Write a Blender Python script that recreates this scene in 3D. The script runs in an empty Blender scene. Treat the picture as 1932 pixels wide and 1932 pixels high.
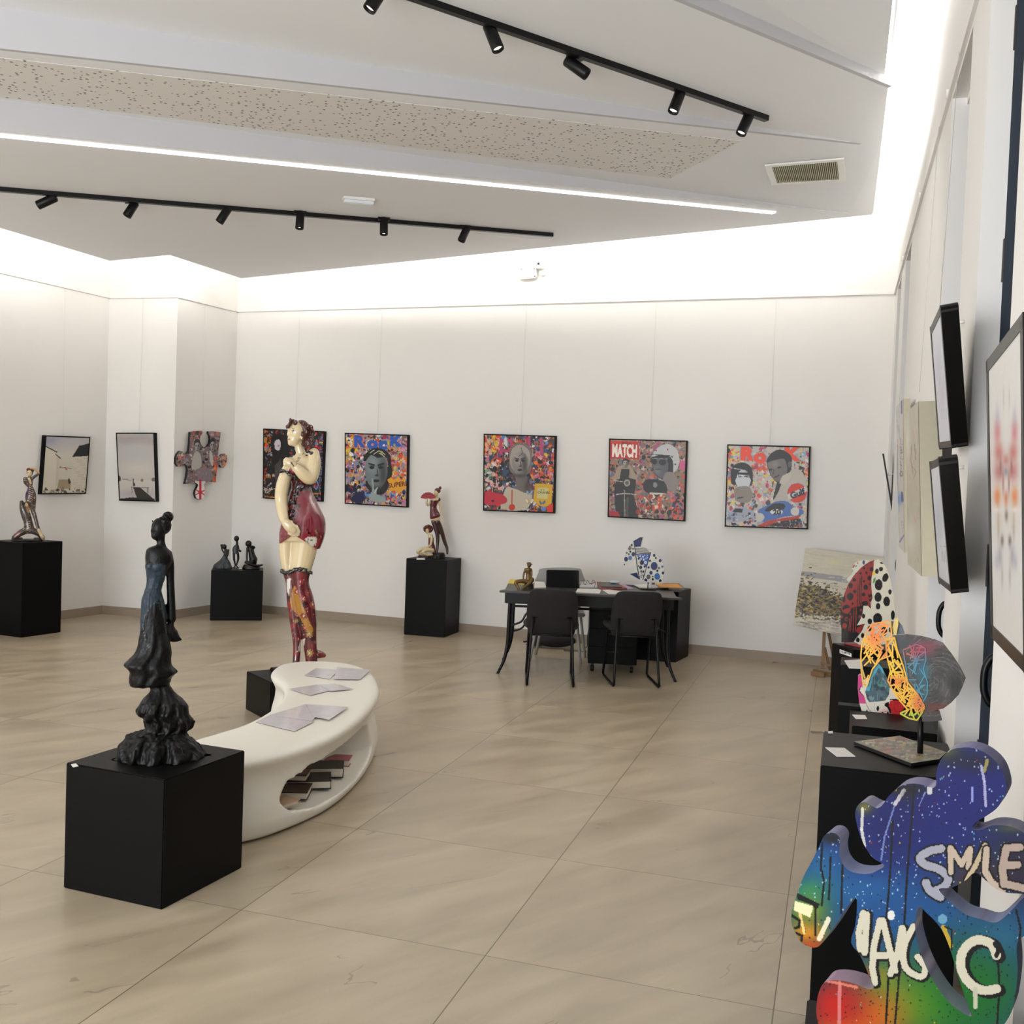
import bpy, bmesh, math, random
import numpy as np
from mathutils import Vector, Matrix, geometry
random.seed(7); RNG = np.random.default_rng(11)
scene = bpy.context.scene
COL = scene.collection
PI = math.pi

# ------------------------------------------------------------------ camera
F_PX, YAW, PITCH, ROLL, CAM_H = 1929.72, -0.3096, -0.0329, 0.0364, 1.65
def _cam():
    cy, sy, cp, sp = math.cos(YAW), math.sin(YAW), math.cos(PITCH), math.sin(PITCH)
    F = Vector((sy*cp, cy*cp, sp)); R0 = Vector((cy, -sy, 0)); U0 = R0.cross(F)
    c, s = math.cos(ROLL), math.sin(ROLL)
    return R0*c + U0*s, U0*c - R0*s, F
CR, CU, CF = _cam(); CO = Vector((0, 0, CAM_H))
cd = bpy.data.cameras.new('camera'); cam = bpy.data.objects.new('camera', cd); COL.objects.link(cam)
cd.sensor_width = 36; cd.lens = F_PX/1932*36; cd.clip_start = 0.05; cd.clip_end = 100
M = Matrix((CR, CU, -CF)).transposed().to_4x4(); M.translation = CO; cam.matrix_world = M
scene.camera = cam

# ------------------------------------------------------------------ world, exposure
scene.view_settings.view_transform = 'Standard'; scene.view_settings.look = 'None'
scene.view_settings.gamma = 1; scene.view_settings.use_curve_mapping = False
scene.view_settings.exposure = 0.4
w = bpy.data.worlds.new('world'); scene.world = w; w.use_nodes = True
w.node_tree.nodes['Background'].inputs[0].default_value = (0.75, 0.85, 1, 1)
w.node_tree.nodes['Background'].inputs[1].default_value = 0.6

def area(name, a, b, width, direction, power, color=(1, .975, .94), spread=PI):
    """long area light from a to b (3D points) shining along direction; power in W per metre"""
    a, b, d = Vector(a), Vector(b), Vector(direction).normalized()
    L = bpy.data.lights.new(name, 'AREA'); L.shape = 'RECTANGLE'; L.size = (b-a).length; L.size_y = width
    L.energy = power*(b-a).length; L.color = color; L.spread = spread
    o = bpy.data.objects.new(name, L); COL.objects.link(o)
    x = (b-a).normalized(); z = -d; z = (z - x*z.dot(x)).normalized(); y = z.cross(x)
    m = Matrix((x, y, z)).transposed().to_4x4(); m.translation = (a+b)/2; o.matrix_world = m
    o.visible_camera = True
    return o
COVE_W = 7.8
# cove LED strips on top of the hanging ceiling's edges, shining at the walls
area('cove_back_light', (-6.0, 9.62, 3.80), (0.0, 9.33, 4.10), .05, (0.02, 1, .45), COVE_W*.9)
area('cove_right_light', (0.13, 9.2, 4.09), (0.13, -2.5, 4.09), .05, (1, 0, .4), COVE_W*1.2, (1, .99, .98))
area('cove_jog_light', (-6.28, 9.5, 3.78), (-6.33, 8.65, 3.78), .05, (-1, 0, .45), COVE_W*.8)
area('cove_jog2_light', (-7.0, 8.62, 3.74), (-6.4, 8.55, 3.77), .05, (0, 1, .45), COVE_W*.8)
area('cove_left_light', (-7.12, 8.4, 3.74), (-7.3, -2.5, 3.74), .05, (-1, 0, .45), COVE_W*.8)
# daylight through the window behind the camera
area('window_daylight', (-6.2, -2.9, 1.6), (-1.0, -2.9, 1.6), 2.6, (0, 1, .12), 62, (.92, .955, 1))
# ------------------------------------------------------------------ measuring helpers
def ray(u, v): return CF + CR*((u-966)/F_PX) - CU*((v-966)/F_PX)
def onZ(u, v, h=0):
    d = ray(u, v); return CO + d*((h-CAM_H)/d.z)
def onX(u, v, x=.4):
    d = ray(u, v); return CO + d*(x/d.x)
def onPl(u, v, n, k):
    d = ray(u, v); n = Vector(n); return CO + d*((k - n.dot(CO))/n.dot(d))
def plane3(a, b, c):
    a, b, c = Vector(a), Vector(b), Vector(c); n = (b-a).cross(c-a).normalized(); return n, n.dot(a)
def px(p):
    d = Vector(p)-CO; z = d.dot(CF); return 966+F_PX*d.dot(CR)/z, 966-F_PX*d.dot(CU)/z
class Facing:
    """the upright plane through a spot on the floor of a figure, square to the line of sight; u,v in photo pixels, w = depth away in metres"""
    def __init__(s, pos):
        s.p = Vector(pos); f = Vector((s.p.x, s.p.y, 0)).normalized(); s.f = f; s.r = Vector((f.y, -f.x, 0))
        s.sc = Vector((s.p.x, s.p.y, 0)).dot(Vector((CF.x, CF.y, 0)).normalized())/F_PX   # metres per pixel, about
    def __call__(s, u, v, w=0):
        return onPl(u, v, s.f, s.f.dot(s.p)) + s.f*w

# ------------------------------------------------------------------ materials
def lin(c):
    if isinstance(c, str): c = tuple(int(c[i:i+2], 16)/255 for i in (0, 2, 4))
    return tuple(((x/12.92) if x <= .04045 else ((x+.055)/1.055)**2.4) for x in c[:3])
def mat(name, color, rough=.5, metal=0, coat=0, var=.06, scale=30, bump=0, emit=0, trans=0, spec=None):
    m = bpy.data.materials.new(name); m.use_nodes = True; nt = m.node_tree; b = nt.nodes['Principled BSDF']
    c = lin(color); b.inputs['Roughness'].default_value = rough; b.inputs['Metallic'].default_value = metal
    b.inputs['Coat Weight'].default_value = coat; b.inputs['Coat Roughness'].default_value = .06
    b.inputs['Transmission Weight'].default_value = trans
    if spec is not None: b.inputs['Specular IOR Level'].default_value = spec
    tc = nt.nodes.new('ShaderNodeTexCoord'); n = nt.nodes.new('ShaderNodeTexNoise'); n.inputs['Scale'].default_value = scale
    n.inputs['Detail'].default_value = 3; nt.links.new(tc.outputs['Object'], n.inputs['Vector'])
    mr = nt.nodes.new('ShaderNodeMapRange'); mr.inputs['To Min'].default_value = 1-var; mr.inputs['To Max'].default_value = 1+var
    nt.links.new(n.outputs['Fac'], mr.inputs['Value'])
    mx = nt.nodes.new('ShaderNodeVectorMath'); mx.operation = 'SCALE'; mx.inputs[0].default_value = c
    nt.links.new(mr.outputs[0], mx.inputs['Scale']); nt.links.new(mx.outputs[0], b.inputs['Base Color'])
    if bump:
        bp = nt.nodes.new('ShaderNodeBump'); bp.inputs['Strength'].default_value = bump; bp.inputs['Distance'].default_value = .01
        nt.links.new(n.outputs['Fac'], bp.inputs['Height']); nt.links.new(bp.outputs[0], b.inputs['Normal'])
    if emit:
        b.inputs['Emission Color'].default_value = (*c, 1); b.inputs['Emission Strength'].default_value = emit
    return m
def vcmat(name, rough=.35, coat=0, bump=0, scale=60):
    """base colour from the hand-painted colour attribute, with a little noise"""
    m = mat(name, 'ffffff', rough, coat=coat, var=.04, scale=scale, bump=bump); nt = m.node_tree
    a = nt.nodes.new('ShaderNodeVertexColor'); a.layer_name = 'paint'
    mx = [n for n in nt.nodes if n.type == 'VECT_MATH'][0]; nt.links.new(a.outputs['Color'], mx.inputs[0])
    return m

# ------------------------------------------------------------------ mesh helpers
def link(name, me, m=None, parent=None, smooth=False):
    if m is not None:
        for k in (m if isinstance(m, (list, tuple)) else [m]): me.materials.append(k)
    if smooth:
        for p in me.polygons: p.use_smooth = True
    o = bpy.data.objects.new(name, me); COL.objects.link(o)
    if parent: o.parent = parent; o.matrix_parent_inverse = parent.matrix_world.inverted()
    return o
def finish(name, bm, m=None, parent=None, smooth=False, bevel=0):
    bmesh.ops.recalc_face_normals(bm, faces=bm.faces)
    if bevel: bmesh.ops.bevel(bm, geom=[e for e in bm.edges if e.calc_face_angle(0) > .5], offset=bevel, segments=2, affect='EDGES')
    me = bpy.data.meshes.new(name); bm.to_mesh(me); bm.free()
    return link(name, me, m, parent, smooth)
def tag(o, label, cat, group=None, kind=None):
    o['label'] = label; o['category'] = cat
    if group: o['group'] = group
    if kind: o['kind'] = kind
    return o
def struct(o): o['kind'] = 'structure'; return o
def empty(name, loc, label, cat, group=None, rz=0):
    o = bpy.data.objects.new(name, None); o.empty_display_size = .1; COL.objects.link(o)
    o.location = loc; o.rotation_euler = (0, 0, rz); o.matrix_world = Matrix.Translation(Vector(loc)) @ Matrix.Rotation(rz, 4, 'Z')
    return tag(o, label, cat, group)
def add_hex(bm, b, t):
    """a solid from a bottom polygon and a top polygon of equal length"""
    vb = [bm.verts.new(p) for p in b]; vt = [bm.verts.new(p) for p in t]; n = len(b)
    bm.faces.new(vb[::-1]); bm.faces.new(vt)
    for i in range(n): bm.faces.new((vb[i], vb[(i+1) % n], vt[(i+1) % n], vt[i]))
def box_pts(c, sx, sy, sz, rz=0, M=None):
    c = Vector(c); r = Matrix.Rotation(rz, 3, 'Z')
    q = [r @ Vector((x*sx/2, y*sy/2, 0)) for x, y in ((-1, -1), (1, -1), (1, 1), (-1, 1))]
    b = [c+p for p in q]; t = [p+Vector((0, 0, sz)) for p in b]
    return b, t
def add_box(bm, c, sx, sy, sz, rz=0): add_hex(bm, *box_pts(c, sx, sy, sz, rz))
def box(name, c, sx, sy, sz, m, parent=None, rz=0, bevel=.003):
    bm = bmesh.new(); add_box(bm, c, sx, sy, sz, rz); return finish(name, bm, m, parent, bevel=bevel)
def beam(name, a, b, wd, ht, m, parent=None, up=(0, 0, 1), bevel=.001):
    bm = bmesh.new(); add_beam(bm, a, b, wd, ht, up); return finish(name, bm, m, parent, bevel=bevel)
def add_beam(bm, a, b, wd, ht, up=(0, 0, 1)):
    a, b = Vector(a), Vector(b); d = (b-a).normalized(); s = d.cross(Vector(up)).normalized(); t = s.cross(d)
    q = [s*wd/2*i+t*ht/2*j for i, j in ((-1, -1), (1, -1), (1, 1), (-1, 1))]
    add_hex(bm, [a+k for k in q], [b+k for k in q])
def frame_of(d):
    d = d.normalized(); s = d.cross(Vector((0, 0, 1)))
    if s.length < .05: s = d.cross(Vector((1, 0, 0)))
    s.normalize(); return s, s.cross(d)
def add_tube(bm, pts, rad, n=10, flat=1):
    """tube through points with a radius (or one each); flat squeezes it"""
    pts = [Vector(p) for p in pts]; m = len(pts)
    if not hasattr(rad, '__len__'): rad = [rad]*m
    rings = []; s = None
    for i, p in enumerate(pts):
        d = (pts[min(i+1, m-1)]-pts[max(i-1, 0)])
        if s is None: s, t = frame_of(d)
        else:
            d = d.normalized(); s = (s-d*s.dot(d))
            if s.length < 1e-4: s, t = frame_of(d)
            s.normalize(); t = s.cross(d)
        rings.append([bm.verts.new(p+(s*math.cos(2*PI*k/n)+t*math.sin(2*PI*k/n)*flat)*rad[i]) for k in range(n)])
    for i in range(m-1):
        for k in range(n): bm.faces.new((rings[i][k], rings[i][(k+1) % n], rings[i+1][(k+1) % n], rings[i+1][k]))
    bm.faces.new(rings[0][::-1]); bm.faces.new(rings[-1])
def curve_pts(pts, n=6):
    """Catmull-Rom resample (works on tuples of any length)"""
    P = [np.array(p, float) for p in pts]; out = []
    for i in range(len(P)-1):
        a, b, c, d = P[max(i-1, 0)], P[i], P[i+1], P[min(i+2, len(P)-1)]
        for k in range(n):
            t = k/n; out.append(.5*((2*b)+(c-a)*t+(2*a-5*b+4*c-d)*t*t+(3*b-a-3*c+d)*t**3))
    out.append(P[-1]); return out
def closed_curve(pts, n=6):
    P = [np.array(p, float) for p in pts]; m = len(P); out = []
    for i in range(m):
        a, b, c, d = P[i-1], P[i], P[(i+1) % m], P[(i+2) % m]
        for k in range(n):
            t = k/n; out.append(.5*((2*b)+(c-a)*t+(2*a-5*b+4*c-d)*t*t+(3*b-a-3*c+d)*t**3))
    return out
def tube(name, pts, rad, m, parent=None, n=10, smooth=True, curve=0, flat=1):
    if curve:
        if hasattr(rad, '__len__'):
            q = curve_pts([(*p, r) for p, r in zip([tuple(x) for x in pts], rad)], curve); pts = [x[:3] for x in q]; rad = [x[3] for x in q]
        else: pts = curve_pts([tuple(x) for x in pts], curve)
    bm = bmesh.new(); add_tube(bm, pts, rad, n, flat); return finish(name, bm, m, parent, smooth)
def add_ell(bm, c, rx, ry, rz, seg=16, rings=10, R=None):
    r = bmesh.ops.create_uvsphere(bm, u_segments=seg, v_segments=rings, radius=1)
    mm = Matrix.Translation(Vector(c)) @ (R.to_4x4() if R else Matrix.Identity(4)) @ Matrix.Diagonal((rx, ry, rz, 1))
    bmesh.ops.transform(bm, matrix=mm, verts=r['verts'])
def lathe(name, prof, loc, m, parent=None, n=24, smooth=True):
    """prof: (radius, z) from bottom to top"""
    bm = bmesh.new(); add_lathe(bm, prof, loc, n); return finish(name, bm, m, parent, smooth)
def add_lathe(bm, prof, loc, n=24, R=None):
    loc = Vector(loc); R = R or Matrix.Identity(3); rs = []
    for r, z in prof: rs.append([bm.verts.new(loc+R @ Vector((r*math.cos(2*PI*k/n), r*math.sin(2*PI*k/n), z))) for k in range(n)])
    for i in range(len(rs)-1):
        for k in range(n): bm.faces.new((rs[i][k], rs[i][(k+1) % n], rs[i+1][(k+1) % n], rs[i+1][k]))
    bm.faces.new(rs[0][::-1]); bm.faces.new(rs[-1])
def poly_prism(bm, pts, off):
    """closed planar 3D loop pushed by the vector off"""
    add_hex(bm, [Vector(p) for p in pts], [Vector(p)+Vector(off) for p in pts])
def evald(o, mods):
    """apply modifiers given as (type, dict) and return the object with the new mesh"""
    for t, kw in mods:
        md = o.modifiers.new('m', t)
        for k, v in kw.items(): setattr(md, k, v)
    dg = bpy.context.evaluated_depsgraph_get(); dg.update()
    me = bpy.data.meshes.new_from_object(o.evaluated_get(dg)); o.modifiers.clear()
    old = o.data; ms = list(old.materials); o.data = me; bpy.data.meshes.remove(old)
    if not me.materials:
        for k in ms: me.materials.append(k)
    for p in me.polygons: p.use_smooth = True
    return o
def blob(name, build, m, parent=None, vox=.01, it=4, fac=.5):
    """several overlapping closed shapes fused into ONE continuous smooth surface"""
    bm = bmesh.new(); build(bm); bmesh.ops.recalc_face_normals(bm, faces=bm.faces)
    me = bpy.data.meshes.new(name); bm.to_mesh(me); bm.free()
    o = link(name, me, m, None)
    evald(o, [('REMESH', dict(mode='VOXEL', voxel_size=vox, use_smooth_shade=True)), ('SMOOTH', dict(iterations=it, factor=fac))])
    if parent: o.parent = parent; o.matrix_parent_inverse = parent.matrix_world.inverted()
    return o
def paint_verts(o, fn, face=True):
    """fn(x,y,z arrays, normals)->Nx3 sRGB array, written to the colour attribute"""
    me = o.data; n = len(me.vertices); co = np.empty(n*3); me.vertices.foreach_get('co', co); co = co.reshape(-1, 3)
    mw = np.array(o.matrix_world); co = co @ mw[:3, :3].T + mw[:3, 3]
    c = np.clip(np.asarray(fn(co), float), 0, 1); c = np.where(c <= .04045, c/12.92, ((c+.055)/1.055)**2.4)
    a = me.color_attributes.new('paint', 'FLOAT_COLOR', 'POINT')
    a.data.foreach_set('color', np.concatenate([c, np.ones((n, 1))], 1).ravel())
    return o
# ================================================================== THE ROOM
M_wall = mat('white_wall_paint', 'eae7e2', .75, var=.012, scale=4)
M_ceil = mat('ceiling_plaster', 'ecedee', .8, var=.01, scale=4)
M_ceil_dimmed = mat('ceiling_plaster_dimmed', 'c2c1c3', .8, var=.01, scale=4)  # same plaster as the ceiling, darkened to offset window light on the risers
M_black = mat('black_lacquer', '080808', .42, var=.2, scale=8, spec=.12)
M_blackmetal = mat('black_metal', '0a0a0b', .4, var=.1, spec=.28)
M_white = mat('white_plastic', 'e8e6e0', .4, var=.02)
M_wire = mat('steel_wire', 'd6d3cd', .5)
M_blue = mat('dark_blue_door_paint', '2a3440', .8, var=.08, scale=12, spec=.08)
M_chrome = mat('chrome', 'c8c8c8', .18, metal=1)
WA, WB = Vector((-6.70, 10.30, 0)), Vector((.40, 9.95, 0))          # back wall corners
C2, C3, C4 = Vector((-6.82, 9.35, 0)), Vector((-7.66, 9.30, 0)), Vector((-7.86, 7.4, 0))
C5 = Vector((-8.0, -3, 0)); ZT = 4.6; RAIL = 3.457
RAILP = [C5, C4, C3, C2, WA, WB]
# floor: large stone tiles
def floor_mat():
    m = bpy.data.materials.new('stone_tiles'); m.use_nodes = True; nt = m.node_tree; N = nt.nodes; L = nt.links; b = N['Principled BSDF']
    tc = N.new('ShaderNodeTexCoord'); mp = N.new('ShaderNodeMapping'); L.new(tc.outputs['Object'], mp.inputs['Vector'])
    s = .9672; mp.inputs['Location'].default_value = (.1277/s+20, -3.3037/s+20, 0); mp.inputs['Scale'].default_value = (1/s, 1/s, 0)
    fr = N.new('ShaderNodeVectorMath'); fr.operation = 'FRACTION'; L.new(mp.outputs[0], fr.inputs[0])
    fl = N.new('ShaderNodeVectorMath'); fl.operation = 'FLOOR'; L.new(mp.outputs[0], fl.inputs[0])
    sx = N.new('ShaderNodeSeparateXYZ'); L.new(fr.outputs[0], sx.inputs[0])
    def math_(op, a, v=None, w=None):
        n = N.new('ShaderNodeMath'); n.operation = op
        for i, q in enumerate((a, v, w)):
            if q is None: continue
            if isinstance(q, (int, float)): n.inputs[i].default_value = q
            else: L.new(q, n.inputs[i])
        return n.outputs[0]
    dx = math_('ABSOLUTE', math_('SUBTRACT', sx.outputs[0], .5)); dy = math_('ABSOLUTE', math_('SUBTRACT', sx.outputs[1], .5))
    jx = math_('GREATER_THAN', dx, .5-.0021); jy = math_('GREATER_THAN', dy, .5-.0016)
    joint = math_('MAXIMUM', jx, jy)
    wn = N.new('ShaderNodeTexWhiteNoise'); L.new(fl.outputs[0], wn.inputs['Vector'])
    # streaky stone, shifted per tile
    ad = N.new('ShaderNodeVectorMath'); ad.operation = 'MULTIPLY_ADD'; L.new(wn.outputs['Color'], ad.inputs[0]); ad.inputs[1].default_value = (9, 9, 9); L.new(fr.outputs[0], ad.inputs[2])
    mp2 = N.new('ShaderNodeMapping'); mp2.inputs['Scale'].default_value = (1.1, 4.2, 1)
    rt = N.new('ShaderNodeMapping'); rt.inputs['Rotation'].default_value = (0, 0, -1.0); L.new(ad.outputs[0], rt.inputs['Vector']); L.new(rt.outputs[0], mp2.inputs['Vector'])
    n1 = N.new('ShaderNodeTexNoise'); n1.inputs['Scale'].default_value = 1.3; n1.inputs['Detail'].default_value = 5; n1.inputs['Distortion'].default_value = .35; L.new(mp2.outputs[0], n1.inputs['Vector'])
    cr = N.new('ShaderNodeValToRGB'); cr.color_ramp.elements[0].position = .28; cr.color_ramp.elements[1].position = .72
    cr.color_ramp.elements[0].color = (*lin('a0917a'), 1); cr.color_ramp.elements[1].color = (*lin('bdae95'), 1); L.new(n1.outputs['Fac'], cr.inputs[0])
    # thin cracks: contour of another noise
    n2 = N.new('ShaderNodeTexNoise'); n2.inputs['Scale'].default_value = .42; n2.inputs['Detail'].default_value = 5; n2.inputs['Distortion'].default_value = .3; L.new(mp2.outputs[0], n2.inputs['Vector'])
    ck = math_('LESS_THAN', math_('ABSOLUTE', math_('SUBTRACT', n2.outputs['Fac'], .5)), .0016)
    n3 = N.new('ShaderNodeTexNoise'); n3.inputs['Scale'].default_value = 1.7; L.new(ad.outputs[0], n3.inputs['Vector'])
    ck = math_('MULTIPLY', math_('MULTIPLY', ck, math_('GREATER_THAN', n3.outputs['Fac'], .56)), .45)
    # specks
    vo = N.new('ShaderNodeTexVoronoi'); vo.inputs['Scale'].default_value = 55; L.new(tc.outputs['Object'], vo.inputs['Vector'])
    sp = math_('MULTIPLY', math_('LESS_THAN', vo.outputs['Distance'], .11), .12)
    mx = N.new('ShaderNodeMix'); mx.data_type = 'RGBA'; L.new(math_('MAXIMUM', ck, sp), mx.inputs['Factor']); L.new(cr.outputs[0], mx.inputs['A']); mx.inputs['B'].default_value = (*lin('6e5f4c'), 1)
    tv = N.new('ShaderNodeVectorMath'); tv.operation = 'SCALE'; L.new(mx.outputs['Result'], tv.inputs[0]); L.new(math_('MULTIPLY_ADD', wn.outputs['Value'], .08, .95), tv.inputs['Scale'])
    m3 = N.new('ShaderNodeMix'); m3.data_type = 'RGBA'; L.new(joint, m3.inputs['Factor']); L.new(tv.outputs[0], m3.inputs['A']); m3.inputs['B'].default_value = (*lin('6a5c48'), 1)
    L.new(m3.outputs['Result'], b.inputs['Base Color'])
    L.new(math_('MULTIPLY_ADD', n1.outputs['Fac'], .2, .22), b.inputs['Roughness'])
    return m
bm = bmesh.new(); add_hex(bm, [(-8.4, -3.2, -.1), (.9, -3.2, -.1), (.9, 10.7, -.1), (-8.4, 10.7, -.1)], [(-8.4, -3.2, 0), (.9, -3.2, 0), (.9, 10.7, 0), (-8.4, 10.7, 0)])
struct(finish('floor', bm, floor_mat()))
def wall(name, a, b, z0, z1, out, th=.15, m=M_wall):
    bm = bmesh.new(); o = Vector(out)*th
    q = [a, b, b+o, a+o]; add_hex(bm, [Vector((p.x, p.y, z0)) for p in q], [Vector((p.x, p.y, z1)) for p in q])
    return struct(finish(name, bm, m))
wall('wall_back', WA, WB, 0, ZT, (0, 1, 0))
wall('wall_left', C5, C4, 0, ZT, (-1, 0, 0)); wall('wall_left_far', C4, C3, 0, ZT, (-1, 0, 0))
wall('wall_jog', C3, C2, 0, ZT, (0, 1, 0)); wall('wall_jog_side', C2, WA, 0, ZT, (-1, 0, 0))
# rear wall with the big window opening behind the camera
bm = bmesh.new()
for x0, x1, z0, z1 in ((-8.2, -6.4, 0, ZT), (-.8, .6, 0, ZT), (-6.4, -.8, 0, .25), (-6.4, -.8, 3.0, ZT)):
    add_hex(bm, [(x0, -3.15, z0), (x1, -3.15, z0), (x1, -3, z0), (x0, -3, z0)], [(x0, -3.15, z1), (x1, -3.15, z1), (x1, -3, z1), (x0, -3, z1)])
struct(finish('wall_rear', bm, M_wall))
bm = bmesh.new()
for x in (-6.37, -4.97, -3.6, -2.23, -.83): add_box(bm, (x, -3.07, .25), .06, .06, 2.75)
for z in (.25, 2.94): add_box(bm, (-3.6, -3.07, z), 5.6, .06, .06)
struct(finish('window_1', bm, M_blue))
# right wall: piers, recesses with dark blue doors
XR = .4; RZ = 3.42
REC = [(2.93, 3.70), (4.25, 5.00), (7.77, 8.40), (8.99, 9.55), (1.6, 2.38), (.3, 1.08)]
bm = bmesh.new(); ys = sorted(REC); prev = -3.0
for a, b in ys + [(9.95, 10.1)]:
    add_hex(bm, [(XR, prev, 0), (XR+.3, prev, 0), (XR+.3, a, 0), (XR, a, 0)], [(XR, prev, RZ), (XR+.3, prev, RZ), (XR+.3, a, RZ), (XR, a, RZ)]); prev = b
add_hex(bm, [(XR, -3, RZ), (XR+.3, -3, RZ), (XR+.3, 10.1, RZ), (XR, 10.1, RZ)], [(XR, -3, ZT), (XR+.3, -3, ZT), (XR+.3, 10.1, ZT), (XR, 10.1, ZT)])
struct(finish('wall_right', bm, M_wall))
M_hinge = mat('hinge_steel', '5c5852', .4, metal=.7)
M_linen = mat('door_panel_white', 'd9d5cd', .6, var=.02)
for i, (a, b) in enumerate(REC):
    if b < 2.5: 
        box('door_%d' % (i+1), (XR+.2, (a+b)/2, .0), .05, b-a, RZ, M_blue); struct(bpy.context.scene.objects['door_%d' % (i+1)]); continue
    bm = bmesh.new(); add_box(bm, (XR+.10, (a+b)/2, 0), .05, b-a, RZ)
    d = struct(finish('door_%d' % (i+1), bm, M_blue, bevel=.002))
    fr = bmesh.new(); add_box(fr, (XR+.068, (a+b)/2, RZ-.03), .014, b-a, .03)
    finish('door_frame', fr, M_wall, d)
    for z in (.7, 1.35, 2.35, 3.1) if i < 2 else (1.2, 2.6):
        beam('hinge', (XR+.078, b-.01, z), (XR+.078, b-.01, z+.14), .016, .016, M_hinge, d, up=(1, 0, 0))
    hp = onX(*[(1858, 1283), (1772, 1168), (1690, 1064), (1675, 1037)][i], .437); hy = min(max(hp.y, a+.05), b-.05)
    tube('door_handle', [(XR+.08, hy, hp.z+.075), (XR+.055, hy, hp.z+.07), (XR+.038, hy, hp.z+.04), (XR+.034, hy, hp.z), (XR+.038, hy, hp.z-.04), (XR+.055, hy, hp.z-.07), (XR+.08, hy, hp.z-.075)], .011, M_blackmetal, d, curve=4)
# upper ceiling over the cove
bm = bmesh.new(); add_hex(bm, [(-8.4, -3.2, ZT), (.9, -3.2, ZT), (.9, 10.7, ZT), (-8.4, 10.7, ZT)], [(-8.4, -3.2, ZT+.1), (.9, -3.2, ZT+.1), (.9, 10.7, ZT+.1), (-8.4, 10.7, ZT+.1)])
struct(finish('ceiling_upper', bm, M_wall))
# baseboards
M_base = mat('baseboard_stone', '9c8d7c', .5, var=.06, scale=6)
def skirting(name, a, b, n, ext=0):
    bm = bmesh.new(); o = Vector(n)*.012
    add_hex(bm, [a, b, b+o, a+o], [p+Vector((0, 0, .092)) for p in (a, b, b+o, a+o)]); struct(finish(name, bm, M_base))
skirting('baseboard_back', WA, WB, (0, -1, 0)); skirting('baseboard_left', C5, C4, (1, 0, 0)); skirting('baseboard_left_far', C4, C3, (1, 0, 0))
skirting('baseboard_jog', C3, C2, (0, -1, 0)); skirting('baseboard_jog_side', C2, WA, (1, 0, 0))
for k, (a, b) in enumerate([(5.0, 7.77), (3.7, 4.25), (8.4, 8.99)]): skirting('baseboard_right_%d' % (k+1), Vector((XR, a, 0)), Vector((XR, b, 0)), (-1, 0, 0))
# picture rail
for k in range(5):
    a, b = RAILP[k].copy(), RAILP[k+1].copy(); a.z = b.z = RAIL; d = (b-a).normalized(); n = Vector((d.y, -d.x, 0))
    bm = bmesh.new(); add_beam(bm, a+n*.008, b+n*.008, .016, .022); 
    t = .3
    while t < (b-a).length: add_box(bm, a+d*t+n*.014+Vector((0, 0, -.004)), .012, .012, .008); t += .6
    struct(finish('trim_%d' % (k+1), bm, M_wall))
bm = bmesh.new(); add_beam(bm, (XR-.008, -3, RAIL), (XR-.008, 9.95, RAIL), .016, .022)
for y in (2.2, 3.9, 5.1, 6.8, 8.6): add_lathe(bm, [(.022, -.006), (.022, .006)], (XR-.016, y, RAIL+.02), 12, Matrix.Rotation(PI/2, 3, 'Y'))
struct(finish('trim_6', bm, M_wall))

# ---------- hanging faceted ceiling
def lny(a, b, u): return a[1]+(b[1]-a[1])*(u-a[0])/(b[0]-a[0])
def zup(x, y, a, b):
    lo, hi = 1.7, 9.
    for _ in range(50):
        m_ = (lo+hi)/2; q = px((x, y, m_))
        if q[1] > lny(a, b, q[0]): lo = m_
        else: hi = m_
    return m_
A_ = plane3((-6.25, 9.67, 3.71), (.15, 9.35, 4.02), (.15, 5, 4.02))
def zA(x, y, P): n, k = P; return (k-n.x*x-n.y*y)/n.z
def onP(u, v, P): return onPl(u, v, *P)
L4a, L4c = onP(0, 247, A_), onP(1605, 403, A_)
L3a = Vector((L4a.x, L4a.y, zup(L4a.x, L4a.y, (0, 187), (966, 311))))
tip2 = onZ(1621, 273, 4.02)
B_ = plane3(L4c, L3a, tip2); L2a = onP(0, 95, B_)
L1a = Vector((L2a.x, L2a.y, zup(L2a.x, L2a.y, (0, 16), (966, 160))))
re_ = onZ(1675, 166, 4.02); C_ = plane3(tip2, L1a, re_); L5a = onP(1270, 0, C_)
def extend(a, b, x):      # point on line a-b at this x
    t = (x-a.x)/(b.x-a.x); return a+(b-a)*t
XL = -7.17
def edge_left(x, P): return None
l4 = extend(L4c, L4a, XL); l4.z = zA(l4.x, l4.y, A_); l3 = extend(L4c, L3a, XL); l2 = extend(tip2, L2a, XL); l1 = extend(tip2, L1a, XL)
l5 = extend(re_, L5a, -5.2)
corner = [Vector((-6.25, 9.67, 0)), Vector((-6.31, 8.52, 0)), Vector((-7.03, 8.52, 0))]
for c in corner: c.z = zA(c.x, c.y, A_)
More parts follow.
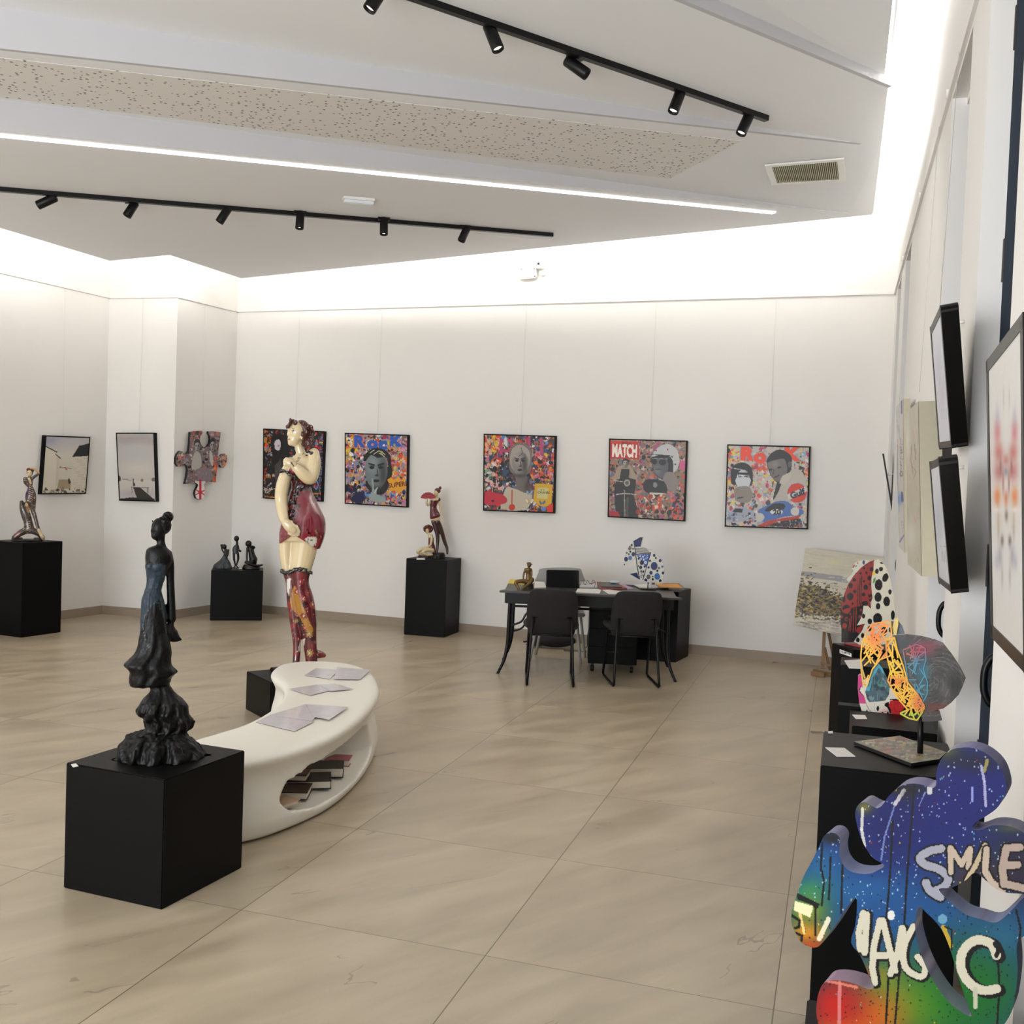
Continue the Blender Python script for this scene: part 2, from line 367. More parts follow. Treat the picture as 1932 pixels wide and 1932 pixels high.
# re-fit the jog corners to what is seen
corner[1] = onP(320, 481, A_); corner[2] = onP(207, 492, A_); corner[0] = onP(455, 525, A_)
brc = onP(1645, 405, A_); lfar = onP(0, 430, A_); l4L = extend(corner[2], lfar, corner[2].x + (lfar.x-corner[2].x)*2.2)
bm = bmesh.new()
def fac(pts):
    vs = [bm.verts.new(p) for p in pts]; return bm.faces.new(vs)
XR_ = .16
t1 = Vector((XR_-.0, L4c.y, 4.02)); t2 = Vector((XR_, tip2.y, 4.02))
fac([l4, L4c, t1, brc, corner[0], corner[1], corner[2], l4L])
fac([l3, L4c, l4]) if True else None
fac([l3, L4c, t1, t2, tip2, l2]); fac([l2, tip2, l1])
fac([l1, tip2, t2, Vector((XR_, re_.y, 4.02)), re_, l5])
r5 = Vector((0, 0, .05)); d1 = re_+r5; d2 = l5+r5*4.2
fac([l5, re_, d1, d2]); fac([d2, d1, Vector((XR_, re_.y, 4.07)), Vector((XR_+.02, -2.8, 4.05)), Vector((l5.x, -2.8, 4.3))])
fac([l1, l5, d2, Vector((l5.x, -2.8, 4.3)), Vector((XL, -2.8, 4.3))])
bmesh.ops.recalc_face_normals(bm, faces=bm.faces)
for f_ in bm.faces:
    if f_.normal.z > 0 and abs(f_.normal.z) > .5: f_.normal_flip()
for f_ in bm.faces: f_.material_index = 1 if abs(f_.normal.z) < .5 else 0  # steep riser faces take the plaster colour darkened against the daylight
me = bpy.data.meshes.new('ceiling'); bm.to_mesh(me); bm.free(); CEIL = struct(link('ceiling', me, [M_ceil, M_ceil_dimmed]))
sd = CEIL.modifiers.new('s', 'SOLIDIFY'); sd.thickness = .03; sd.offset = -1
def perf_mat():
    m = mat('perforated_plaster', 'e4e0da', .8, var=.01, scale=4); nt = m.node_tree; N, L = nt.nodes, nt.links
    tc = N.new('ShaderNodeTexCoord'); mp = N.new('ShaderNodeMapping'); mp.inputs['Rotation'].default_value = (0, 0, -.62); mp.inputs['Scale'].default_value = (1, 1, 0)
    L.new(tc.outputs['Object'], mp.inputs['Vector'])
    vo = N.new('ShaderNodeTexVoronoi'); vo.inputs['Scale'].default_value = 27; vo.inputs['Randomness'].default_value = .62; L.new(mp.outputs[0], vo.inputs['Vector'])
    lt = N.new('ShaderNodeMath'); lt.operation = 'LESS_THAN'; lt.inputs[1].default_value = .25; L.new(vo.outputs['Distance'], lt.inputs[0])
    b = N['Principled BSDF']; src = b.inputs['Base Color'].links[0].from_socket
    mx = N.new('ShaderNodeMix'); mx.data_type = 'RGBA'; L.new(lt.outputs[0], mx.inputs['Factor']); L.new(src, mx.inputs['A']); mx.inputs['B'].default_value = (*lin('8b8780'), 1)
    L.new(mx.outputs['Result'], b.inputs['Base Color']); return m
bm = bmesh.new(); q = [onP(u, v, B_)+Vector((0, 0, -.004)) for u, v in ((0, 108), (1398, 265), (1263, 336), (0, 183))]
q[0] = extend(q[1], q[0], XL+.3); q[3] = extend(q[2], q[3], XL+.1)
poly_prism(bm, q, (0, 0, .003)); finish('perforated_panel', bm, perf_mat(), CEIL)
# ================================================================== PAINTER: pigments for the art works, in the picture's own plane
_txt = {}
def text_tris(s, bold=0.0):
    if (s, bold) in _txt: return _txt[s, bold]
    cu = bpy.data.curves.new('t', 'FONT'); cu.body = s; cu.offset = bold; cu.resolution_u = 3; cu.align_x = 'CENTER'
    o = bpy.data.objects.new('t', cu); COL.objects.link(o); dg = bpy.context.evaluated_depsgraph_get(); dg.update()
    me = bpy.data.meshes.new_from_object(o.evaluated_get(dg)); me.calc_loop_triangles()
    v = [(p.co.x, p.co.y) for p in me.vertices]; t = [[v[i] for i in tr.vertices] for tr in me.loop_triangles]
    bpy.data.objects.remove(o); bpy.data.curves.remove(cu); bpy.data.meshes.remove(me)
    _txt[s, bold] = t; return t
def hx(c): return np.array([int(c[i:i+2], 16)/255 for i in (0, 2, 4)]) if isinstance(c, str) else np.array(c, float)
class Cv:
    def __init__(s, x0, y0, x1, y1, k, base='ffffff'):
        s.x0, s.y0, s.k = x0, y0, k; s.W, s.H = int((x1-x0)*k)+2, int((y1-y0)*k)+2
        s.a = np.zeros((s.H, s.W, 3))+hx(base); s.X, s.Y = np.meshgrid(x0+np.arange(s.W)/k, y0+np.arange(s.H)/k)
    def box(s, a, b, c, d):
        i0, i1 = max(0, int((b-s.y0)*s.k)-1), min(s.H, int((d-s.y0)*s.k)+2); j0, j1 = max(0, int((a-s.x0)*s.k)-1), min(s.W, int((c-s.x0)*s.k)+2)
        return (slice(i0, i1), slice(j0, j1)) if i1 > i0 and j1 > j0 else None
    def put(s, sl, m, c, al=1):
        m = np.asarray(m, float)[..., None]*al; s.a[sl] = s.a[sl]*(1-m)+hx(c)*m
    def poly(s, p, c, al=1, cur=0):
        if cur: p = closed_curve(p, cur)
        p = np.array(p, float); sl = s.box(*p.min(0), *p.max(0))
        if not sl: return
        X, Y = s.X[sl], s.Y[sl]; m = np.zeros(X.shape, bool); n = len(p)
        for i in range(n):
            (x1, y1), (x2, y2) = p[i], p[(i+1) % n]
            if y1 == y2: continue
            m ^= ((Y >= min(y1, y2)) & (Y < max(y1, y2)) & (X < x1+(Y-y1)*(x2-x1)/(y2-y1)))
        s.put(sl, m, c, al)
    def ell(s, cx, cy, rx, ry, c, rot=0, al=1):
        r = max(rx, ry); sl = s.box(cx-r, cy-r, cx+r, cy+r)
        if not sl: return
        X, Y = s.X[sl]-cx, s.Y[sl]-cy; a, b = math.cos(rot), math.sin(rot); s.put(sl, ((X*a+Y*b)/rx)**2+((Y*a-X*b)/ry)**2 < 1, c, al)
    def soft(s, cx, cy, rx, ry, c, al=1, rot=0):
        r = 2.2*max(rx, ry); sl = s.box(cx-r, cy-r, cx+r, cy+r)
        if not sl: return
        X, Y = s.X[sl]-cx, s.Y[sl]-cy; a, b = math.cos(rot), math.sin(rot); s.put(sl, np.exp(-((X*a+Y*b)/rx)**2-((Y*a-X*b)/ry)**2), c, al)
    def line(s, p, w, c, al=1):
        for (x1, y1), (x2, y2) in zip(p[:-1], p[1:]):
            sl = s.box(min(x1, x2)-w, min(y1, y2)-w, max(x1, x2)+w, max(y1, y2)+w)
            if not sl: continue
            X, Y = s.X[sl]-x1, s.Y[sl]-y1; dx, dy = x2-x1, y2-y1; t = np.clip((X*dx+Y*dy)/(dx*dx+dy*dy+1e-9), 0, 1)
            s.put(sl, (X-t*dx)**2+(Y-t*dy)**2 < w*w/4, c, al)
    def text(s, t, cx, cy, h, c, rot=0, bold=0., sx=1):
        a, b = math.cos(rot), math.sin(rot)
        for tr in text_tris(t, bold): s.poly([(cx+(x*a*sx+(y-.36)*b)*h*1.37, cy+(x*b*sx-(y-.36)*a)*h*1.37) for x, y in tr], c)
    def at(s, u, v):
        j = np.clip(((u-s.x0)*s.k+.5).astype(int), 0, s.W-1); i = np.clip(((v-s.y0)*s.k+.5).astype(int), 0, s.H-1); return s.a[i, j]
    def splats(s, n, x0, y0, x1, y1, pal, size=4, rnd=None):
        r = rnd or random
        if n > 400: n = int(n*2.0); size *= .72
        for _ in range(n):
            c = r.choice(pal); x, y = r.uniform(x0, x1), r.uniform(y0, y1); z = size*r.uniform(.35, 1.3); q = r.random()
            if q < .35: s.ell(x, y, z, z*r.uniform(.3, 1), c, r.uniform(0, 3), .9)
            elif q < .6: s.line([(x, y), (x+r.uniform(-1, 1)*z*2, y+r.uniform(-1, 1)*z*2)], z*.35, c, .9)
            elif q < .85: s.poly([(x+z*r.uniform(.4, 1.3)*math.cos(k*1.05), y+z*r.uniform(.4, 1.3)*math.sin(k*1.05)) for k in range(6)], c, .85)
            else: s.line([(x, y), (x, y+z*2.5)], z*.2, c, .9)
M_art = vcmat('painted_canvas', .42); M_gloss = vcmat('glossy_paint', .18, coat=.5)
BACKN = Vector((WB-WA).normalized()); BN = Vector((BACKN.y, -BACKN.x, 0))     # into the room
def onBack(u, v, off=0.0): return onPl(u, v, BN, BN.dot(WA)+off)
def quad_art(name, label, cat, px4, onfn, cv, thick, n, m=M_art, frame=.012, frame_m=None, group=None, nu=150, nv=150, edge_m=None):
    """a flat picture: px4 = TL,TR,BR,BL on the photo's plane; canvas mesh with the painting, box body, thin frame"""
    c = [onfn(*p) for p in px4]; root = empty(name, c[3]-Vector(n)*thick, label, cat, group); n = Vector(n)
    U, V = np.meshgrid(np.linspace(0, 1, nu), np.linspace(0, 1, nv)); co = [np.array(p) for p in c]
    W3 = ((1-U)*(1-V))[..., None]*co[0]+(U*(1-V))[..., None]*co[1]+(U*V)[..., None]*co[2]+((1-U)*V)[..., None]*co[3]
    mid = Vector(np.mean(co, 0)); nn = np.array(n)
    me = bpy.data.meshes.new('picture'); idx = np.arange(nu*nv).reshape(nv, nu)
    f = np.stack([idx[:-1, :-1], idx[1:, :-1], idx[1:, 1:], idx[:-1, 1:]], -1).reshape(-1, 4)
    me.from_pydata((W3+nn*.001).reshape(-1, 3).tolist(), [], f.tolist()); o = link('picture', me, m)
    P = np.array([px(p) for p in W3.reshape(-1, 3)]); col = cv.at(P[:, 0], P[:, 1])**(1.45 if name == 'collage_painting' else 1.0)
    paint_verts(o, lambda q: col); o.parent = root; o.matrix_parent_inverse = root.matrix_world.inverted()
    bm = bmesh.new(); add_hex(bm, [p-n*thick for p in c], [p-n*.0005 for p in c]); finish('stretcher' if not frame_m else 'backing', bm, edge_m or M_black, root)
    if frame:
        bm = bmesh.new(); k = [p+(p-mid).normalized()*frame*.35 for p in c]
        for i in range(4):
            a, b = k[i], k[(i+1) % 4]; d = (b-a).normalized()*frame/2; add_beam(bm, a-d-n*thick/2, b+d-n*thick/2, thick+.006, frame, up=d.cross(n) if 1 else n)
        finish('frame', bm, frame_m or M_black, root)
    return root
def face(cv, x, y, w, h, tone, hair, rot=0, shades=False):
    """a generic grey painted head"""
    d = tuple(np.array(hx(tone))*.55); l = tuple(np.minimum(1, hx(tone)*1.25)); k = '0c0c0e'
    a, b = math.cos(rot), math.sin(rot)
    T = lambda p, q: (x+(p*a-q*b)*w, y+(p*b+q*a)*h)
    if hair: cv.ell(*T(0, -.12), w*.6, h*.6, hair, rot)
    cv.ell(x, y, w*.46, h*.56, tone, rot); cv.soft(*T(-.15, -.15), w*.25, h*.25, l, .7); cv.soft(*T(.28, .12), w*.16, h*.4, d, .8)
    cv.soft(*T(0, .55), w*.3, h*.08, d, .8)
    for s_ in (-1, 1):
        cv.line([T(s_*.3, -.17), T(s_*.08, -.13)], h*.045, k)
        if shades: cv.ell(*T(s_*.18, -.06), w*.17, h*.1, k, rot)
        else: cv.ell(*T(s_*.18, -.06), w*.1, h*.045, k, rot); cv.soft(*T(s_*.18, -.1), w*.12, h*.05, d, .6)
    if shades: cv.line([T(-.3, -.1), T(.3, -.1)], h*.03, 'b0b0b0')
    cv.line([T(.03, 0), T(.06, .14)], h*.03, d); cv.ell(*T(.02, .17), w*.08, h*.03, d, rot)
    cv.ell(*T(0, .32), w*.14, h*.045, '38302f', rot); cv.line([T(-.12, .32), T(.12, .32)], h*.015, k)
    if hair: cv.poly([T(-.5, -.1), T(-.42, -.45), T(0, -.62), T(.42, -.45), T(.5, -.1), T(.33, -.35), T(.05, -.42), T(-.25, -.33)], hair)
WARM = ['e8622a', 'd8402f', 'f0b22c', 'e8d24a', 'c9326a', 'f2f0ea', '161616', 'e58aa8', 'f08a3c']
COOL = ['3f6fb5', '76a8d8', '1d3f78', 'e9eef2', '9aa6b8', '141414']
MIX = WARM+COOL+['b9b3ac', '8a8378', '6a4a66', 'b48fc4']
# 1: dark picture behind the big figure
cv = Cv(490, 800, 622, 952, 2.2, '1c1a1c'); cv.splats(520, 492, 805, 616, 948, ['1a1a1c', '0c0c0e', '2b2b30', '6c6a70', '3a4c5e', 'd0502c', '5b2430', '8d8a90', 'd8d4d0', '20242c'], 4.5)
cv.splats(60, 496, 812, 512, 850, ['e0602c', 'd8a040', '9aa2c8', '161616'], 4); cv.ell(524, 838, 9, 13, '151316'); cv.poly([(512, 825), (540, 822), (545, 865), (530, 880), (515, 860)], '121113', cur=4)
cv.poly([(519, 832), (528, 830), (529, 845), (525, 850), (519, 846)], 'd2cfd4', cur=3); cv.ell(526, 841, 2, 1.6, 'd07c80'); cv.poly([(518, 878), (530, 866), (534, 915), (520, 925)], '7c7874', .7)
cv.splats(70, 496, 890, 512, 942, ['c85030', 'c09030', 'd0d0d0', '201818'], 3); cv.splats(90, 596, 815, 612, 945, ['ff4a32', 'b06aa8', '8a94c0', '2a1c28', '9ab0c8', '40203c'], 3)
for k, ch in enumerate('FUTURES'): cv.text(ch, 606, 836+k*14, 8, ['d8cfa0', 'a86a9c', 'b070a8', '8a8fa8', '7c88b0', '6888a8', '7090b0'][k], 1.57, .02)
cv.line([(590, 900), (597, 905), (601, 915), (597, 924), (592, 918)], 1.6, '8fa8d0'); cv.line([(587, 932), (604, 931)], 2.4, 'c89a38'); cv.line([(500, 937), (520, 939)], 1.5, 'd8a040'); cv.line([(504, 930), (512, 923), (522, 922)], 1, 'e8dfc0')
NB = BN
quad_art('collage_painting', 'dark collage painting with a pale face, mostly hidden behind the tall red-dress figure', 'painting', [(498, 810), (611, 815), (606, 945), (497, 939)], lambda u, v: onBack(u, v, .045), cv, .04, NB, nu=110, nv=130)
# 2: blue ROCK
cv = Cv(645, 810, 776, 962, 2.6, 'b8a6a4'); R2 = random.Random(3)
cv.splats(750, 652, 818, 769, 955, MIX, 4.6, R2); cv.splats(60, 653, 819, 668, 870, ['e8d24a', 'd8b050', '161616', 'f2f0ea'], 3.5, R2); cv.splats(60, 740, 855, 768, 905, ['ee8a2c', 'f2b84a', 'e8ddd2', 'e86a22'], 4, R2)
cv.splats(50, 748, 820, 768, 850, ['e8a8c8', 'd8b8c0', '8a7870'], 4, R2); cv.splats(50, 653, 915, 690, 952, ['1e2c66', '26366f', '141a30', 'b8382c', '141414'], 5, R2)
for dx_ in (0,):
    cv.text('R', 677, 832, 21, 'e09050', .02, .09, 1.2); cv.text('R', 677, 832, 21, '3f78c8', .02, .06, 1.1); cv.text('o', 703, 835, 21, '3f78c8', .02, .07, 1.2); cv.text('c', 722, 836, 22, '3f78c8', .02, .07, 1.1); cv.text('K', 746, 831, 20, '3f78c8', .04, .06, 1.15)
cv.poly([(733, 880), (740, 882), (738, 905), (724, 932), (700, 928), (690, 908)], '161a1c', .95, 3)
face(cv, 710, 886, 46, 66, '8a9496', None); cv.poly([(685, 868), (689, 857), (699, 848), (712, 845), (726, 849), (737, 860), (738, 878), (733, 882), (731, 866), (724, 862), (712, 864), (700, 858), (690, 870)], '1c2022', 1, 2)
for q in ([(698, 855), (706, 849)], [(705, 857), (716, 850)], [(716, 855), (726, 862)], [(720, 852), (727, 858)]): cv.line(q, 1.2, 'd8dcd4')
cv.line([(716, 850), (722, 857)], 1.4, 'e0c84a')
cv.poly([(701, 905), (704.5, 904), (706, 925), (712, 918), (710, 932), (724, 938), (728, 948), (700, 945), (696, 935), (702, 928)], 'aab4b4', 1, 2); cv.line([(707, 930), (712, 920)], 2, 'c8d0d0')
cv.poly([(731, 905), (738, 900), (744, 906), (752, 899), (757, 906), (766, 902), (764, 912), (769, 920), (760, 925), (752, 932), (745, 925), (733, 928), (736, 917)], 'e8b83c'); cv.text('SUPER!', 750, 914, 9, '8a2a20', -.14, .03, .95); cv.ell(676, 940, 12, 10, '1e2c66')
quad_art('collage_painting', 'collage painting with blue ROCK lettering and a grey face hushing with one finger', 'painting', [(652, 818), (769, 822), (767, 956), (652, 949)], lambda u, v: onBack(u, v, .045), cv, .04, NB, nu=160, nv=170)
# 3: blonde woman with flowers
cv = Cv(905, 812, 1053, 972, 2.6, '6a5a56'); R2 = random.Random(5)
cv.splats(800, 912, 820, 1047, 966, MIX+['101012']*4, 5, R2); cv.splats(90, 913, 820, 945, 855, ['f0b22c', 'e8d24a', 'e8622a', 'd8402f', 'e8c0b0'], 5, R2); cv.splats(90, 1010, 855, 1046, 905, ['e8622a', 'e58aa8', 'd8604a', 'f0a02c', 'e8b0b8', '301c20'], 4, R2)
cv.splats(80, 913, 870, 945, 920, ['e8c0b8', '9ab8a8', 'e88a4a', 'f2e0d8', '181818'], 5, R2); cv.splats(60, 945, 870, 968, 915, ['101012', '1c1c20', '4a6a8a'], 5, R2)
for x in (945, 965, 998, 1021): cv.line([(x, 828), (x+.5, 856)], 5, 'c85a94')
cv.text('O', 955, 840, 26, 'c85a80', 0, .03); cv.poly([(950, 835), (954, 824), (958, 834), (955, 842)], 'd8dcd8', 1, 3)
cv.poly([(962, 850), (975, 836), (992, 838), (1002, 850), (1003, 880), (995, 895), (965, 892), (961, 870)], '8f8a86', 1, 4)
cv.poly([(972, 895), (993, 895), (996, 915), (1008, 928), (1000, 945), (958, 930), (974, 915)], '8c8480', 1, 3); cv.soft(995, 918, 6, 10, '5c5450', .8)
cv.poly([(958, 918), (990, 930), (1004, 932), (994, 962), (945, 960), (950, 935)], 'cfc6b6', 1, 2); cv.line([(966, 925), (966, 955)], 2.5, 'd0602c'); cv.ell(966, 957, 6, 6, 'd2503c')
face(cv, 981, 872, 32, 46, 'a39b98', 'b4aca6'); cv.poly([(963, 868), (966, 848), (982, 840), (998, 850), (1000, 870), (992, 855), (982, 850), (970, 860)], 'bbb3ac', 1, 4); cv.line([(983, 845), (986, 855), (978, 862)], 1.2, '4c4844')
cv.poly([(1010, 912), (1043, 914), (1040, 955), (1020, 955), (1006, 945)], 'e2bd1e', 1, 0); cv.poly([(1014, 920), (1035, 921), (1033, 942), (1013, 940)], 'd8d2a0'); cv.text('N°5', 1024, 924, 3, '222222'); cv.text('CHANEL', 1026, 929, 4.6, '1c1c1c', .03, .02)
cv.poly([(914, 928), (944, 932), (956, 940), (953, 950), (925, 953), (913, 948)], 'd23c5a', 1, 3); cv.ell(930, 945, 3, 2, '501020')
for x, y, z, c in ((999, 931, 8, 'a8c0dc'), (999, 948, 10, 'e8dcc0'), (934, 918, 8, 'e8b4b8'), (1023, 950, 7, '6a8ac8'), (1003, 910, 5, '8a98c8')):
    for s_ in (-1, 1): cv.ell(x+s_*z*.45, y-z*.25, z*.3, z*.55, '604030', s_*.5); cv.ell(x+s_*z*.45, y-z*.25, z*.25, z*.48, c, s_*.5)
cv.ell(1041, 960, 9, 9, 'e04c34')
quad_art('collage_painting', 'flower collage painting of a blonde woman beside a yellow perfume bottle', 'painting', [(914, 820), (1047, 824), (1044, 967), (913, 962)], lambda u, v: onBack(u, v, .045), cv, .04, NB, nu=170, nv=170)
# 4: MATCH
cv = Cv(1140, 822, 1302, 990, 2.6, 'a0907e'); R2 = random.Random(8)
cv.splats(850, 1148, 830, 1296, 983, ['b8a8a0', '8a7c74', 'c8a078', '161616', '161616', 'd8c8b8', 'd88a94', 'c06a9a', 'e0702c', '6a88a8', '3c3434'], 5, R2)
cv.poly([(1150, 831), (1205, 833), (1206, 867), (1150, 865)], 'c9301f'); cv.line([(1151, 833), (1204, 835)], 4, 'd8562a')
cv.text('MATCH', 1178.5, 850, 23, 'f6eee4', .03, .05, .43); cv.text('PARIS', 1182, 836, 4, '6a1812', 0, .02, 1.2)
cv.poly([(1230, 872), (1232, 856), (1245, 842), (1262, 838), (1277, 848), (1282, 868), (1278, 885), (1269, 890), (1262, 870), (1250, 860)], 'cfcfd0', 1, 4)
cv.poly([(1230, 862), (1265, 862), (1270, 890), (1258, 905), (1238, 898), (1231, 880)], '18181a', 1, 3); cv.poly([(1232, 868), (1258, 868), (1260, 888), (1250, 902), (1238, 896), (1233, 884)], '76767a', 1, 3); cv.soft(1240, 888, 7, 9, '9a9a9e', .8)
cv.ell(1235, 871, 4.5, 5.5, '141416'); cv.ell(1250, 872, 7, 6, '0e0e10'); cv.line([(1230, 865), (1259, 866)], 1.3, 'a8a8aa'); cv.line([(1237, 885), (1248, 886)], 1.4, '3c3c40'); cv.line([(1228, 857), (1264, 860)], 1.6, '222224')
for x, y in ((1238, 850), (1260, 848), (1268, 862), (1274, 876)): cv.ell(x, y, 1.5, 1.8, 'b8281e' if y < 855 else '141414')
cv.poly([(1255, 893), (1270, 892), (1280, 912), (1272, 928), (1250, 915)], 'a39a94', 1, 3)
cv.poly([(1164, 885), (1175, 878), (1190, 880), (1203, 905), (1190, 908), (1165, 912), (1160, 900)], 'b8a894', 1, 3); cv.poly([(1172, 885), (1188, 885), (1186, 908), (1168, 910)], '141414'); face(cv, 1180, 874, 10, 13, 'b0a498', '141414')
cv.poly([(1163, 905), (1200, 905), (1196, 935), (1205, 980), (1170, 982), (1160, 950)], '131315', 1, 2); cv.ell(1183, 911, 6, 6.5, 'b5aea4'); cv.ell(1183, 911, 3.5, 4, '7c7468'); cv.line([(1162, 907), (1175, 909)], 1.5, 'c8c0b8'); cv.line([(1163, 933), (1178, 931), (1200, 933)], 1.6, 'd0c8c0'); cv.line([(1178, 925), (1179, 975)], 1.8, 'b0a8a0'); cv.line([(1184, 940), (1183, 975)], 4, '6c6456')
cv.poly([(1218, 905), (1252, 908), (1258, 930), (1235, 934), (1215, 925)], '151518', 1, 3); cv.ell(1236, 915, 4, 5, '9c9c9c'); cv.line([(1227, 931), (1254, 932)], 3, 'dcd6cc'); cv.line([(1240, 897), (1241, 922)], 1.2, '1a1a1a')
cv.splats(70, 1203, 935, 1250, 970, ['d8621e', 'd8621e', 'b8401c', '2a1c14', 'f0e0d0'], 4, R2); cv.line([(1243, 946), (1253, 932)], 2.5, 'd8621e'); cv.text('HELL IS', 1232, 965, 4, '1c1c1c', 0, .02, 1.3); cv.poly([(1149, 963), (1166, 965), (1170, 975), (1149, 974)], 'c0283c')
cv.poly([(1282, 869), (1293, 870), (1292, 888), (1281, 886)], 'd878a0'); cv.splats(50, 1262, 940, 1292, 980, ['2a3a70', '141824', 'e8502c', 'e87a5a'], 5, R2)
quad_art('collage_painting', 'collage painting with a red MATCH title and a white-helmeted rider in sunglasses', 'painting', [(1151, 829), (1295, 833), (1290, 982), (1148, 974)], lambda u, v: onBack(u, v, .045), cv, .04, NB, nu=170, nv=170)
# 5: orange ROCK
cv = Cv(1360, 832, 1534, 1003, 2.6, 'cfc9c2'); R2 = random.Random(9)
cv.splats(500, 1370, 841, 1527, 996, ['d8d4ce', 'e8e4dc', 'c8c4c4', 'e8a4b8', '9ab8d4', 'e8d860', '5a5a60', 'e0703c', 'c8567c', 'bcb4ac'], 6, R2)
cv.splats(80, 1370, 842, 1385, 925, ['e8402c', 'f0c82c', '8ab0d0', '181818', 'e86a2c'], 4, R2); cv.splats(50, 1420, 868, 1445, 890, ['c0486c', 'd87a94', 'e8702c'], 3, R2); cv.splats(60, 1510, 870, 1527, 930, ['181420', '4a3a4c', 'f0dc40', 'e87a6a'], 4, R2)
for ch, x, y, h in (('R', 1409, 855, 24), ('o', 1434, 860, 24), ('K', 1493, 856, 24)): cv.text(ch, x, y, h, '9ab8cc', .02, .09, 1.3); cv.text(ch, x, y, h, 'f0662a', .02, .07, 1.2)
cv.poly([(1379, 908), (1380, 885), (1392, 874), (1407, 874), (1419, 885), (1420, 912), (1412, 916), (1385, 915)], '17181b', 1, 4); face(cv, 1402, 905, 27, 34, 'c9cacc', None); cv.poly([(1389, 902), (1415, 902), (1413, 918), (1402, 926), (1391, 917)], 'd8d9dc', 1, 3); cv.line([(1384, 893), (1418, 894)], 4, '24262a'); cv.line([(1385, 884), (1400, 886)], 1.2, 'd0d0d0'); cv.line([(1393, 897), (1400, 899)], 1.2, '222'+'222'); cv.line([(1404, 899), (1412, 897)], 1.2, '222222')
cv.poly([(1388, 920), (1412, 918), (1420, 935), (1412, 948), (1390, 946), (1385, 930)], 'a59d94', 1, 3); cv.line([(1392, 940), (1402, 938)], 2, '33'+'3333')
cv.poly([(1468, 925), (1475, 905), (1497, 885), (1515, 892), (1522, 925), (1505, 945), (1462, 948), (1460, 935)], 'cbc5bc', 1, 3); cv.poly([(1470, 900), (1478, 897), (1470, 925), (1458, 945), (1462, 925)], '26242a', 1, 2)
cv.poly([(1447, 870), (1456, 858), (1475, 851), (1491, 862), (1493, 885), (1482, 900), (1471, 912), (1460, 905), (1451, 890)], '4c4846', 1, 4); cv.poly([(1448, 872), (1462, 868), (1480, 866), (1485, 890), (1475, 905), (1468, 909), (1457, 900)], '8e8885', 1, 3); cv.soft(1462, 876, 8, 8, 'a8a29e', .8)
cv.ell(1454, 886, 3.4, 1.8, '2a2624', -.2); cv.ell(1470, 882, 4, 1.8, '2a2624', -.2); cv.line([(1460, 886), (1459, 894)], 1.5, '5a5250'); cv.line([(1461, 901), (1470, 897)], 1.8, '3a302e'); cv.poly([(1446, 872), (1454, 856), (1472, 848), (1491, 858), (1494, 872), (1486, 880), (1480, 866), (1462, 868)], '3a3634', 1, 3); cv.ell(1490, 876, 3.5, 6, '7a7470')
cv.poly([(1470, 912), (1476, 898), (1492, 890), (1492, 902), (1480, 914)], 'd2ccc2')
cv.ell(1504, 930, 20, 20, 'b8c8d4'); cv.ell(1504, 930, 18.5, 18.5, 'e0561e'); cv.poly([(1485, 933), (1522, 917), (1524, 926), (1487, 944)], 'd8d4cc'); cv.text('Gulf', 1504, 931, 12, '16265a', -.36, .045, 1.0)
cv.poly([(1429, 965), (1445, 955), (1465, 946), (1485, 946), (1500, 958), (1515, 962), (1512, 972), (1480, 975), (1450, 984), (1440, 985)], '6a8cc4', 1, 3); cv.poly([(1443, 962), (1460, 950), (1480, 951), (1478, 961), (1448, 965)], '17181c', 1, 2); cv.ell(1465, 966, 12, 5, 'e4e2dc'); cv.text('20', 1466, 966, 9, '101010', 0, .05, 1.2)
cv.ell(1433, 976, 9, 8, 'd4d2ca'); cv.ell(1500, 965, 8, 8, 'dad8d0'); cv.poly([(1428, 992), (1450, 982), (1485, 976), (1512, 972), (1505, 980), (1470, 984), (1440, 995)], 'c8502a'); cv.poly([(1445, 993), (1470, 984), (1510, 978), (1515, 995)], '1c1816'); cv.splats(60, 1450, 982, 1522, 996, ['2a2420', '6a5a48', '8a94b8', 'd86a3c', 'e0dcd4'], 2.5, R2)
cv.poly([(1376, 970), (1385, 958), (1405, 957), (1425, 968), (1420, 980), (1372, 985)], 'b8bcc8', 1, 2); cv.poly([(1381, 966), (1388, 959), (1402, 960), (1400, 967)], '131313'); cv.splats(50, 1372, 968, 1425, 992, ['141414', 'd8dadf', '44486a', '8890a8'], 3, R2)
quad_art('collage_painting', 'collage painting with orange ROCK lettering, two racing drivers and a blue car', 'painting', [(1374, 840), (1527, 844), (1522, 997), (1369, 992)], lambda u, v: onBack(u, v, .045), cv, .04, NB, nu=180, nv=180)
# two photographs on the left walls
cv = Cv(70, 812, 174, 936, 2.6, 'c9c2b4')
cv.poly([(82, 822), (172, 822), (170, 870), (82, 845)], 'b9b4b4'); cv.soft(96, 832, 14, 10, '8f93ac', .8); cv.soft(130, 835, 30, 10, 'b4b0b6', .7); cv.soft(130, 858, 40, 16, 'cdc6b8', .9)
cv.poly([(86, 842), (107, 853), (108, 925), (80, 925)], 'd2cab8'); cv.line([(86, 842), (107, 853)], 2, '201f1e'); cv.line([(105, 857), (114, 865)], 2, '2a2826'); cv.poly([(107, 860), (112, 866), (109, 925), (104, 925)], 'c5bdac')
cv.poly([(137, 862), (168, 860), (163, 926), (133, 926)], 'cfc7b6'); cv.poly([(136, 862), (149, 841), (170, 836), (168, 860)], '1b1a1a')
for y in range(866, 924, 3): cv.line([(137, y), (166, y-1)], .35, 'b9b1a0')
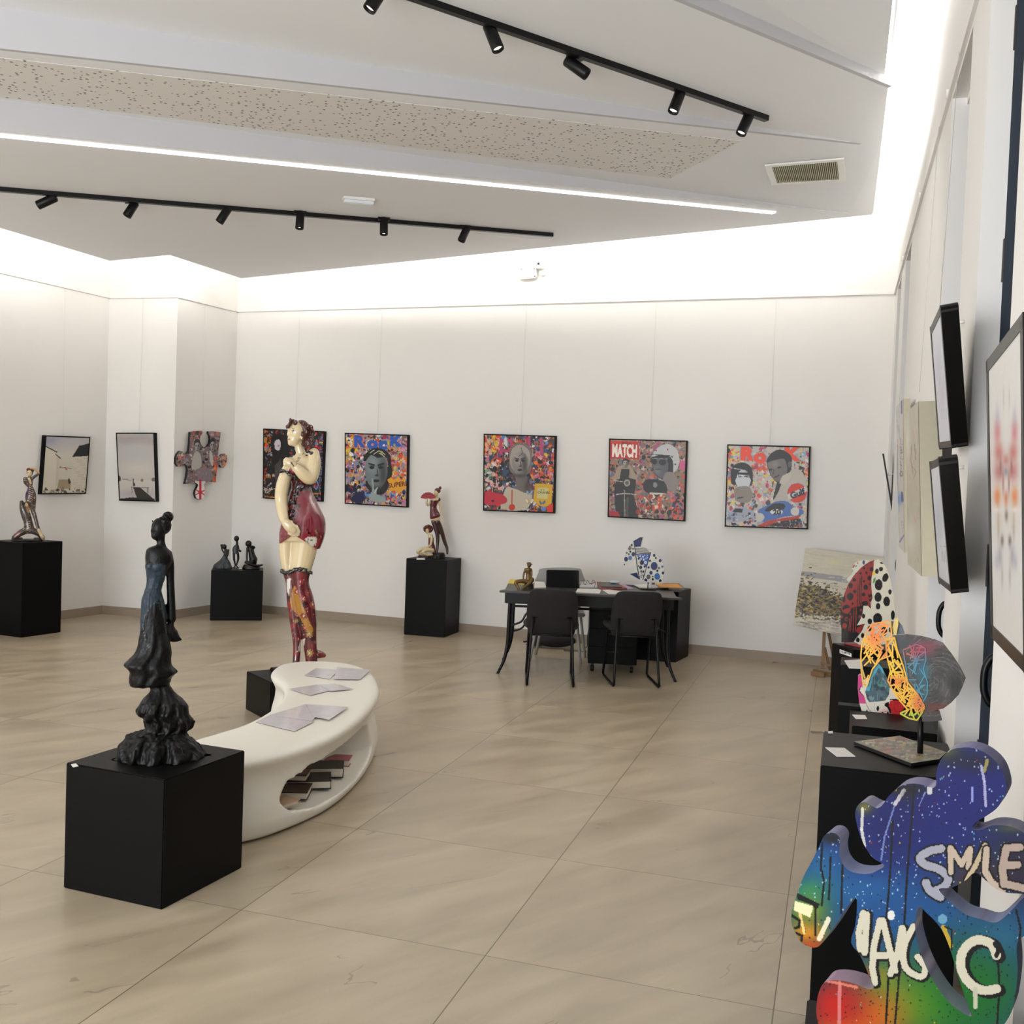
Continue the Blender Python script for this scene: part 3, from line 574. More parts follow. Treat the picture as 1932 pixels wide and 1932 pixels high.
cv.line([(112, 881), (135, 884)], 1.1, '6a5048'); cv.ell(125, 885, 2.5, 2, 'c07860'); cv.poly([(111, 905), (133, 905), (133, 922), (108, 922)], 'a08c70'); cv.splats(50, 82, 922, 165, 931, ['4c4034', '6c5a44', '8c7a60', '2c241e'], 3); cv.ell(130, 907, 1.6, 5, '2a2a2a'); cv.ell(131, 910, 2.4, 3, '24242a')
NL = Vector(((C3-C4).y, -(C3-C4).x, 0)).normalized()
def onLeft(u, v): 
    p = onPl(u, v, NL, NL.dot(C4)+.05); return p
quad_art('framed_photograph', 'framed photograph of a passage between two white barns', 'photograph', [(87, 823), (169, 826), (161, 930), (79, 931)], onLeft, cv, .045, NL, nu=90, nv=110)
cv = Cv(214, 812, 304, 952, 2.6, 'b9b4ae')
for k in range(14): cv.soft(222+6*k, 825+3*(k % 4), 14, 6, ['a39a98', 'b3a49a', '989298'][k % 3], .5)
cv.soft(255, 860, 30, 20, 'b6b6b8', .7); cv.soft(258, 885, 36, 16, 'cdc4b6', .8); cv.poly([(222, 906), (296, 906), (298, 945), (224, 943)], 'c4bdb4'); cv.soft(260, 932, 40, 9, 'a49ca0', .8)
cv.line([(226, 906), (294, 907)], .8, '8c8074'); cv.ell(225, 903, 3, 5, '3c3834'); cv.ell(268, 906, 2.6, 3, '8c6a58'); cv.ell(290, 905, 4, 3.5, '6c6458'); cv.line([(232, 904.5), (241, 904.5)], 1, '4a443e')
cv.poly([(251, 919), (264, 919), (292, 943), (260, 944)], '2f2825'); cv.line([(248, 919), (281, 920)], 1, '3c342e'); cv.line([(279, 920), (279, 933)], .8, '54504c'); cv.line([(249, 920), (249, 929)], .9, '3c342e'); cv.ell(251.5, 908, 1.3, 5, '26242a'); cv.ell(253, 914, 2.3, 3.5, '3a3840'); cv.poly([(226, 941), (250, 938), (292, 941), (292, 946), (226, 944)], '1c1817')
NJ = Vector(((C2-C3).y, -(C2-C3).x, 0)).normalized()
quad_art('framed_photograph', 'framed photograph of a person on a wooden jetty by still water', 'photograph', [(220, 818), (290, 818), (294, 945), (226, 943)], lambda u, v: onPl(u, v, NJ, NJ.dot(C2)+.05), cv, .045, NJ, nu=80, nv=110)

# ---------- cut-out plates: outline and colours in the plate's own plane
def in_poly(px_, py_, poly):
    m = np.zeros(len(px_), bool); n = len(poly)
    for i in range(n):
        (x1, y1), (x2, y2) = poly[i], poly[(i+1) % n]
        if y1 == y2: continue
        m ^= ((py_ >= min(y1, y2)) & (py_ < max(y1, y2)) & (px_ < x1+(py_-y1)*(x2-x1)/(y2-y1)))
    return m
def plate(name, outline, onfn, off, cv, step, m=M_art, side=None, holes=(), parent=None, side_col=None, soft_edge=0):
    """a thick cut-out board: painted front face, solid sides and back. off = vector to the back"""
    loops = [list(map(tuple, outline))]+[list(map(tuple, h)) for h in holes]
    pts = []; edges = []
    for lp in loops:
        b = len(pts); pts += [(float(p[0]), float(p[1])) for p in lp]; edges += [(b+i, b+(i+1) % len(lp)) for i in range(len(lp))]
    o_ = np.array(loops[0]); x0, y0 = o_.min(0); x1, y1 = o_.max(0); gx, gy = np.meshgrid(np.arange(x0, x1, step), np.arange(y0, y1, step)); gx[1::2] += step/2
    gx, gy = gx.ravel(), gy.ravel(); k = in_poly(gx, gy, loops[0])
    for h in loops[1:]: k &= ~in_poly(gx, gy, h)
    allb = np.array(pts)
    for q in allb: k &= (gx-q[0])**2+(gy-q[1])**2 > (step*.45)**2
    nb = len(pts); P2 = [Vector(p) for p in pts]+[Vector((a, b)) for a, b in zip(gx[k], gy[k])]
    vo, eo, fo, *_ = geometry.delaunay_2d_cdt(P2, edges, [], 1 if not holes else 0, 1e-5)
    V = np.array([tuple(v) for v in vo]); F = [f for f in fo]
    cen = np.array([V[list(f)].mean(0) for f in F]); kk = in_poly(cen[:, 0], cen[:, 1], loops[0])
    for h in loops[1:]: kk &= ~in_poly(cen[:, 0], cen[:, 1], h)
    F = [f for f, q in zip(F, kk) if q]; off = Vector(off)
    W = [onfn(u, v) for u, v in V]; n = len(W); cnt = {}
    for f in F:
        for i in range(len(f)):
            e = (f[i], f[(i+1) % len(f)]); cnt[e] = cnt.get(e, 0)+1
    border = [e for e in cnt if (e[1], e[0]) not in cnt]
    faces = [list(f) for f in F]+[[i+n for i in f][::-1] for f in F]; nf = len(F)
    # sides with their own vertices so their colour is their own
    ids = {}; extra = []
    def vid(i, z):
        if (i, z) not in ids: ids[i, z] = 2*n+len(extra); extra.append((W[i]+off*z, V[i]))
        return ids[i, z]
    for a, b in border: faces.append([vid(b, 0), vid(a, 0), vid(a, 1), vid(b, 1)])
    me = bpy.data.meshes.new(name); me.from_pydata([tuple(p) for p in W]+[tuple(p+off) for p in W]+[tuple(p) for p, _ in extra], [], faces)
    o = link(name, me, m); col = cv.at(V[:, 0], V[:, 1]); E = np.array([q for _, q in extra])
    ce = cv.at(E[:, 0], E[:, 1]) if side_col is None else (side_col(E) if callable(side_col) else np.tile(hx(side_col), (len(E), 1)))
    back = np.tile(hx('c8c2b8'), (n, 1)); C = np.concatenate([col, back, ce]); paint_verts(o, lambda q: C)
    if parent: o.parent = parent; o.matrix_parent_inverse = parent.matrix_world.inverted()
    return o
# puzzle piece on the jog side wall
def pz(pts): return [(320+x*.0828, 800+y*.0828) for x, y in pts]
out = pz([(475, 185), (600, 160), (735, 152), (755, 185), (735, 230), (700, 290), (695, 380), (720, 460), (760, 515), (810, 540), (870, 510), (915, 440), (930, 350), (920, 270), (885, 215), (890, 165), (1000, 165), (1165, 190), (1150, 330), (1125, 480), (1110, 620), (1115, 720), (1150, 745), (1200, 690), (1260, 675), (1305, 720), (1310, 820), (1280, 930), (1230, 1000), (1180, 990), (1150, 930), (1110, 930), (1085, 1000), (1070, 1130), (1055, 1330), (900, 1315), (800, 1340), (780, 1400), (800, 1480), (805, 1580), (770, 1680), (690, 1730), (610, 1690), (580, 1600), (590, 1520), (635, 1440), (650, 1380), (600, 1340), (500, 1345), (355, 1365), (395, 1200), (415, 1050), (400, 950), (350, 905), (290, 915), (240, 975), (190, 970), (145, 900), (145, 780), (180, 680), (240, 612), (300, 625), (330, 680), (390, 690), (440, 620), (460, 450)])
cv = Cv(328, 806, 432, 946, 3.2, '7c6c6c'); R2 = random.Random(12)
cv.splats(520, 330, 808, 430, 946, ['7c7078', '9a8c98', '3c3438', '1c1a1c', 'c8c0bc', 'b08a94', 'd8643c', '5a5048', 'b8a8b8', '8a7a60'], 3.5, R2)
cv.splats(40, 362, 812, 382, 826, ['d8444c', 'e86a5a', '3a4a38'], 3, R2); cv.splats(40, 332, 850, 350, 882, ['d8505c', 'e0988c', '7aa8b8', '283028', 'c8c8a0'], 3, R2); cv.splats(30, 414, 856, 430, 882, ['e08a3c', 'd8a858', 'c8a0b8', '2a2020'], 3, R2); cv.splats(40, 402, 862, 410, 910, ['e8602c', 'd8502c', 'e8a070'], 3, R2)
face(cv, 372, 843, 11, 21, 'a09c98', '3a3836'); cv.poly([(366, 856), (377, 855), (380, 880), (362, 885)], 'b4b0aa', 1, 3); face(cv, 401, 841, 10, 20, '9a9696', '222022'); cv.poly([(395, 850), (401, 856), (402, 880), (396, 870)], 'c0bcb8', 1, 2)
cv.poly([(372, 885), (395, 884), (402, 905), (375, 908)], '8c8088', .8, 3); cv.poly([(368, 908), (388, 908), (388, 945), (366, 945)], 'e8dcd8'); cv.line([(378, 906), (378, 943)], 4, 'c8283c'); cv.line([(368, 934), (388, 924)], 2, 'c8283c'); cv.line([(368, 923), (388, 935)], 2, 'c8283c'); cv.ell(378, 929, 4, 4, 'c8283c')
NS = Vector(((WA-C2).y, -(WA-C2).x, 0)).normalized(); onSide = lambda u, v: onPl(u, v, NS, NS.dot(C2)+.06)
r_ = empty('puzzle_wall_art', onSide(378, 875)-NS*.05, 'jigsaw-piece shaped collage hanging in the corner with a flag-patterned tab', 'wall art'); plate('puzzle_board', out, onSide, -NS*.03, cv, .55, M_art, parent=r_, side_col='141414')

# ---------- steel wires from the rail down to the pictures
def wire(u0, v1, n, k, nm=None):
    p1 = onPl(u0, v1, n, k+.03); p0 = Vector((p1.x, p1.y, RAIL-.01)) - Vector(n)*.018
    if nm is None: nm = 'painting'
    o = tube('hanging_wire', [p0, p1], .0013, M_wire, n=5); tag(o, nm, 'wire')
kB = BN.dot(WA)
for u, v, l in ((557, 812, 'thin steel wire holding the dark painting behind the tall figure'), (712, 820, 'thin steel wire above the painting with blue ROCK lettering'), (983, 822, 'thin steel wire above the blonde woman painting'), (1227, 831, 'thin steel wire above the MATCH painting'), (1452, 842, 'thin steel wire above the orange ROCK painting')): wire(u, v, BN, kB, l)
wire(119, 824, NL, NL.dot(C4), 'thin steel wire above the white barns photograph'); wire(262, 818, NJ, NJ.dot(C2), 'thin steel wire above the jetty photograph'); wire(382, 845, NS, NS.dot(C2), 'thin steel wire above the jigsaw-piece art')

# ================================================================== CEILING AND WALL FITTINGS
M_led = mat('led_diffuser', 'ffffff', .5, emit=7, var=0)
bm = bmesh.new(); a, b = onP(0, 255, A_), onP(1460, 401, A_); a = extend(b, a, -7.0); add_beam(bm, a+Vector((0, 0, -.002)), b+Vector((0, 0, -.002)), .045, .012)
r_ = empty('linear_ceiling_light', b, 'long glowing white light strip set into the ceiling', 'light'); finish('diffuser', bm, M_led, r_)
M_lens = mat('spot_lens', 'fff2dc', .3, emit=3, var=0)
def track(name, label, a, b, heads, labels, group, P, w=.036):
    r = empty(name, (a+b)/2, label, 'track light rail'); n = Vector(P[0]); n = n if n.z > 0 else -n
    d = (b-a).normalized(); bm = bmesh.new(); add_beam(bm, a-n*.017, b-n*.017, w, .034, up=n); finish('rail', bm, M_blackmetal, r)
    for (at_, end, ln), lab in zip(heads, labels):
        p = onP(*at_, P)-n*.035; rr = ray(*end); dist = (p-CO).dot(ray(*at_))/ray(*at_).length_squared; e = CO+rr*dist; dirv = (e-p); dirv -= n*.02; dirv = dirv.normalized()
        s = empty('spotlight', p, lab, 'spotlight', group)
        bm = bmesh.new(); add_beam(bm, p+n*.02-d*.05, p+n*.02+d*.05, .03, .025, up=n); finish('adapter', bm, M_blackmetal, s)
        st = p-n*.03; R = dirv.to_track_quat('Z', 'Y').to_matrix()
        tube('stem', [p+n*.015, st-n*.01], .009, M_blackmetal, s, 8)
        bm = bmesh.new(); add_lathe(bm, [(.001, -.062), (.028, -.06), (.034, -.052), (.035, ln-.062), (.033, ln-.055), (.028, ln-.058), (.027, ln-.075), (.001, ln-.075)], st, 20, R); h_ = finish('lamp_head', bm, M_blackmetal, s, True)
        bm = bmesh.new(); add_lathe(bm, [(.001, 0), (.0265, .001), (.001, .002)], st+dirv*(ln-.074), 16, R); finish('lens', bm, M_lens, s)
        L = bpy.data.lights.new('spot', 'SPOT'); L.energy = 26; L.spot_size = 1.0; L.spot_blend = .7; L.color = (1, .95, .88); L.shadow_soft_size = .03
        lo = bpy.data.objects.new('spot_beam', L); COL.objects.link(lo); lo.matrix_world = Matrix.Translation(st+dirv*(ln-.05)) @ (-dirv).to_track_quat('Z', 'Y').to_matrix().to_4x4()
        lo.parent = s; lo.matrix_parent_inverse = s.matrix_world.inverted()
a, b = onP(0, 353, A_), onP(1043, 440, A_); a = extend(b, a, -6.9)
track('track_light_rail', 'long black track rail on the ceiling, the lower one in view', a, b,
      [((92, 362), (58, 381), .15), ((248, 378), (240, 394), .13), ((424, 388), (408, 416), .14), ((566, 398), (564, 430), .14), ((724, 410), (724, 441), .14), ((877, 425), (866, 453), .14)],
      ['black spotlight at far left of the lower track, its face glowing', 'short black spotlight second from the left on the lower track', 'black spotlight leaning left, third on the lower track', 'upright black spotlight, fourth on the lower track', 'upright black spotlight below the emergency light, fifth on the lower track', 'black spotlight leaning left at the right end of the lower track'], 'spotlights on the lower track', A_)
b = onP(1447, 219, C_); m_ = onP(860, 16, C_); a = extend(b, m_, -3.4)
track('track_light_rail', 'thick black track rail on the ceiling, the upper one in view', a, b,
      [((716, -35), (688, 14), .15), ((930, 42), (947, 90), .15), ((1085, 102), (1123, 134), .15), ((1281, 165), (1268, 203), .15), ((1410, 209), (1396, 244), .15)],
      ['black spotlight cut off by the top edge of the view', 'large black spotlight leaning right on the upper track', 'black spotlight turned along the rail, pointing right, on the upper track', 'black spotlight leaning left, next to last on the upper track', 'black spotlight at the right end of the upper track'], 'spotlights on the upper track', C_, .04)
# air vent
M_vent = mat('vent_slats', 'c9c6a8', .6); c = [onP(u, v, B_)+Vector((0, 0, -.004)) for u, v in ((1443, 309), (1592, 296), (1596, 338), (1456, 346))]
r_ = empty('ceiling_vent', c[0], 'white rectangular air vent with fine slats in the ceiling', 'vent'); bm = bmesh.new(); mid = sum(c, Vector())/4
ins = [mid+(p-mid)*.83 for p in c]; dn = Vector((0, 0, -.012))
for i in range(4): add_hex(bm, [c[i], c[(i+1) % 4], ins[(i+1) % 4], ins[i]], [p+dn for p in (c[i], c[(i+1) % 4], ins[(i+1) % 4], ins[i])])
finish('frame', bm, M_white, r_); bm = bmesh.new()
for k in range(34):
    t = (k+.5)/34; a, b = ins[0].lerp(ins[1], t), ins[3].lerp(ins[2], t); add_beam(bm, a+dn*.4, b+dn*.4, .005, .012)
finish('slats', bm, M_vent, r_); bm = bmesh.new(); add_hex(bm, [p+dn*.05 for p in ins], [p+dn*.01 for p in ins]); finish('backing', bm, mat('vent_dark', '6f6c58', .8), r_)
a, b = onP(647, 371, A_), onP(706, 376, A_); r_ = empty('emergency_light', a, 'small white emergency light bar on the ceiling', 'light')
beam('housing', a+Vector((0, 0, -.012)), b+Vector((0, 0, -.012)), .085, .022, M_white, r_, bevel=.004); beam('diffuser', a+Vector((.01, 0, -.034)), b+Vector((-.01, 0, -.034)), .06, .022, mat('clear_diffuser', 'dfe3ea', .25), r_, bevel=.004)
# detector and camera on the back wall
p = onBack(996, 513, .0); r_ = empty('alarm_box', p, 'white alarm box high on the back wall', 'alarm'); a, b = onBack(979, 514, .035), onBack(1013, 511, .035); beam('cover', a, b, .07, .15, M_white, r_, bevel=.01)
for q in ((984, 508), (1008, 507), (1009, 521)): box('screw', onBack(*q, .072)-Vector((0, 0, .006)), .008, .006, .01, M_blackmetal, r_, bevel=0)
r_ = empty('security_camera', onBack(1024, 505), 'small round white security camera beside the alarm box', 'camera'); R = BN.to_track_quat('Z', 'Y').to_matrix()
bm = bmesh.new(); add_lathe(bm, [(.03, 0), (.042, .01), (.044, .09), (.05, .12), (.046, .125), (.042, .115), (.001, .115)], onBack(1023, 502, .0), 24, R); finish('housing', bm, M_white, r_, True)
bm = bmesh.new(); add_lathe(bm, [(.014, .11), (.012, .121), (.001, .122)], onBack(1023, 502, .0), 16, R); finish('lens', bm, M_blackmetal, r_, True)
bm = bmesh.new(); add_lathe(bm, [(.028, 0), (.026, .05), (.001, .055)], onBack(1025, 517, .0), 20, R); finish('base', bm, M_white, r_, True)
# ================================================================== PLINTHS
def plinth(label, p0, p1, p2, h, m=None, bevel=.004):
    """black cube plinth: three floor corners (left, near, right) and a height"""
    p0, p1, p2 = (Vector((*p, 0)) for p in (p0, p1, p2)); p3 = p0+p2-p1; c = (p0+p2)/2
    bm = bmesh.new(); up = Vector((0, 0, h)); q = [p0, p1, p2, p3]; add_hex(bm, q, [p+up for p in q])
    o = finish('plinth', bm, m or M_black, bevel=bevel); return tag(o, label, 'plinth', 'black display plinths')
plinth('low black cube plinth under the dark statue in a blue dress, nearest the camera', (-2.80, 3.215), (-2.33, 3.19), (-2.285, 3.655), .49)
plinth('tall black plinth cut off by the left edge, under two entwined figurines', (-7.63, 7.69), (-7.20, 7.65), (-7.13, 8.08), .885)
plinth('small black cube plinth carrying three little dark figurines', (-6.40, 9.47), (-5.94, 9.76), (-6.14, 10.09), .545)
plinth('upright black plinth under the figurine holding a red fan', (-4.22, 9.68), (-3.78, 9.70), (-3.785, 10.13), .79)
plinth('dark low plinth partly hidden by the white bench, under the tall figure', (-3.82, 6.10), (-3.48, 5.85), (-3.23, 6.19), .262)
def sheet(name, label, cat, q, z, m, th=.002, group=None, parent=None):
    """thin sheet from pixel corners on the level z"""
    c = [onZ(u, v, z) for u, v in q]; bm = bmesh.new(); add_hex(bm, c, [p+Vector((0, 0, th)) for p in c]); o = finish(name, bm, m, parent)
    return tag(o, label, cat, group) if label else o
M_card = mat('white_card', 'e6e2dc', .5, var=.02)
sheet('label_card', 'tiny white label on the corner of the nearest black plinth', 'label', [(134, 1443), (143, 1441), (148, 1446), (138, 1448)], .491, M_card)
sheet('label_card', 'white label card beside the kneeling figurine on the upright plinth', 'label', [(786, 1053), (801, 1053), (802, 1056), (786, 1056)], .791, M_card)
sheet('label_card', 'thin white label on the plinth with three little figurines', 'label', [(453, 1071), (477, 1071), (478, 1073), (450, 1073)], .546, M_card)

# ================================================================== WHITE BENCH
M_bench = mat('bench_moulded_plastic', 'ebe6da', .38, var=.012, scale=5)
BH = .38
bo = [(459, 1437), (520, 1425), (600, 1400), (650, 1377), (690, 1347), (713, 1318), (720, 1296), (708, 1270), (685, 1256), (650, 1248), (600, 1245), (560, 1246), (525, 1252), (508, 1265), (512, 1277), (526, 1288), (532, 1304), (516, 1329), (464, 1360), (400, 1381), (352, 1396)]
bp = [onZ(u, v, BH) for u, v in bo]+[Vector((-2.78, 3.80, BH)), Vector((-2.60, 3.73, BH)), Vector((-2.45, 3.74, BH))]
ol = closed_curve([(p.x, p.y) for p in bp], 5)
def offs(o, d):
    n = len(o); r = []
    for i in range(n):
        t = np.array(o[(i+1) % n])-np.array(o[i-1]); t = t/(np.hypot(*t)+1e-9); r.append(np.array(o[i])+np.array([t[1], -t[0]])*d)
    return r
sgn = 1 if sum((ol[i][0]*ol[(i+1) % len(ol)][1]-ol[(i+1) % len(ol)][0]*ol[i][1]) for i in range(len(ol))) > 0 else -1
def bench_bm():
    bm = bmesh.new(); rs = []
    for z, d in ((.006, -.035), (.03, -.022), (.08, -.014), (.15, -.022), (.22, -.04), (.28, -.045), (.32, -.028), (.345, -.012), (.36, -.01), (.372, -.022), (.38, -.05)):
        k = sgn*d; rs.append([bm.verts.new((*p, z)) for p in offs(ol, k)])
    n = len(ol)
    for a, b in zip(rs[:-1], rs[1:]):
        for i in range(n): bm.faces.new((a[i], a[(i+1) % n], b[(i+1) % n], b[i]))
    bm.faces.new(rs[0][::-1]); bm.faces.new(rs[-1]); return bm
bench = finish('bench', bench_bm(), M_bench); tag(bench, 'white curved moulded bench with an oval book niche in its side', 'bench')
cb = bmesh.new(); path = [(-2.435, 4.06), (-2.42, 4.13), (-2.40, 4.3), (-2.385, 4.55), (-2.41, 4.8), (-2.46, 5.02), (-2.52, 5.16)]
add_tube(cb, [(x, y, .15+.02*i/6) for i, (x, y) in enumerate(path)], [.06, .14, .20, .21, .21, .19, .13], 20, .55)
cut = finish('cut', cb, None); cut.rotation_euler = (0, 0, 0)
# make the cutter's flat axis vertical
evald(bench, [('BOOLEAN', dict(object=cut, operation='DIFFERENCE', solver='EXACT')), ('REMESH', dict(mode='VOXEL', voxel_size=.011, use_smooth_shade=True)), ('SMOOTH', dict(iterations=7, factor=.5))])
bpy.data.objects.remove(cut)
bk = [('beige hardback book lying nearest in the bench niche', 'c8a888', (-2.425, 4.19), .16, .10, .022, 1.3, .082), ('cream booklet tucked at the near end of the niche', 'd8cab4', (-2.55, 4.25), .13, .1, .012, .9, .075),
      ('dark brown book leaning in the middle of the niche', '3c2a22', (-2.52, 4.42), .22, .16, .035, .35, .058), ('black book with white pages in the middle of the niche', '151515', (-2.50, 4.60), .22, .16, .04, .5, .06),
      ('dark red book stacked in the niche of the bench', '5a2028', (-2.56, 4.55), .15, .12, .03, .3, .101), ('black book far inside the niche', '1a1a1c', (-2.52, 4.80), .2, .15, .05, .45, .06), ('pink paperback at the far end of the niche', 'b0606c', (-2.55, 4.99), .16, .11, .035, .3, .062)]
for lab, c, (x, y), a, b, t, rz, z in bk:
    r_ = empty('book', (x, y, z), lab, 'book', None, rz); mm = mat('book_cover_'+c, c, .4); mp_ = mat('book_pages', 'ddd5c4', .7)
    box('pages', Vector((x, y, z+.003)), a-.01, b-.01, t-.006, mp_, r_, rz, .001)
    q = bmesh.new(); add_box(q, (x, y, z), a, b, .003, rz); add_box(q, (x, y, z+t-.003), a, b, .003, rz); add_box(q, Vector((x, y, z))+Matrix.Rotation(rz, 3, 'Z') @ Vector((-a/2, 0, 0)), .004, b, t, rz); finish('cover', q, mm, r_)
M_sleeve = mat('laminated_sheet', 'd2ced2', .2, var=.14, scale=14, coat=.3)
sl = [('laminated sheet at far left of the bench top', [(574, 1274), (596, 1261), (640, 1264), (622, 1281)], 0), ('laminated sheet at the far right of the bench top', [(630, 1281), (636, 1259), (700, 1264), (679, 1282)], .003), ('laminated sheet left of middle on the bench top', [(545, 1300), (598, 1292), (622, 1303), (586, 1312)], 0),
      ('laminated sheet right of middle on the bench top', [(601, 1292), (632, 1290), (666, 1300), (624, 1304)], .003), ('laminated sheet nearest the camera on the bench top', [(483, 1362), (510, 1349), (592, 1362), (556, 1380)], 0), ('laminated sheet overlapping the nearest one on the bench', [(510, 1349), (576, 1329), (612, 1336), (588, 1361)], .003), ('laminated sheet reaching the bench edge, right of the near cluster', [(578, 1329), (657, 1334), (622, 1358), (590, 1352)], .006)]
for lab, q, dz in sl:
    o = sheet('paper_sheet', lab, 'paper', q, .384+dz, M_sleeve, .0015, 'laminated sheets on the bench')

# ================================================================== DESK
M_wood = mat('dark_desk_top', '3c3834', .35, var=.15, scale=9)
M_char = mat('charcoal_fabric', '1e1b1c', .85, var=.12, scale=120, bump=.2)
M_grey = mat('light_grey_plastic', '9b9b98', .4)
DH = .705
D0 = Vector((-2.69, 8.14, 0)); ex = Vector((.969, .247, 0)).normalized(); ey = Vector((-ex.y, ex.x, 0)); DL, DD = 1.53, .72
def D(x, y, z=0): return D0+ex*x+ey*y+Vector((0, 0, z))
desk = empty('desk', D(DL/2, DD/2), 'long black desk with thin splayed metal legs', 'desk', rz=0)
bm = bmesh.new(); k = .05
q = [D(0, 0), D(DL, 0), D(DL-.04, .12), D(DL-.02, DD), D(.03, DD), D(.04, .12)]; add_hex(bm, [p+Vector((0, 0, DH-.018)) for p in q], [p+Vector((0, 0, DH)) for p in q]); finish('desk_top', bm, M_wood, desk, bevel=.003)
bm = bmesh.new()
for a, b in ((D(.06, .05), D(DL-.08, .05)), (D(.06, DD-.05), D(DL-.08, DD-.05)), (D(.06, .05), D(.06, DD-.05)), (D(DL-.08, .05), D(DL-.08, DD-.05))): add_beam(bm, a+Vector((0, 0, DH-.065)), b+Vector((0, 0, DH-.065)), .03, .09)
finish('apron', bm, M_blackmetal, desk)
for sx_ in (0, 1):
    for sy_ in (0, 1):
        X, Y = (.09, DL-.11)[sx_], (.07, DD-.07)[sy_]; ox, oy = (-1, 1)[sx_], (-1, 1)[sy_]
        tube('leg', [D(X, Y, DH-.1), D(X+ox*.004, Y, .45), D(X+ox*.008, Y+oy*.0, .26), D(X+ox*.03, Y+oy*.02, .12), D(X+ox*.075, Y+oy*.05, .012), D(X+ox*.078, Y+oy*.052, 0)], [.017, .016, .017, .014, .012, .019], M_blackmetal, desk, curve=4)
    X = (.09, DL-.11)[sx_]; o_ = (1, -1)[sx_]
    tube('brace', [D(X, .07, .40), D(X+o_*.10, .07, .44), D(X+o_*.15, .07, .52), D(X+o_*.26, .07, .58), D(X+o_*.36, .07, .59)], .009, M_blackmetal, desk, curve=4)
    tube('brace', [D(X, DD-.07, .27), D(X+o_*.09, DD-.07, .31), D(X+o_*.14, DD-.07, .44), D(X+o_*.17, DD-.07, .6)], .009, M_blackmetal, desk, curve=4)
beam('stretcher', D(.1, DD/2, .535), D(DL-.12, DD/2, .535), .02, .02, M_blackmetal, desk)
def chair(pos, rz, label):
    r = empty('chair', (*pos, 0), label, 'chair', 'dark chairs in front of the desk', rz); R = Matrix.Rotation(rz, 3, 'Z'); P0 = Vector((*pos, 0))
    L = lambda x, y, z: P0+R @ Vector((x, y, z))
    def pad(name, fn, nu, nv, th):
        bm = bmesh.new(); g = [[None]*(nv+1) for _ in range(nu+1)]; h = [[None]*(nv+1) for _ in range(nu+1)]
        for i in range(nu+1):
            for j in range(nv+1):
                p, n = fn(i/nu, j/nv); e = min(i/nu, 1-i/nu)*nu; f = min(j/nv, 1-j/nv)*nv; t = th*(1 if min(e, f) >= 1 else .45)
                g[i][j] = bm.verts.new(L(*(Vector(p)+Vector(n)*t/2))); h[i][j] = bm.verts.new(L(*(Vector(p)-Vector(n)*t/2)))
        for i in range(nu):
            for j in range(nv):
                bm.faces.new((g[i][j], g[i+1][j], g[i+1][j+1], g[i][j+1])); bm.faces.new((h[i][j], h[i][j+1], h[i+1][j+1], h[i+1][j]))
        for i in range(nu): bm.faces.new((g[i][0], h[i][0], h[i+1][0], g[i+1][0])); bm.faces.new((g[i][nv], g[i+1][nv], h[i+1][nv], h[i][nv]))
        for j in range(nv): bm.faces.new((g[0][j], g[0][j+1], h[0][j+1], h[0][j])); bm.faces.new((g[nu][j], h[nu][j], h[nu][j+1], g[nu][j+1]))
        o = finish(name, bm, M_char, r, True); md = o.modifiers.new('s', 'SUBSURF'); md.levels = md.render_levels = 1
    def back(u, v):
        w = .19+.02*math.sin(v*PI); w *= (1 if v < .9 else 1-.04*((v-.9)/.1)**2)
        x = (u-.5)*2*w; return (x, .03+.055*(1-v)-.10*v+.04*(abs(u-.5)*2)**2, .385+.395*v-(.012*(abs(u-.5)*2)**6 if v > .8 else 0)), (0, 1, .2)
    def seat(u, v):
        w = .205+.03*math.sin(v*PI); x = (u-.5)*2*w; return (x, .06+.40*v, .435+.015*v+.02*(abs(u-.5)*2)**3), (0, 0, 1)
    pad('backrest', back, 8, 8, .045); pad('seat', seat, 8, 6, .06)
    for s in (-1, 1):
        tube('leg', [L(s*.15, .02, .545), L(s*.165, .0, .40), L(s*.18, -.06, .10), L(s*.185, -.08, .02), L(s*.185, -.05, .009), L(s*.19, .40, .009), L(s*.19, .44, .02), L(s*.18, .36, .40)], .0105, M_blackmetal, r, 8)
    for y_, z_, w_ in ((.02, .545, .15), (.36, .40, .18), (.02, .40, .165)): tube('crossbar', [L(-w_, y_, z_), L(w_, y_, z_)], .009, M_blackmetal, r, 8)
chair((-2.155, 7.90), .30, 'dark upholstered chair at the left of the desk, seen from behind'); chair((-1.52, 8.19), .38, 'dark upholstered chair at the right of the desk, turned a little, sled feet showing')
# grey chair on the far side
g = empty('desk_chair', onZ(1055, 1235), 'light grey chair on the far side of the desk, behind the open laptop', 'chair'); FG = Facing((-2.38, 9.25, 0))
bm = bmesh.new()
for w_, (a, b) in enumerate(((0, .03),)):
    q = [FG(u, v) for u, v in closed_curve([(1013, 1112), (1016, 1080), (1022, 1073), (1060, 1071), (1092, 1073), (1098, 1080), (1100, 1112)], 4)]; poly_prism(bm, q, FG.f*.03)
finish('backrest', bm, M_grey, g, bevel=.004)
gz = .43; gc = Vector((-2.38, 9.02, 0)); 
bm = bmesh.new(); add_box(bm, gc+Vector((0, 0, gz)), .42, .40, .035, .3); finish('seat', bm, M_grey, g, bevel=.01)
beam('back_post', gc+Vector((-.2, .26, gz)), FG(1022, 1100, .04), .03, .02, M_grey, g); beam('back_post', gc+Vector((.1, .28, gz)), FG(1090, 1100, .04), .03, .02, M_grey, g)
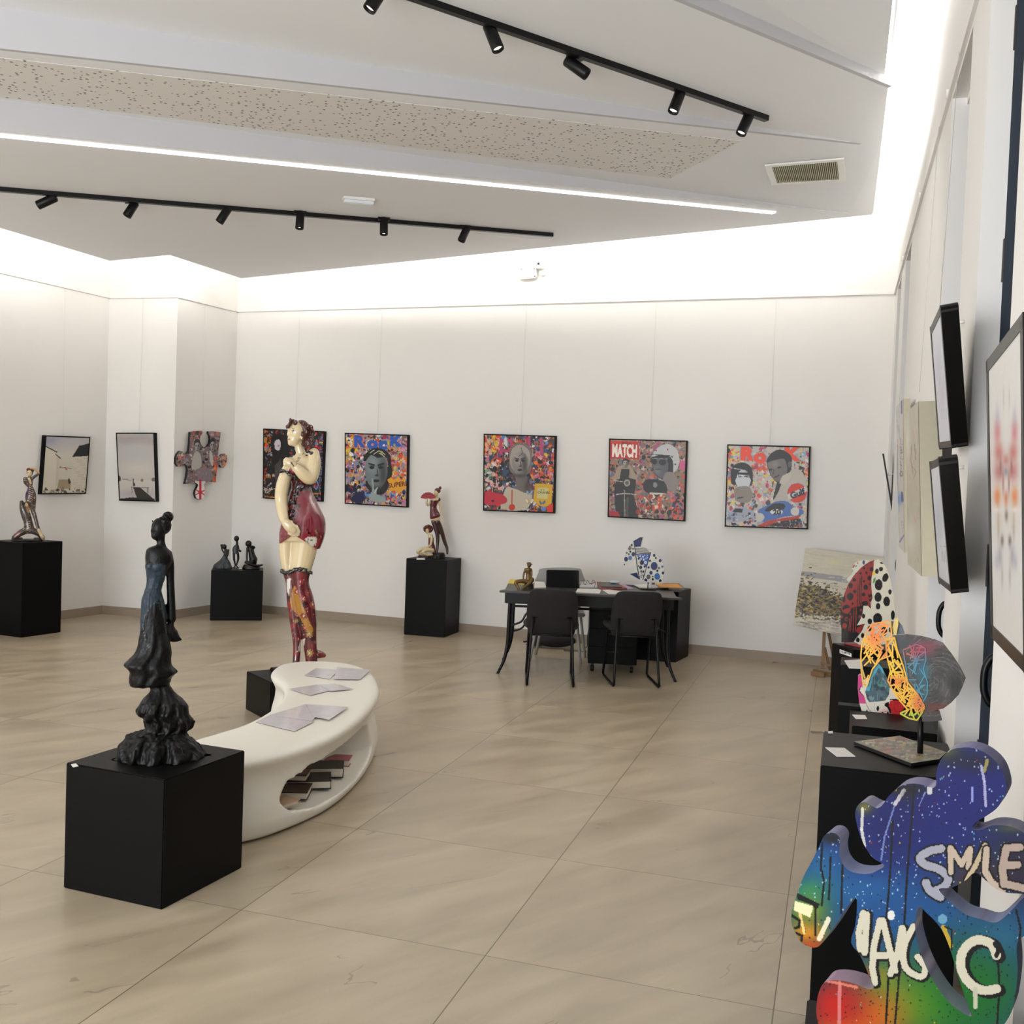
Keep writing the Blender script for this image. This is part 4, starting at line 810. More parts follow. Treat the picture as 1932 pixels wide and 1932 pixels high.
for dx_, dy_ in ((-.19, -.2), (.2, -.1), (-.24, .16), (.16, .22)):
    tube('leg', [gc+Vector((dx_*.85, dy_*.85, gz)), gc+Vector((dx_, dy_, .2)), gc+Vector((dx_*1.15, dy_*1.1, 0.005))], .013, M_grey, g)
# cabinets
NC, RBk, FL = onZ(1275, 1250), onZ(1299, 1238), onZ(1150, 1240)
e1 = (NC-FL).normalized(); e2 = (RBk-NC)
cbm = bmesh.new(); q = [FL, NC, NC+e2*.98, FL+e2*.98]; add_hex(cbm, q, [p+Vector((0, 0, .655)) for p in q]); cab = finish('cabinet', cbm, M_black, bevel=.003); tag(cab, 'tall black cabinet standing against the back wall behind the right end of the desk', 'cabinet')
pr = empty('drawer_unit', D(1.0, .5), 'black drawer unit on castors under the right side of the desk', 'drawer unit'); rzD = math.atan2(ex.y, ex.x)
box('body', D(.98, .50, .075), .42, .44, .47, M_black, pr, rzD); 
for z in (.08, .235, .39): f_ = box('drawer', D(.98, .27, z), .40, .02, .145, M_black, pr, rzD); box('handle', D(.98, .255, z+.1), .1, .01, .012, M_blackmetal, f_, rzD, .001)
for x in (.81, 1.15):
    for y in (.32, .68):
        bm = bmesh.new(); add_lathe(bm, [(.001, -.012), (.026, -.012), (.028, 0), (.026, .012), (.001, .012)], D(x, y, .03), 14, Matrix.Rotation(PI/2, 3, 'Y')); add_box(bm, D(x, y, .035), .02, .02, .042); finish('castor', bm, M_blackmetal, pr)
# laptop, screen leaning
lp = empty('laptop', onZ(1062, 1112, DH), 'open black laptop seen from behind on the desk', 'laptop'); FLp = Facing(D(.56, .45)); M_lap = mat('laptop_black', '0a0a0b', .22, coat=.2)
bm = bmesh.new(); q = [FLp(1030.5, 1110), FLp(1092, 1111), FLp(1092.5, 1077, -.03), FLp(1090, 1075.5, -.03), FLp(1033, 1074.5, -.03), FLp(1031, 1076, -.03)]; poly_prism(bm, q, FLp.f*.008); finish('lid', bm, M_lap, lp, bevel=.001)
b0 = FLp(1030.5, 1110); b1 = FLp(1092, 1111); b0.z = b1.z = DH+.001; bm = bmesh.new(); q = [b0, b1, b1+ey*.21, b0+ey*.21]; add_hex(bm, q, [p+Vector((0, 0, .014)) for p in q]); finish('keyboard_base', bm, M_lap, lp)
# desk clutter (pixel corners on the desk top)
def cm(n, c, r=.6): return mat(n, c, r, var=.05)
S = lambda n, l, c, q, m, dz=0, th=.003, g_=None: sheet(n, l, c, q, DH+.001+dz, m, th, g_)
S('note_pad', 'yellow papers at the left end of the desk', 'paper', [(958, 1101), (962, 1094), (1008, 1096), (1003, 1104)], cm('yellow_paper', 'd8c258'), 0, .008)
wp = cm('white_paper', 'dcd8d2'); wp2 = cm('printed_paper', 'c9c6c6')
S('paper_sheet', 'white papers between the bronze figure and the laptop', 'paper', [(1008, 1110), (1009, 1098), (1027, 1099), (1030, 1109)], wp, 0, .006, 'papers on the desk')
S('paper_sheet', 'stack of papers just right of the laptop', 'paper', [(1094, 1109), (1094, 1099), (1122, 1100), (1127, 1109)], wp2, 0, .010, 'papers on the desk')
S('paper_sheet', 'white sheet at the front edge between the two chairs', 'paper', [(1086, 1118), (1090, 1111), (1135, 1112), (1131, 1120)], wp, 0, .003, 'papers on the desk')
S('paper_sheet', 'white sheet at the front edge beside the right chair', 'paper', [(1135, 1113), (1150, 1113), (1172, 1116), (1168, 1121), (1148, 1121)], wp, 0, .003, 'papers on the desk')
S('folder', 'red and black folder lying right of the laptop', 'folder', [(1131, 1113), (1126, 1100), (1162, 1101), (1183, 1112)], cm('red_folder', '8a4a42'), 0, .012); S('notebook', 'black notebook on top of the red folder', 'notebook', [(1134, 1108), (1130, 1099), (1158, 1100), (1173, 1109)], cm('black_cover', '1c1a1a', .4), .0125, .006)
S('folder', 'lilac folder sticking out from under the red one', 'folder', [(1184, 1112), (1166, 1102), (1176, 1103), (1196, 1111)], cm('lilac_card', 'b8a0b8'), 0, .005)
bm = bmesh.new(); add_ell(bm, onZ(1160, 1101, DH+.02)+Vector((0, 0, .014)), .05, .03, .014); tag(finish('computer_mouse', bm, mat('mouse_plastic', 'bcc8cc', .3), None, True), 'pale computer mouse on the black notebook', 'computer mouse')
S('magazine', 'black-edged magazine under the blue dotted fish', 'magazine', [(1210, 1113), (1192, 1105), (1230, 1103), (1268, 1111)], cm('magazine_dark', '2c2a28'), 0, .005, 'magazines on the desk'); S('magazine', 'pale magazine on top of the dark one under the blue fish', 'magazine', [(1208, 1110), (1196, 1104), (1240, 1103), (1262, 1109)], wp, .006, .006, 'magazines on the desk')
S('envelope', 'orange envelope at the right end of the desk', 'envelope', [(1245, 1108), (1237, 1102), (1278, 1103), (1288, 1110)], cm('orange_envelope', 'd8953c'), .022, .006); S('box_file', 'flat grey box under the orange envelope', 'box', [(1262, 1112), (1250, 1104), (1281, 1104), (1291, 1113)], cm('grey_board', '8a8378'), 0, .020)
c_ = onZ(1232, 1107, DH+.014); r_ = empty('name_card', c_, 'small clear stand with a brown mark below the blue fish', 'card stand'); box('stand', c_, .06, .02, .055, mat('clear_acrylic', 'd8d8d6', .15), r_, .3); box('mark', c_-ey*.011+Vector((0, 0, .02)), .028, .002, .028, cm('brown_mark', '6a5040'), r_, rzD, 0)
for i, (pts, col, lab) in enumerate([([(1094, 1104), (1098, 1098), (1104, 1103), (1108, 1097), (1114, 1101), (1124, 1100)], '221c1c', 'tangled dark cable on the desk right of the laptop'), ([(1116, 1103), (1118, 1097), (1122, 1097), (1124, 1102), (1121, 1107)], '8a3028', 'red-framed glasses or cord loop beside the red folder')]):
    q = [onZ(u, v, DH+.016) + Vector((0, 0, .012*(j % 2))) for j, (u, v) in enumerate(pts)]; tag(tube('cable', q, .003, mat('cable_%d' % i, col, .4), n=6, curve=5), lab if i == 0 else 'red cord looped beside the red folder', 'cable')
# things on the floor under the desk
bt = onZ(1115, 1221); M_glass = mat('green_glass', '1f6a44', .08, trans=.75, var=.03); hb = .29
r_ = empty('bottle', bt, 'green glass bottle standing on the floor under the desk', 'bottle'); lathe('glass', [(.001, .004), (.038, .002), (.042, .02), (.042, .13), (.036, .17), (.02, .225), (.015, .25), (.015, .285), (.001, .286)], bt, M_glass, r_); lathe('cap', [(.016, .278), (.017, .28), (.017, .305), (.001, .306)], bt, M_blackmetal, r_, 16)
bm = bmesh.new(); bq = onZ(1045, 1222)
def bagb(bm): add_ell(bm, bq+Vector((0, 0, .075)), .22, .10, .07, R=Matrix.Rotation(.25, 3, 'Z')); add_ell(bm, bq+Vector((-.16, .0, .045)), .10, .08, .04); add_tube(bm, [bq+Vector((-.2, 0, .06)), bq+Vector((-.3, -.05, .04)), bq+Vector((-.24, -.1, .02)), bq+Vector((-.1, -.08, .03))], .014)
bm.free(); tag(blob('bag', bagb, M_char, None, .012, 3), 'black bag lying on the floor under the desk', 'bag')
q = [onZ(u, v, .006) for u, v in ((1108, 1200), (1106, 1222), (1109, 1240), (1118, 1246), (1125, 1240), (1112, 1234), (1110, 1243), (1122, 1247))]; q[0].z = .5; q[1].z = .1
tag(tube('cable', [onZ(1108, 1246)+Vector((0, .05, .62)), *q[2:]], .004, M_blackmetal, n=6, curve=4), 'black cable hanging from the desk and coiled on the floor', 'cable')
tag(tube('cable', [onZ(u, v, .006) for u, v in ((1098, 1228), (1104, 1221), (1112, 1220), (1117, 1228), (1123, 1236))], .005, M_white, n=6, curve=4), 'white cable on the floor beside the green bottle', 'cable')
tag(box('floor_outlet', onZ(1085, 1228), .22, .10, .004, mat('outlet_steel', '6a6050', .4), None, .3, .001), 'flat metal floor socket cover under the desk', 'floor socket')

# ================================================================== EASEL WITH THE SEA PAINTING
M_pine = mat('easel_wood', '8a6a48', .5, var=.15, scale=20)
FE = Facing((-.19, 9.55, 0)); ez = empty('easel', onZ(1550, 1268), 'small wooden easel in the right corner', 'easel')
beam('mast', FE(1552, 1262), FE(1556, 1186, .16), .03, .02, M_pine, ez); beam('rear_leg', FE(1566, 1266, .05), FE(1556, 1222, .03), .022, .02, M_pine, ez); beam('rear_leg', FE(1578, 1272, .25), FE(1556, 1160, .18), .022, .02, M_pine, ez)
beam('foot', onZ(1531, 1270, .02), onZ(1556, 1274, .02), .03, .035, M_pine, ez); beam('foot', onZ(1536, 1265, .02), onZ(1580, 1276, .02), .03, .03, M_pine, ez); beam('ledge', FE(1540, 1189, .09), FE(1592, 1198, .09), .04, .02, M_pine, ez); beam('crossbar', FE(1548, 1250), FE(1576, 1258), .02, .02, M_pine, ez)
cv = Cv(1490, 1030, 1680, 1205, 2.2, 'cdc6b2'); R2 = random.Random(4)
for i in range(260): x, y = R2.uniform(1495, 1675), R2.uniform(1036, 1090); cv.line([(x, y), (x+R2.uniform(6, 20), y+R2.uniform(0, 3))], R2.uniform(.6, 2), R2.choice(['cfc8b4', 'c4bda9', 'd6cfbb', 'bfb9a6']), .6)
cv.soft(1575, 1062, 16, 5, 'd8d29a', .6); cv.poly([(1508, 1077), (1600, 1088), (1600, 1100), (1506, 1086)], '9c9a9c')
for i in range(700):
    x = R2.uniform(1495, 1675); y = R2.uniform(1088, 1200); cv.line([(x, y), (x+R2.uniform(3, 12), y+R2.uniform(-1, 2))], R2.uniform(.6, 2), R2.choice(['c3bcaf', 'aba398', 'd8d2c6', '9a9288', 'cfc9be']), .8)
cv.poly([(1500, 1108), (1530, 1104), (1570, 1122), (1590, 1142), (1592, 1152), (1560, 1160), (1520, 1160), (1499, 1140)], '5c5240', .8, 3)
for i in range(1300):
    t = R2.random(); x = 1497+t*110; y = 1112+t*26+R2.gauss(0, 1)*(9+12*(1-t))+12; cv.line([(x, y), (x+R2.uniform(1, 5), y+R2.uniform(-2, 2))], R2.uniform(1.2, 3), R2.choice(['2c261e', '4c4232', '1c1a16', 'a88a44', '7c6630', '8c7c68', 'c8b068' if x < 1540 else '3a3228']), .9)
for i in range(120): x, y = R2.uniform(1498, 1602), R2.uniform(1172, 1200); cv.line([(x, y), (x+14, y+2)], 1.4, R2.choice(['a49c90', 'b8b0a4', '8c857a']), .8)
for i in range(10): cv.line([(1502+i*2.5, 1173+i*.4), (1503.5+i*2.5, 1175+(i % 2))], .6, '1c1814')
NE = -FE.f; onE = lambda u, v: FE(u, v, .06) + FE.f*((1185-v)/150*.14)
c4 = [(1519, 1036), (1672, 1056), (1654, 1216), (1496, 1180)]; nE = (onE(*c4[1])-onE(*c4[0])).cross(onE(*c4[3])-onE(*c4[0])).normalized(); nE = nE if nE.dot(CO-onE(*c4[0])) > 0 else -nE
quad_art('seascape_painting', 'impasto seascape canvas of a rocky shore standing on the easel', 'painting', c4, onE, cv, .02, nE, frame=0, nu=170, nv=150, edge_m=mat('canvas_edge', 'b8b0a0', .7))
# ================================================================== SCULPTED FIGURES
from mathutils import noise
class Fig:
    """works in photo pixels on the figure's own facing plane; third number is depth in the same unit"""
    def __init__(s, pos): s.F = Facing(pos); s.s = s.F.sc*1.0
    def P(s, u, v, w=0): return s.F(u, v, w*s.s)
    def limb(s, bm, pts, n=12, cur=5):
        """pts (u,v,w,r): tapered round limb with rounded ends"""
        q = curve_pts(pts, cur) if cur else pts
        P3 = [s.P(*x[:3]) for x in q]; R = [max(x[3], .2)*s.s for x in q]; add_tube(bm, P3, R, n)
        for i in (0, -1): add_ell(bm, P3[i], R[i]*.98, R[i]*.98, R[i]*.98, 12, 8)
    def ell(s, bm, u, v, w, ru, rv, rw=None, rot=0):
        rw = rw or ru; R = Matrix((s.F.r, s.F.f, Vector((0, 0, 1)))).transposed() @ Matrix.Rotation(rot, 3, 'Y')
        add_ell(bm, s.P(u, v, w), ru*s.s, rw*s.s, rv*s.s, 20, 14, R)
    def loft(s, bm, rings, n=28, k=.75, fold=0, nf=9):
        """rings (v, uleft, uright, [w], [depth ratio])"""
        rs = []
        for j, g in enumerate(curve_pts([(r[0], r[1], r[2], r[3] if len(r) > 3 else 0, r[4] if len(r) > 4 else k) for r in rings], 4)):
            v, a, b, w, kk = g; c, h = (a+b)/2, max((b-a)/2, .3); vs = []
            for i in range(n):
                t = 2*PI*i/n; f = 1+fold*math.sin(nf*t+v*.05)*(1-abs(math.cos(t))**4)
                vs.append(bm.verts.new(s.P(c+h*math.cos(t), v, w+h*kk*math.sin(t)*f)))
            rs.append(vs)
        for a, b in zip(rs[:-1], rs[1:]):
            for i in range(n): bm.faces.new((a[i], a[(i+1) % n], b[(i+1) % n], b[i]))
        bm.faces.new(rs[0][::-1]); bm.faces.new(rs[-1])
    def hand(s, bm, u, v, w, size, ang, curl=.6, side=1, spread=.16):
        """palm, four unequal bent fingers and a thumb off the side; ang = pointing direction in the picture plane (0 = right, up positive)"""
        d = (math.cos(ang), -math.sin(ang)); p = (d[1], -d[0])
        s.limb(bm, [(u, v, w, size*.27), (u+d[0]*size*.28, v+d[1]*size*.28, w, size*.31), (u+d[0]*size*.5, v+d[1]*size*.5, w, size*.25)], 10, 3)
        for i, L_ in enumerate((.42, .5, .47, .36)):
            o = (i-1.5)*.205*size*side; x0, y0 = u+d[0]*size*.48+p[0]*o, v+d[1]*size*.48+p[1]*o; a2 = ang+(i-1.5)*spread*-side
            e = (math.cos(a2), -math.sin(a2)); l = L_*size
            s.limb(bm, [(x0, y0, w, size*.070), (x0+e[0]*l*.45, y0+e[1]*l*.45, w-.10*size*curl, size*.067), (x0+e[0]*l*(1-.35*curl), y0+e[1]*l*(1-.35*curl), w+.22*size*curl, size*.058)], 8, 3)
        x0, y0 = u+d[0]*size*.12-p[0]*size*.24*side, v+d[1]*size*.12-p[1]*size*.24*side; a2 = ang+.8*side
        s.limb(bm, [(x0, y0, w-size*.05, size*.1), (x0+math.cos(a2)*size*.22, y0-math.sin(a2)*size*.22, w-size*.12, size*.09), (x0+math.cos(ang+.3*side)*size*.42, y0-math.sin(ang+.3*side)*size*.42, w-size*.16, size*.07)], 8, 3)
def painted(o, cv):
    def f(co):
        d = co-np.array(CO); z = d @ np.array(CF); return cv.at(966+F_PX*(d @ np.array(CR))/z, 966-F_PX*(d @ np.array(CU))/z)
    return paint_verts(o, f)
M_enamel = vcmat('glossy_enamel_figure', .14, coat=.8)
M_bronze_p = vcmat('dark_patina_bronze', .42, bump=.25, scale=70); M_bronze_p.node_tree.nodes['Principled BSDF'].inputs['Specular IOR Level'].default_value = .22

def settle(r, z):
    """rest a figure on its support: lower it if it hovers, flatten whatever would sink in"""
    bpy.context.view_layer.update(); lo = 9; ms = [c for c in r.children if c.type == 'MESH']
    for c in ms:
        co = np.empty(len(c.data.vertices)*3); c.data.vertices.foreach_get('co', co); co = co.reshape(-1, 3); mw = np.array(c.matrix_world); zz = co @ mw[2, :3]+mw[2, 3]; lo = min(lo, float(zz.min()))
        if zz.min() < z: co[:, 2] += np.maximum(z-zz, 0); c.data.vertices.foreach_set('co', co.ravel()); c.data.update()
    if lo > z: r.location.z += z-lo
# ---------- the tall figure in a red dress
G = Fig((-3.50, 6.17, 0)); lady = empty('figure_sculpture', (-3.50, 6.17, .262), 'tall glossy sculpture of a curly-haired woman in a short red dress and patterned stockings', 'sculpture')
def lady_body(bm):
    G.ell(bm, 560, 815, 0, 17.5, 21, 18, .12); G.ell(bm, 555, 829, -2, 12.5, 13.5, 13, .1); G.ell(bm, 543.2, 819.5, -8, 2.2, 3.6, 3); G.ell(bm, 545.2, 828.6, -6.5, 2.6, 2.3, 3); G.ell(bm, 549, 836.5, -4, 6, 5, 6); G.ell(bm, 569.5, 827, -15, 2.2, 4.2, 2)
    G.limb(bm, [(563, 832, 1, 9), (565, 846, 1, 8.4), (569, 860, 2, 10), (570, 870, 2, 13)], 16)
    G.loft(bm, [(856, 560, 580), (864, 550, 594, 2), (876, 545, 596, 2), (890, 546, 590, 0), (905, 550, 585, 0), (917, 551, 584, 2), (935, 547, 590, 2), (955, 540, 600, 2), (980, 534, 612, 3), (1000, 530, 612, 3), (1020, 532, 604, 3)], k=.78)
    G.ell(bm, 556, 886, -14, 10, 10, 9)                              # bust
    G.limb(bm, [(540, 1005, 4, 13.5), (539, 1040, 5, 12.5), (543, 1075, 5, 11), (549, 1100, 4, 9.8), (552, 1135, 6, 11), (556, 1175, 6, 9.5), (560, 1215, 5, 7.6), (559, 1245, 3, 7), (556, 1272, -6, 7), (552, 1282, -14, 6)], 18)
    G.limb(bm, [(578, 1000, 0, 26), (573, 1040, 0, 24), (567, 1075, -1, 20), (567, 1100, -2, 16), (573, 1130, 1, 18.5), (579, 1165, 2, 18), (583, 1200, 2, 14), (586, 1228, 2, 12), (588, 1256, -2, 11), (586, 1276, -12, 9), (584, 1283, -20, 8)], 20)
    G.limb(bm, [(592, 856, -4, 11), (592, 874, -8, 13.2), (589, 892, -14, 13.5), (584, 902, -20, 12.8), (573, 896, -26, 11.5), (562, 885, -29, 9.5), (551, 876, -30, 6.6)], 18)
    G.hand(bm, 554, 877, -32, 25, 2.75, .95, 1)
    G.limb(bm, [(549, 872, -2, 10), (541, 892, -6, 11.5), (534, 914, -10, 12.4), (531, 934, -13, 12.2), (532, 954, -17, 11.2), (535, 974, -27, 9.6), (541, 989, -34, 7.2)], 18)
    G.hand(bm, 541, 985, -43, 34, -.8, .2, -1, .2)
    G.limb(bm, [(592, 1234, 6, 9), (604, 1236, 8, 8), (611, 1238, 9, 5)], 12)
cv = Cv(510, 780, 625, 1300, 3, 'dcc8a0'); R2 = random.Random(21)
cv.ell(553.5, 814, 3.6, 2.2, '2a1c18', .1); cv.ell(552.6, 814.2, 2.6, 1.3, 'efe6d8', .1); cv.ell(553, 814.2, 1.3, 1.4, '1c1412'); cv.line([(549.5, 810), (554, 808.5), (558, 810)], .7, '6a4434'); cv.line([(549.6, 813), (553, 811.6), (557, 813.2)], .8, '2a1c18')
cv.ell(545, 828.4, 2.9, 1.1, '8e2a2a', -.1); cv.line([(542.5, 828.4), (548, 828.2)], .4, '5a1818'); cv.line([(566, 858), (561, 868), (558, 878)], .8, '2a1818'); cv.line([(573, 854), (565, 866), (560, 872)], .8, '2a1818'); cv.line([(549, 872), (554, 879)], 2.2, '2c1a1a')
def stocking(c, y0=1078):
    c.poly([(520, y0), (620, y0), (625, 1300), (515, 1300)], '5c1a22')
    c.splats(150, 535, y0+6, 612, 1290, ['7c2028', '43121a', '8c2a26', '2a0c12', '6a1c24'], 7, R2)
    c.poly([(556, 1105), (566, 1130), (580, 1165), (592, 1190), (580, 1192), (566, 1165), (552, 1150), (548, 1130)], 'a8742a', 1, 3); c.poly([(541, 1092), (549, 1092), (545, 1125), (541, 1112)], 'd8d2c8'); c.poly([(566, 1212), (575, 1205), (572, 1222), (563, 1228)], 'cfc6b8', 1, 3)
    for x, y, q, cc in [(567, 1098, 7, 'a04040'), (560, 1116, 7, '8c3030'), (572, 1130, 7, 'a04838'), (573, 1162, 8, '7a2018'), (558, 1172, 6, 'a87848'), (590, 1140, 7, 'a05040'), (584, 1196, 8, 'a8843c'), (585, 1232, 8, 'a8843c'), (598, 1160, 6, '8c2c30'), (563, 1205, 6, '8c3038'), (597, 1212, 5, '8a5a50'), (575, 1185, 5, 'b04a3a')]:
        for k in range(8): a = k*PI/4; c.ell(x+math.cos(a)*q*.55, y+math.sin(a)*q*.55, q*.34, q*.17, cc, a)
        c.ell(x, y, q*.2, q*.2, 'd8c8a0')
    for _ in range(90): c.ell(R2.uniform(540, 610), R2.uniform(y0+4, 1280), .55, .55, 'd8ccc0')
    for _ in range(12):
        x, y = R2.uniform(545, 605), R2.uniform(y0+10, 1270); c.line([(x+math.cos(k*.7)*k*.5, y+math.sin(k*.7)*k*.5) for k in range(10)], .5, 'b07868')
stocking(cv)
painted(blob('body', lady_body, M_enamel, lady, .006, 3, .45), cv)
def lady_dress(bm):
    G.loft(bm, [(884, 547, 591, 0), (896, 545, 590, -1), (908, 549, 587, 0), (918, 550, 586, 1), (934, 545, 592, 2), (955, 539, 602, 2), (978, 533, 613, 3), (998, 528, 615, 3), (1015, 526, 612, 3), (1026, 527, 608, 3), (1036, 530, 604, 3)], n=40, k=.80)
    G.ell(bm, 556, 888, -15, 11.2, 10, 10)
d_ = blob('dress', lady_dress, M_enamel, lady, .0085, 3, .45)
# the hem rises to a point in front, under the hand
def hem(o):
    inv = o.matrix_world.inverted()
    for v in o.data.vertices:
        p = o.matrix_world @ v.co; u_, v_ = px(p); front = (G.P(575, 1000) - p).dot(G.F.f) > -.01
        if front: lim = 1008+abs(u_-553)*(.62 if u_ > 553 else .7)
        else: lim = 1028
        if v_ > lim: v.co = inv @ (p+Vector((0, 0, (v_-lim)*G.s*1.0)))
hem(d_)
cv = Cv(510, 860, 625, 1060, 3, '7a1c2c')
cv.poly([(549, 895), (572, 898), (585, 915), (560, 930), (556, 950), (552, 982), (545, 965), (544, 925)], '5a161c', 1, 3); cv.splats(120, 546, 900, 566, 975, ['121012', '1a1416', '8c3030', '0e0c0e', '3c3c40'], 3, R2); cv.splats(60, 546, 945, 560, 985, ['141416', '5a6068', '2c3034'], 2.4, R2); cv.splats(50, 562, 915, 588, 926, ['141214', '2a2628', '6a6468'], 2.6, R2)
for _ in range(40): cv.ell(R2.uniform(548, 560), R2.uniform(925, 978), .6, .6, 'b8c0c4')
cv.poly([(560, 995), (575, 992), (590, 1005), (605, 1008), (606, 1050), (560, 1050), (556, 1010)], '8c2430'); cv.poly([(575, 1016), (596, 1012), (596, 1028), (585, 1030)], 'd8d0c4', 1, 2); cv.splats(36, 562, 998, 606, 1040, ['a88a3c', '2a1014', 'a03438', '1c0c10', '6a1420'], 3.2, R2); cv.splats(40, 524, 1005, 550, 1030, ['a03438', '4a1018', '8c2028', '2a0c10'], 3.2, R2)
cv.line([(556, 992), (574, 992), (590, 1012), (604, 1006)], 1, '1c0c10')
painted(d_, cv)
def lace(name, pts, r, n_):
    def f(bm):
        q = curve_pts(pts, 6); 
        for i in range(n_):
            x = q[int(i*(len(q)-1)/max(1, n_-1))]
            for _ in range(3): G.ell(bm, x[0]+R2.uniform(-2.2, 2.2), x[1]+R2.uniform(-3.4, 3.4), x[2]+R2.uniform(-.6, 1.5), r*R2.uniform(.3, .55), r*R2.uniform(.3, .55), r*.5)
    return blob(name, f, mat(name+'_black', '14110f', .3, coat=.4, var=.5, scale=200), lady, .005, 0, .3)
lace('lace_trim', [(530, 889, -18), (538, 890, -21), (547, 894, -22), (556, 900, -24), (560, 912, -24), (556, 930, -23), (554, 950, -23), (552, 972, -25)], 3.8, 34)
lace('lace_trim', [(577, 862, -10), (582, 853, -12), (590, 857, -15), (598, 861, -9), (601, 866, -2)], 3.2, 14); lace('lace_trim', [(566, 922, -24), (575, 918, -24), (584, 915, -20), (589, 915, -8)], 3.2, 14)
lace('stocking_band', [(531, 1076, -6), (537, 1080, -12), (545, 1078, -19), (556, 1073, -22), (568, 1072, -23), (580, 1076, -19), (587, 1080, -8)], 3.8, 38)
def lady_hair(bm):
    G.ell(bm, 569, 811, 4, 17, 19, 18); G.ell(bm, 577, 829, 2, 10, 12, 14)
    q = [(548, 797), (553, 795), (560, 796), (567, 797), (574, 799), (581, 803), (587, 809), (590, 815), (586, 823), (589, 831), (584, 839), (577, 843), (571, 838), (573, 830), (569, 820), (563, 808), (557, 800), (546, 801), (543, 805), (580, 812), (576, 821), (580, 832), (549, 793)]
    for i, (u, v) in enumerate(q):
        for w in (-13, -6, 6, 14): G.ell(bm, u+R2.uniform(-1.6, 1.6), v+R2.uniform(-1.6, 1.6), w+R2.uniform(-2, 2), 3.6, 2.6, 3.2, R2.uniform(0, 3))
    for k in range(26):
        u, v = R2.uniform(566, 588), R2.uniform(800, 840); G.limb(bm, [(u, v, -12, 1.2), (u+3, v+2, -16, 1.3), (u+5, v+5, -13, 1.1)], 6, 3)
blob('hair', lady_hair, mat('reddish_brown_hair', '4c221c', .3, coat=.4, var=.25, scale=60), lady, .006, 1, .3)
def base_b(bm): add_hex(bm, *box_pts(Vector((-3.47, 6.19, .2635)), .32, .28, .028, -.6))
bm = bmesh.new(); base_b(bm); finish('base', bm, M_black, lady, bevel=.006)

settle(lady, .2635)
# ---------- the dark statue in a blue dress
S2 = Fig((-2.53, 3.44, 0)); st = empty('statue', (-2.53, 3.44, .49), 'dark bronze statue of a woman with a hair bun and blue dress, nearest plinth', 'sculpture')
Q = lambda x, y: (220+x*.2588, 960+y*.2588)
def ring(y, a, b, w=0, k=.75): return (960+y*.2588, 220+a*.2588, 220+b*.2588, w, k)
def st_body(bm):
    S2.ell(bm, 300, 997, 0, 14, 20, 16, -.06); S2.ell(bm, 293.5, 1009, -2, 8.5, 10, 9); S2.ell(bm, 286, 1001, -4, 2.4, 4, 3); S2.ell(bm, 287.5, 1009, -3, 2.2, 2.6, 3)
    S2.limb(bm, [(303, 1010, 1, 8.5), (303.5, 1022, 1, 7.6), (305, 1033, 1, 9)], 14)
    S2.loft(bm, [ring(270, 270, 350), ring(290, 222, 375), ring(330, 209, 402), ring(380, 208, 405), ring(430, 212, 380, -2), ring(500, 222, 352), ring(560, 218, 330), ring(610, 200, 330), ring(670, 180, 348), ring(730, 180, 358)], k=.62)
    S2.ell(bm, 283, 1067, -10, 8.5, 9, 9); S2.ell(bm, 297, 1068, -13, 9, 9, 9)
    S2.limb(bm, [(316, 1045, 2, 9), (320.5, 1066, 8, 8.2), (321.5, 1100, 12, 7.6), (323, 1140, 14, 8), (324, 1170, 14, 8.6)], 14)
    S2.limb(bm, [(283, 1043, 4, 8), (286, 1080, 14, 7.5), (300, 1130, 20, 6.5), (316, 1172, 16, 5)], 12)
    S2.hand(bm, 323, 1180, 12, 17, -1.3, .5, 1)
    S2.loft(bm, [ring(700, 185, 352), ring(800, 176, 362), ring(900, 172, 372), ring(1000, 190, 375), ring(1100, 200, 380), ring(1200, 210, 385), ring(1300, 240, 392), ring(1340, 245, 410), ring(1420, 240, 440), ring(1560, 225, 470), ring(1800, 200, 480)], k=.7)
def st_dress(bm):
    S2.loft(bm, [ring(395, 207, 350, -3), ring(430, 207, 352, -3), ring(500, 219, 353), ring(560, 215, 333), ring(610, 198, 328), ring(670, 178, 340), ring(730, 177, 350), ring(820, 172, 352), ring(900, 168, 370), ring(1000, 152, 398), ring(1060, 125, 402), ring(1100, 85, 398), ring(1140, 50, 405), ring(1185, 92, 440), ring(1230, 88, 402), ring(1270, 90, 385), ring(1296, 100, 250, 0, .9)], n=44, k=.66, fold=.10)
    S2.loft(bm, [ring(1290, 250, 395), ring(1340, 235, 430), ring(1400, 180, 500), ring(1450, 152, 528), ring(1490, 150, 526), ring(1540, 198, 558), ring(1590, 206, 548), ring(1620, 195, 512), ring(1655, 75, 530), ring(1680, 60, 560), ring(1720, 22, 600), ring(1780, 12, 650), ring(1850, 8, 625), ring(1900, 40, 560), ring(1925, 90, 500)], n=60, k=.72, fold=.16, nf=11)
    S2.limb(bm, [(*Q(385, 860), 14, 8), (*Q(400, 920), 14, 13), (*Q(435, 950), 12, 9), (*Q(465, 958), 10, 3)], 12)
    S2.limb(bm, [(*Q(400, 1180), 0, 7), (*Q(430, 1185), -3, 5), (*Q(444, 1188), -4, 1.5)], 10); S2.limb(bm, [(*Q(530, 1550), -3, 8), (*Q(562, 1545), -4, 3)], 10)
    for x in (20, 60, 150, 230, 300, 380, 470, 560, 630): S2.ell(bm, *Q(x, 1830+20*math.sin(x)), -28*(1-abs(x-320)/330)-2, 13, 10, 12)
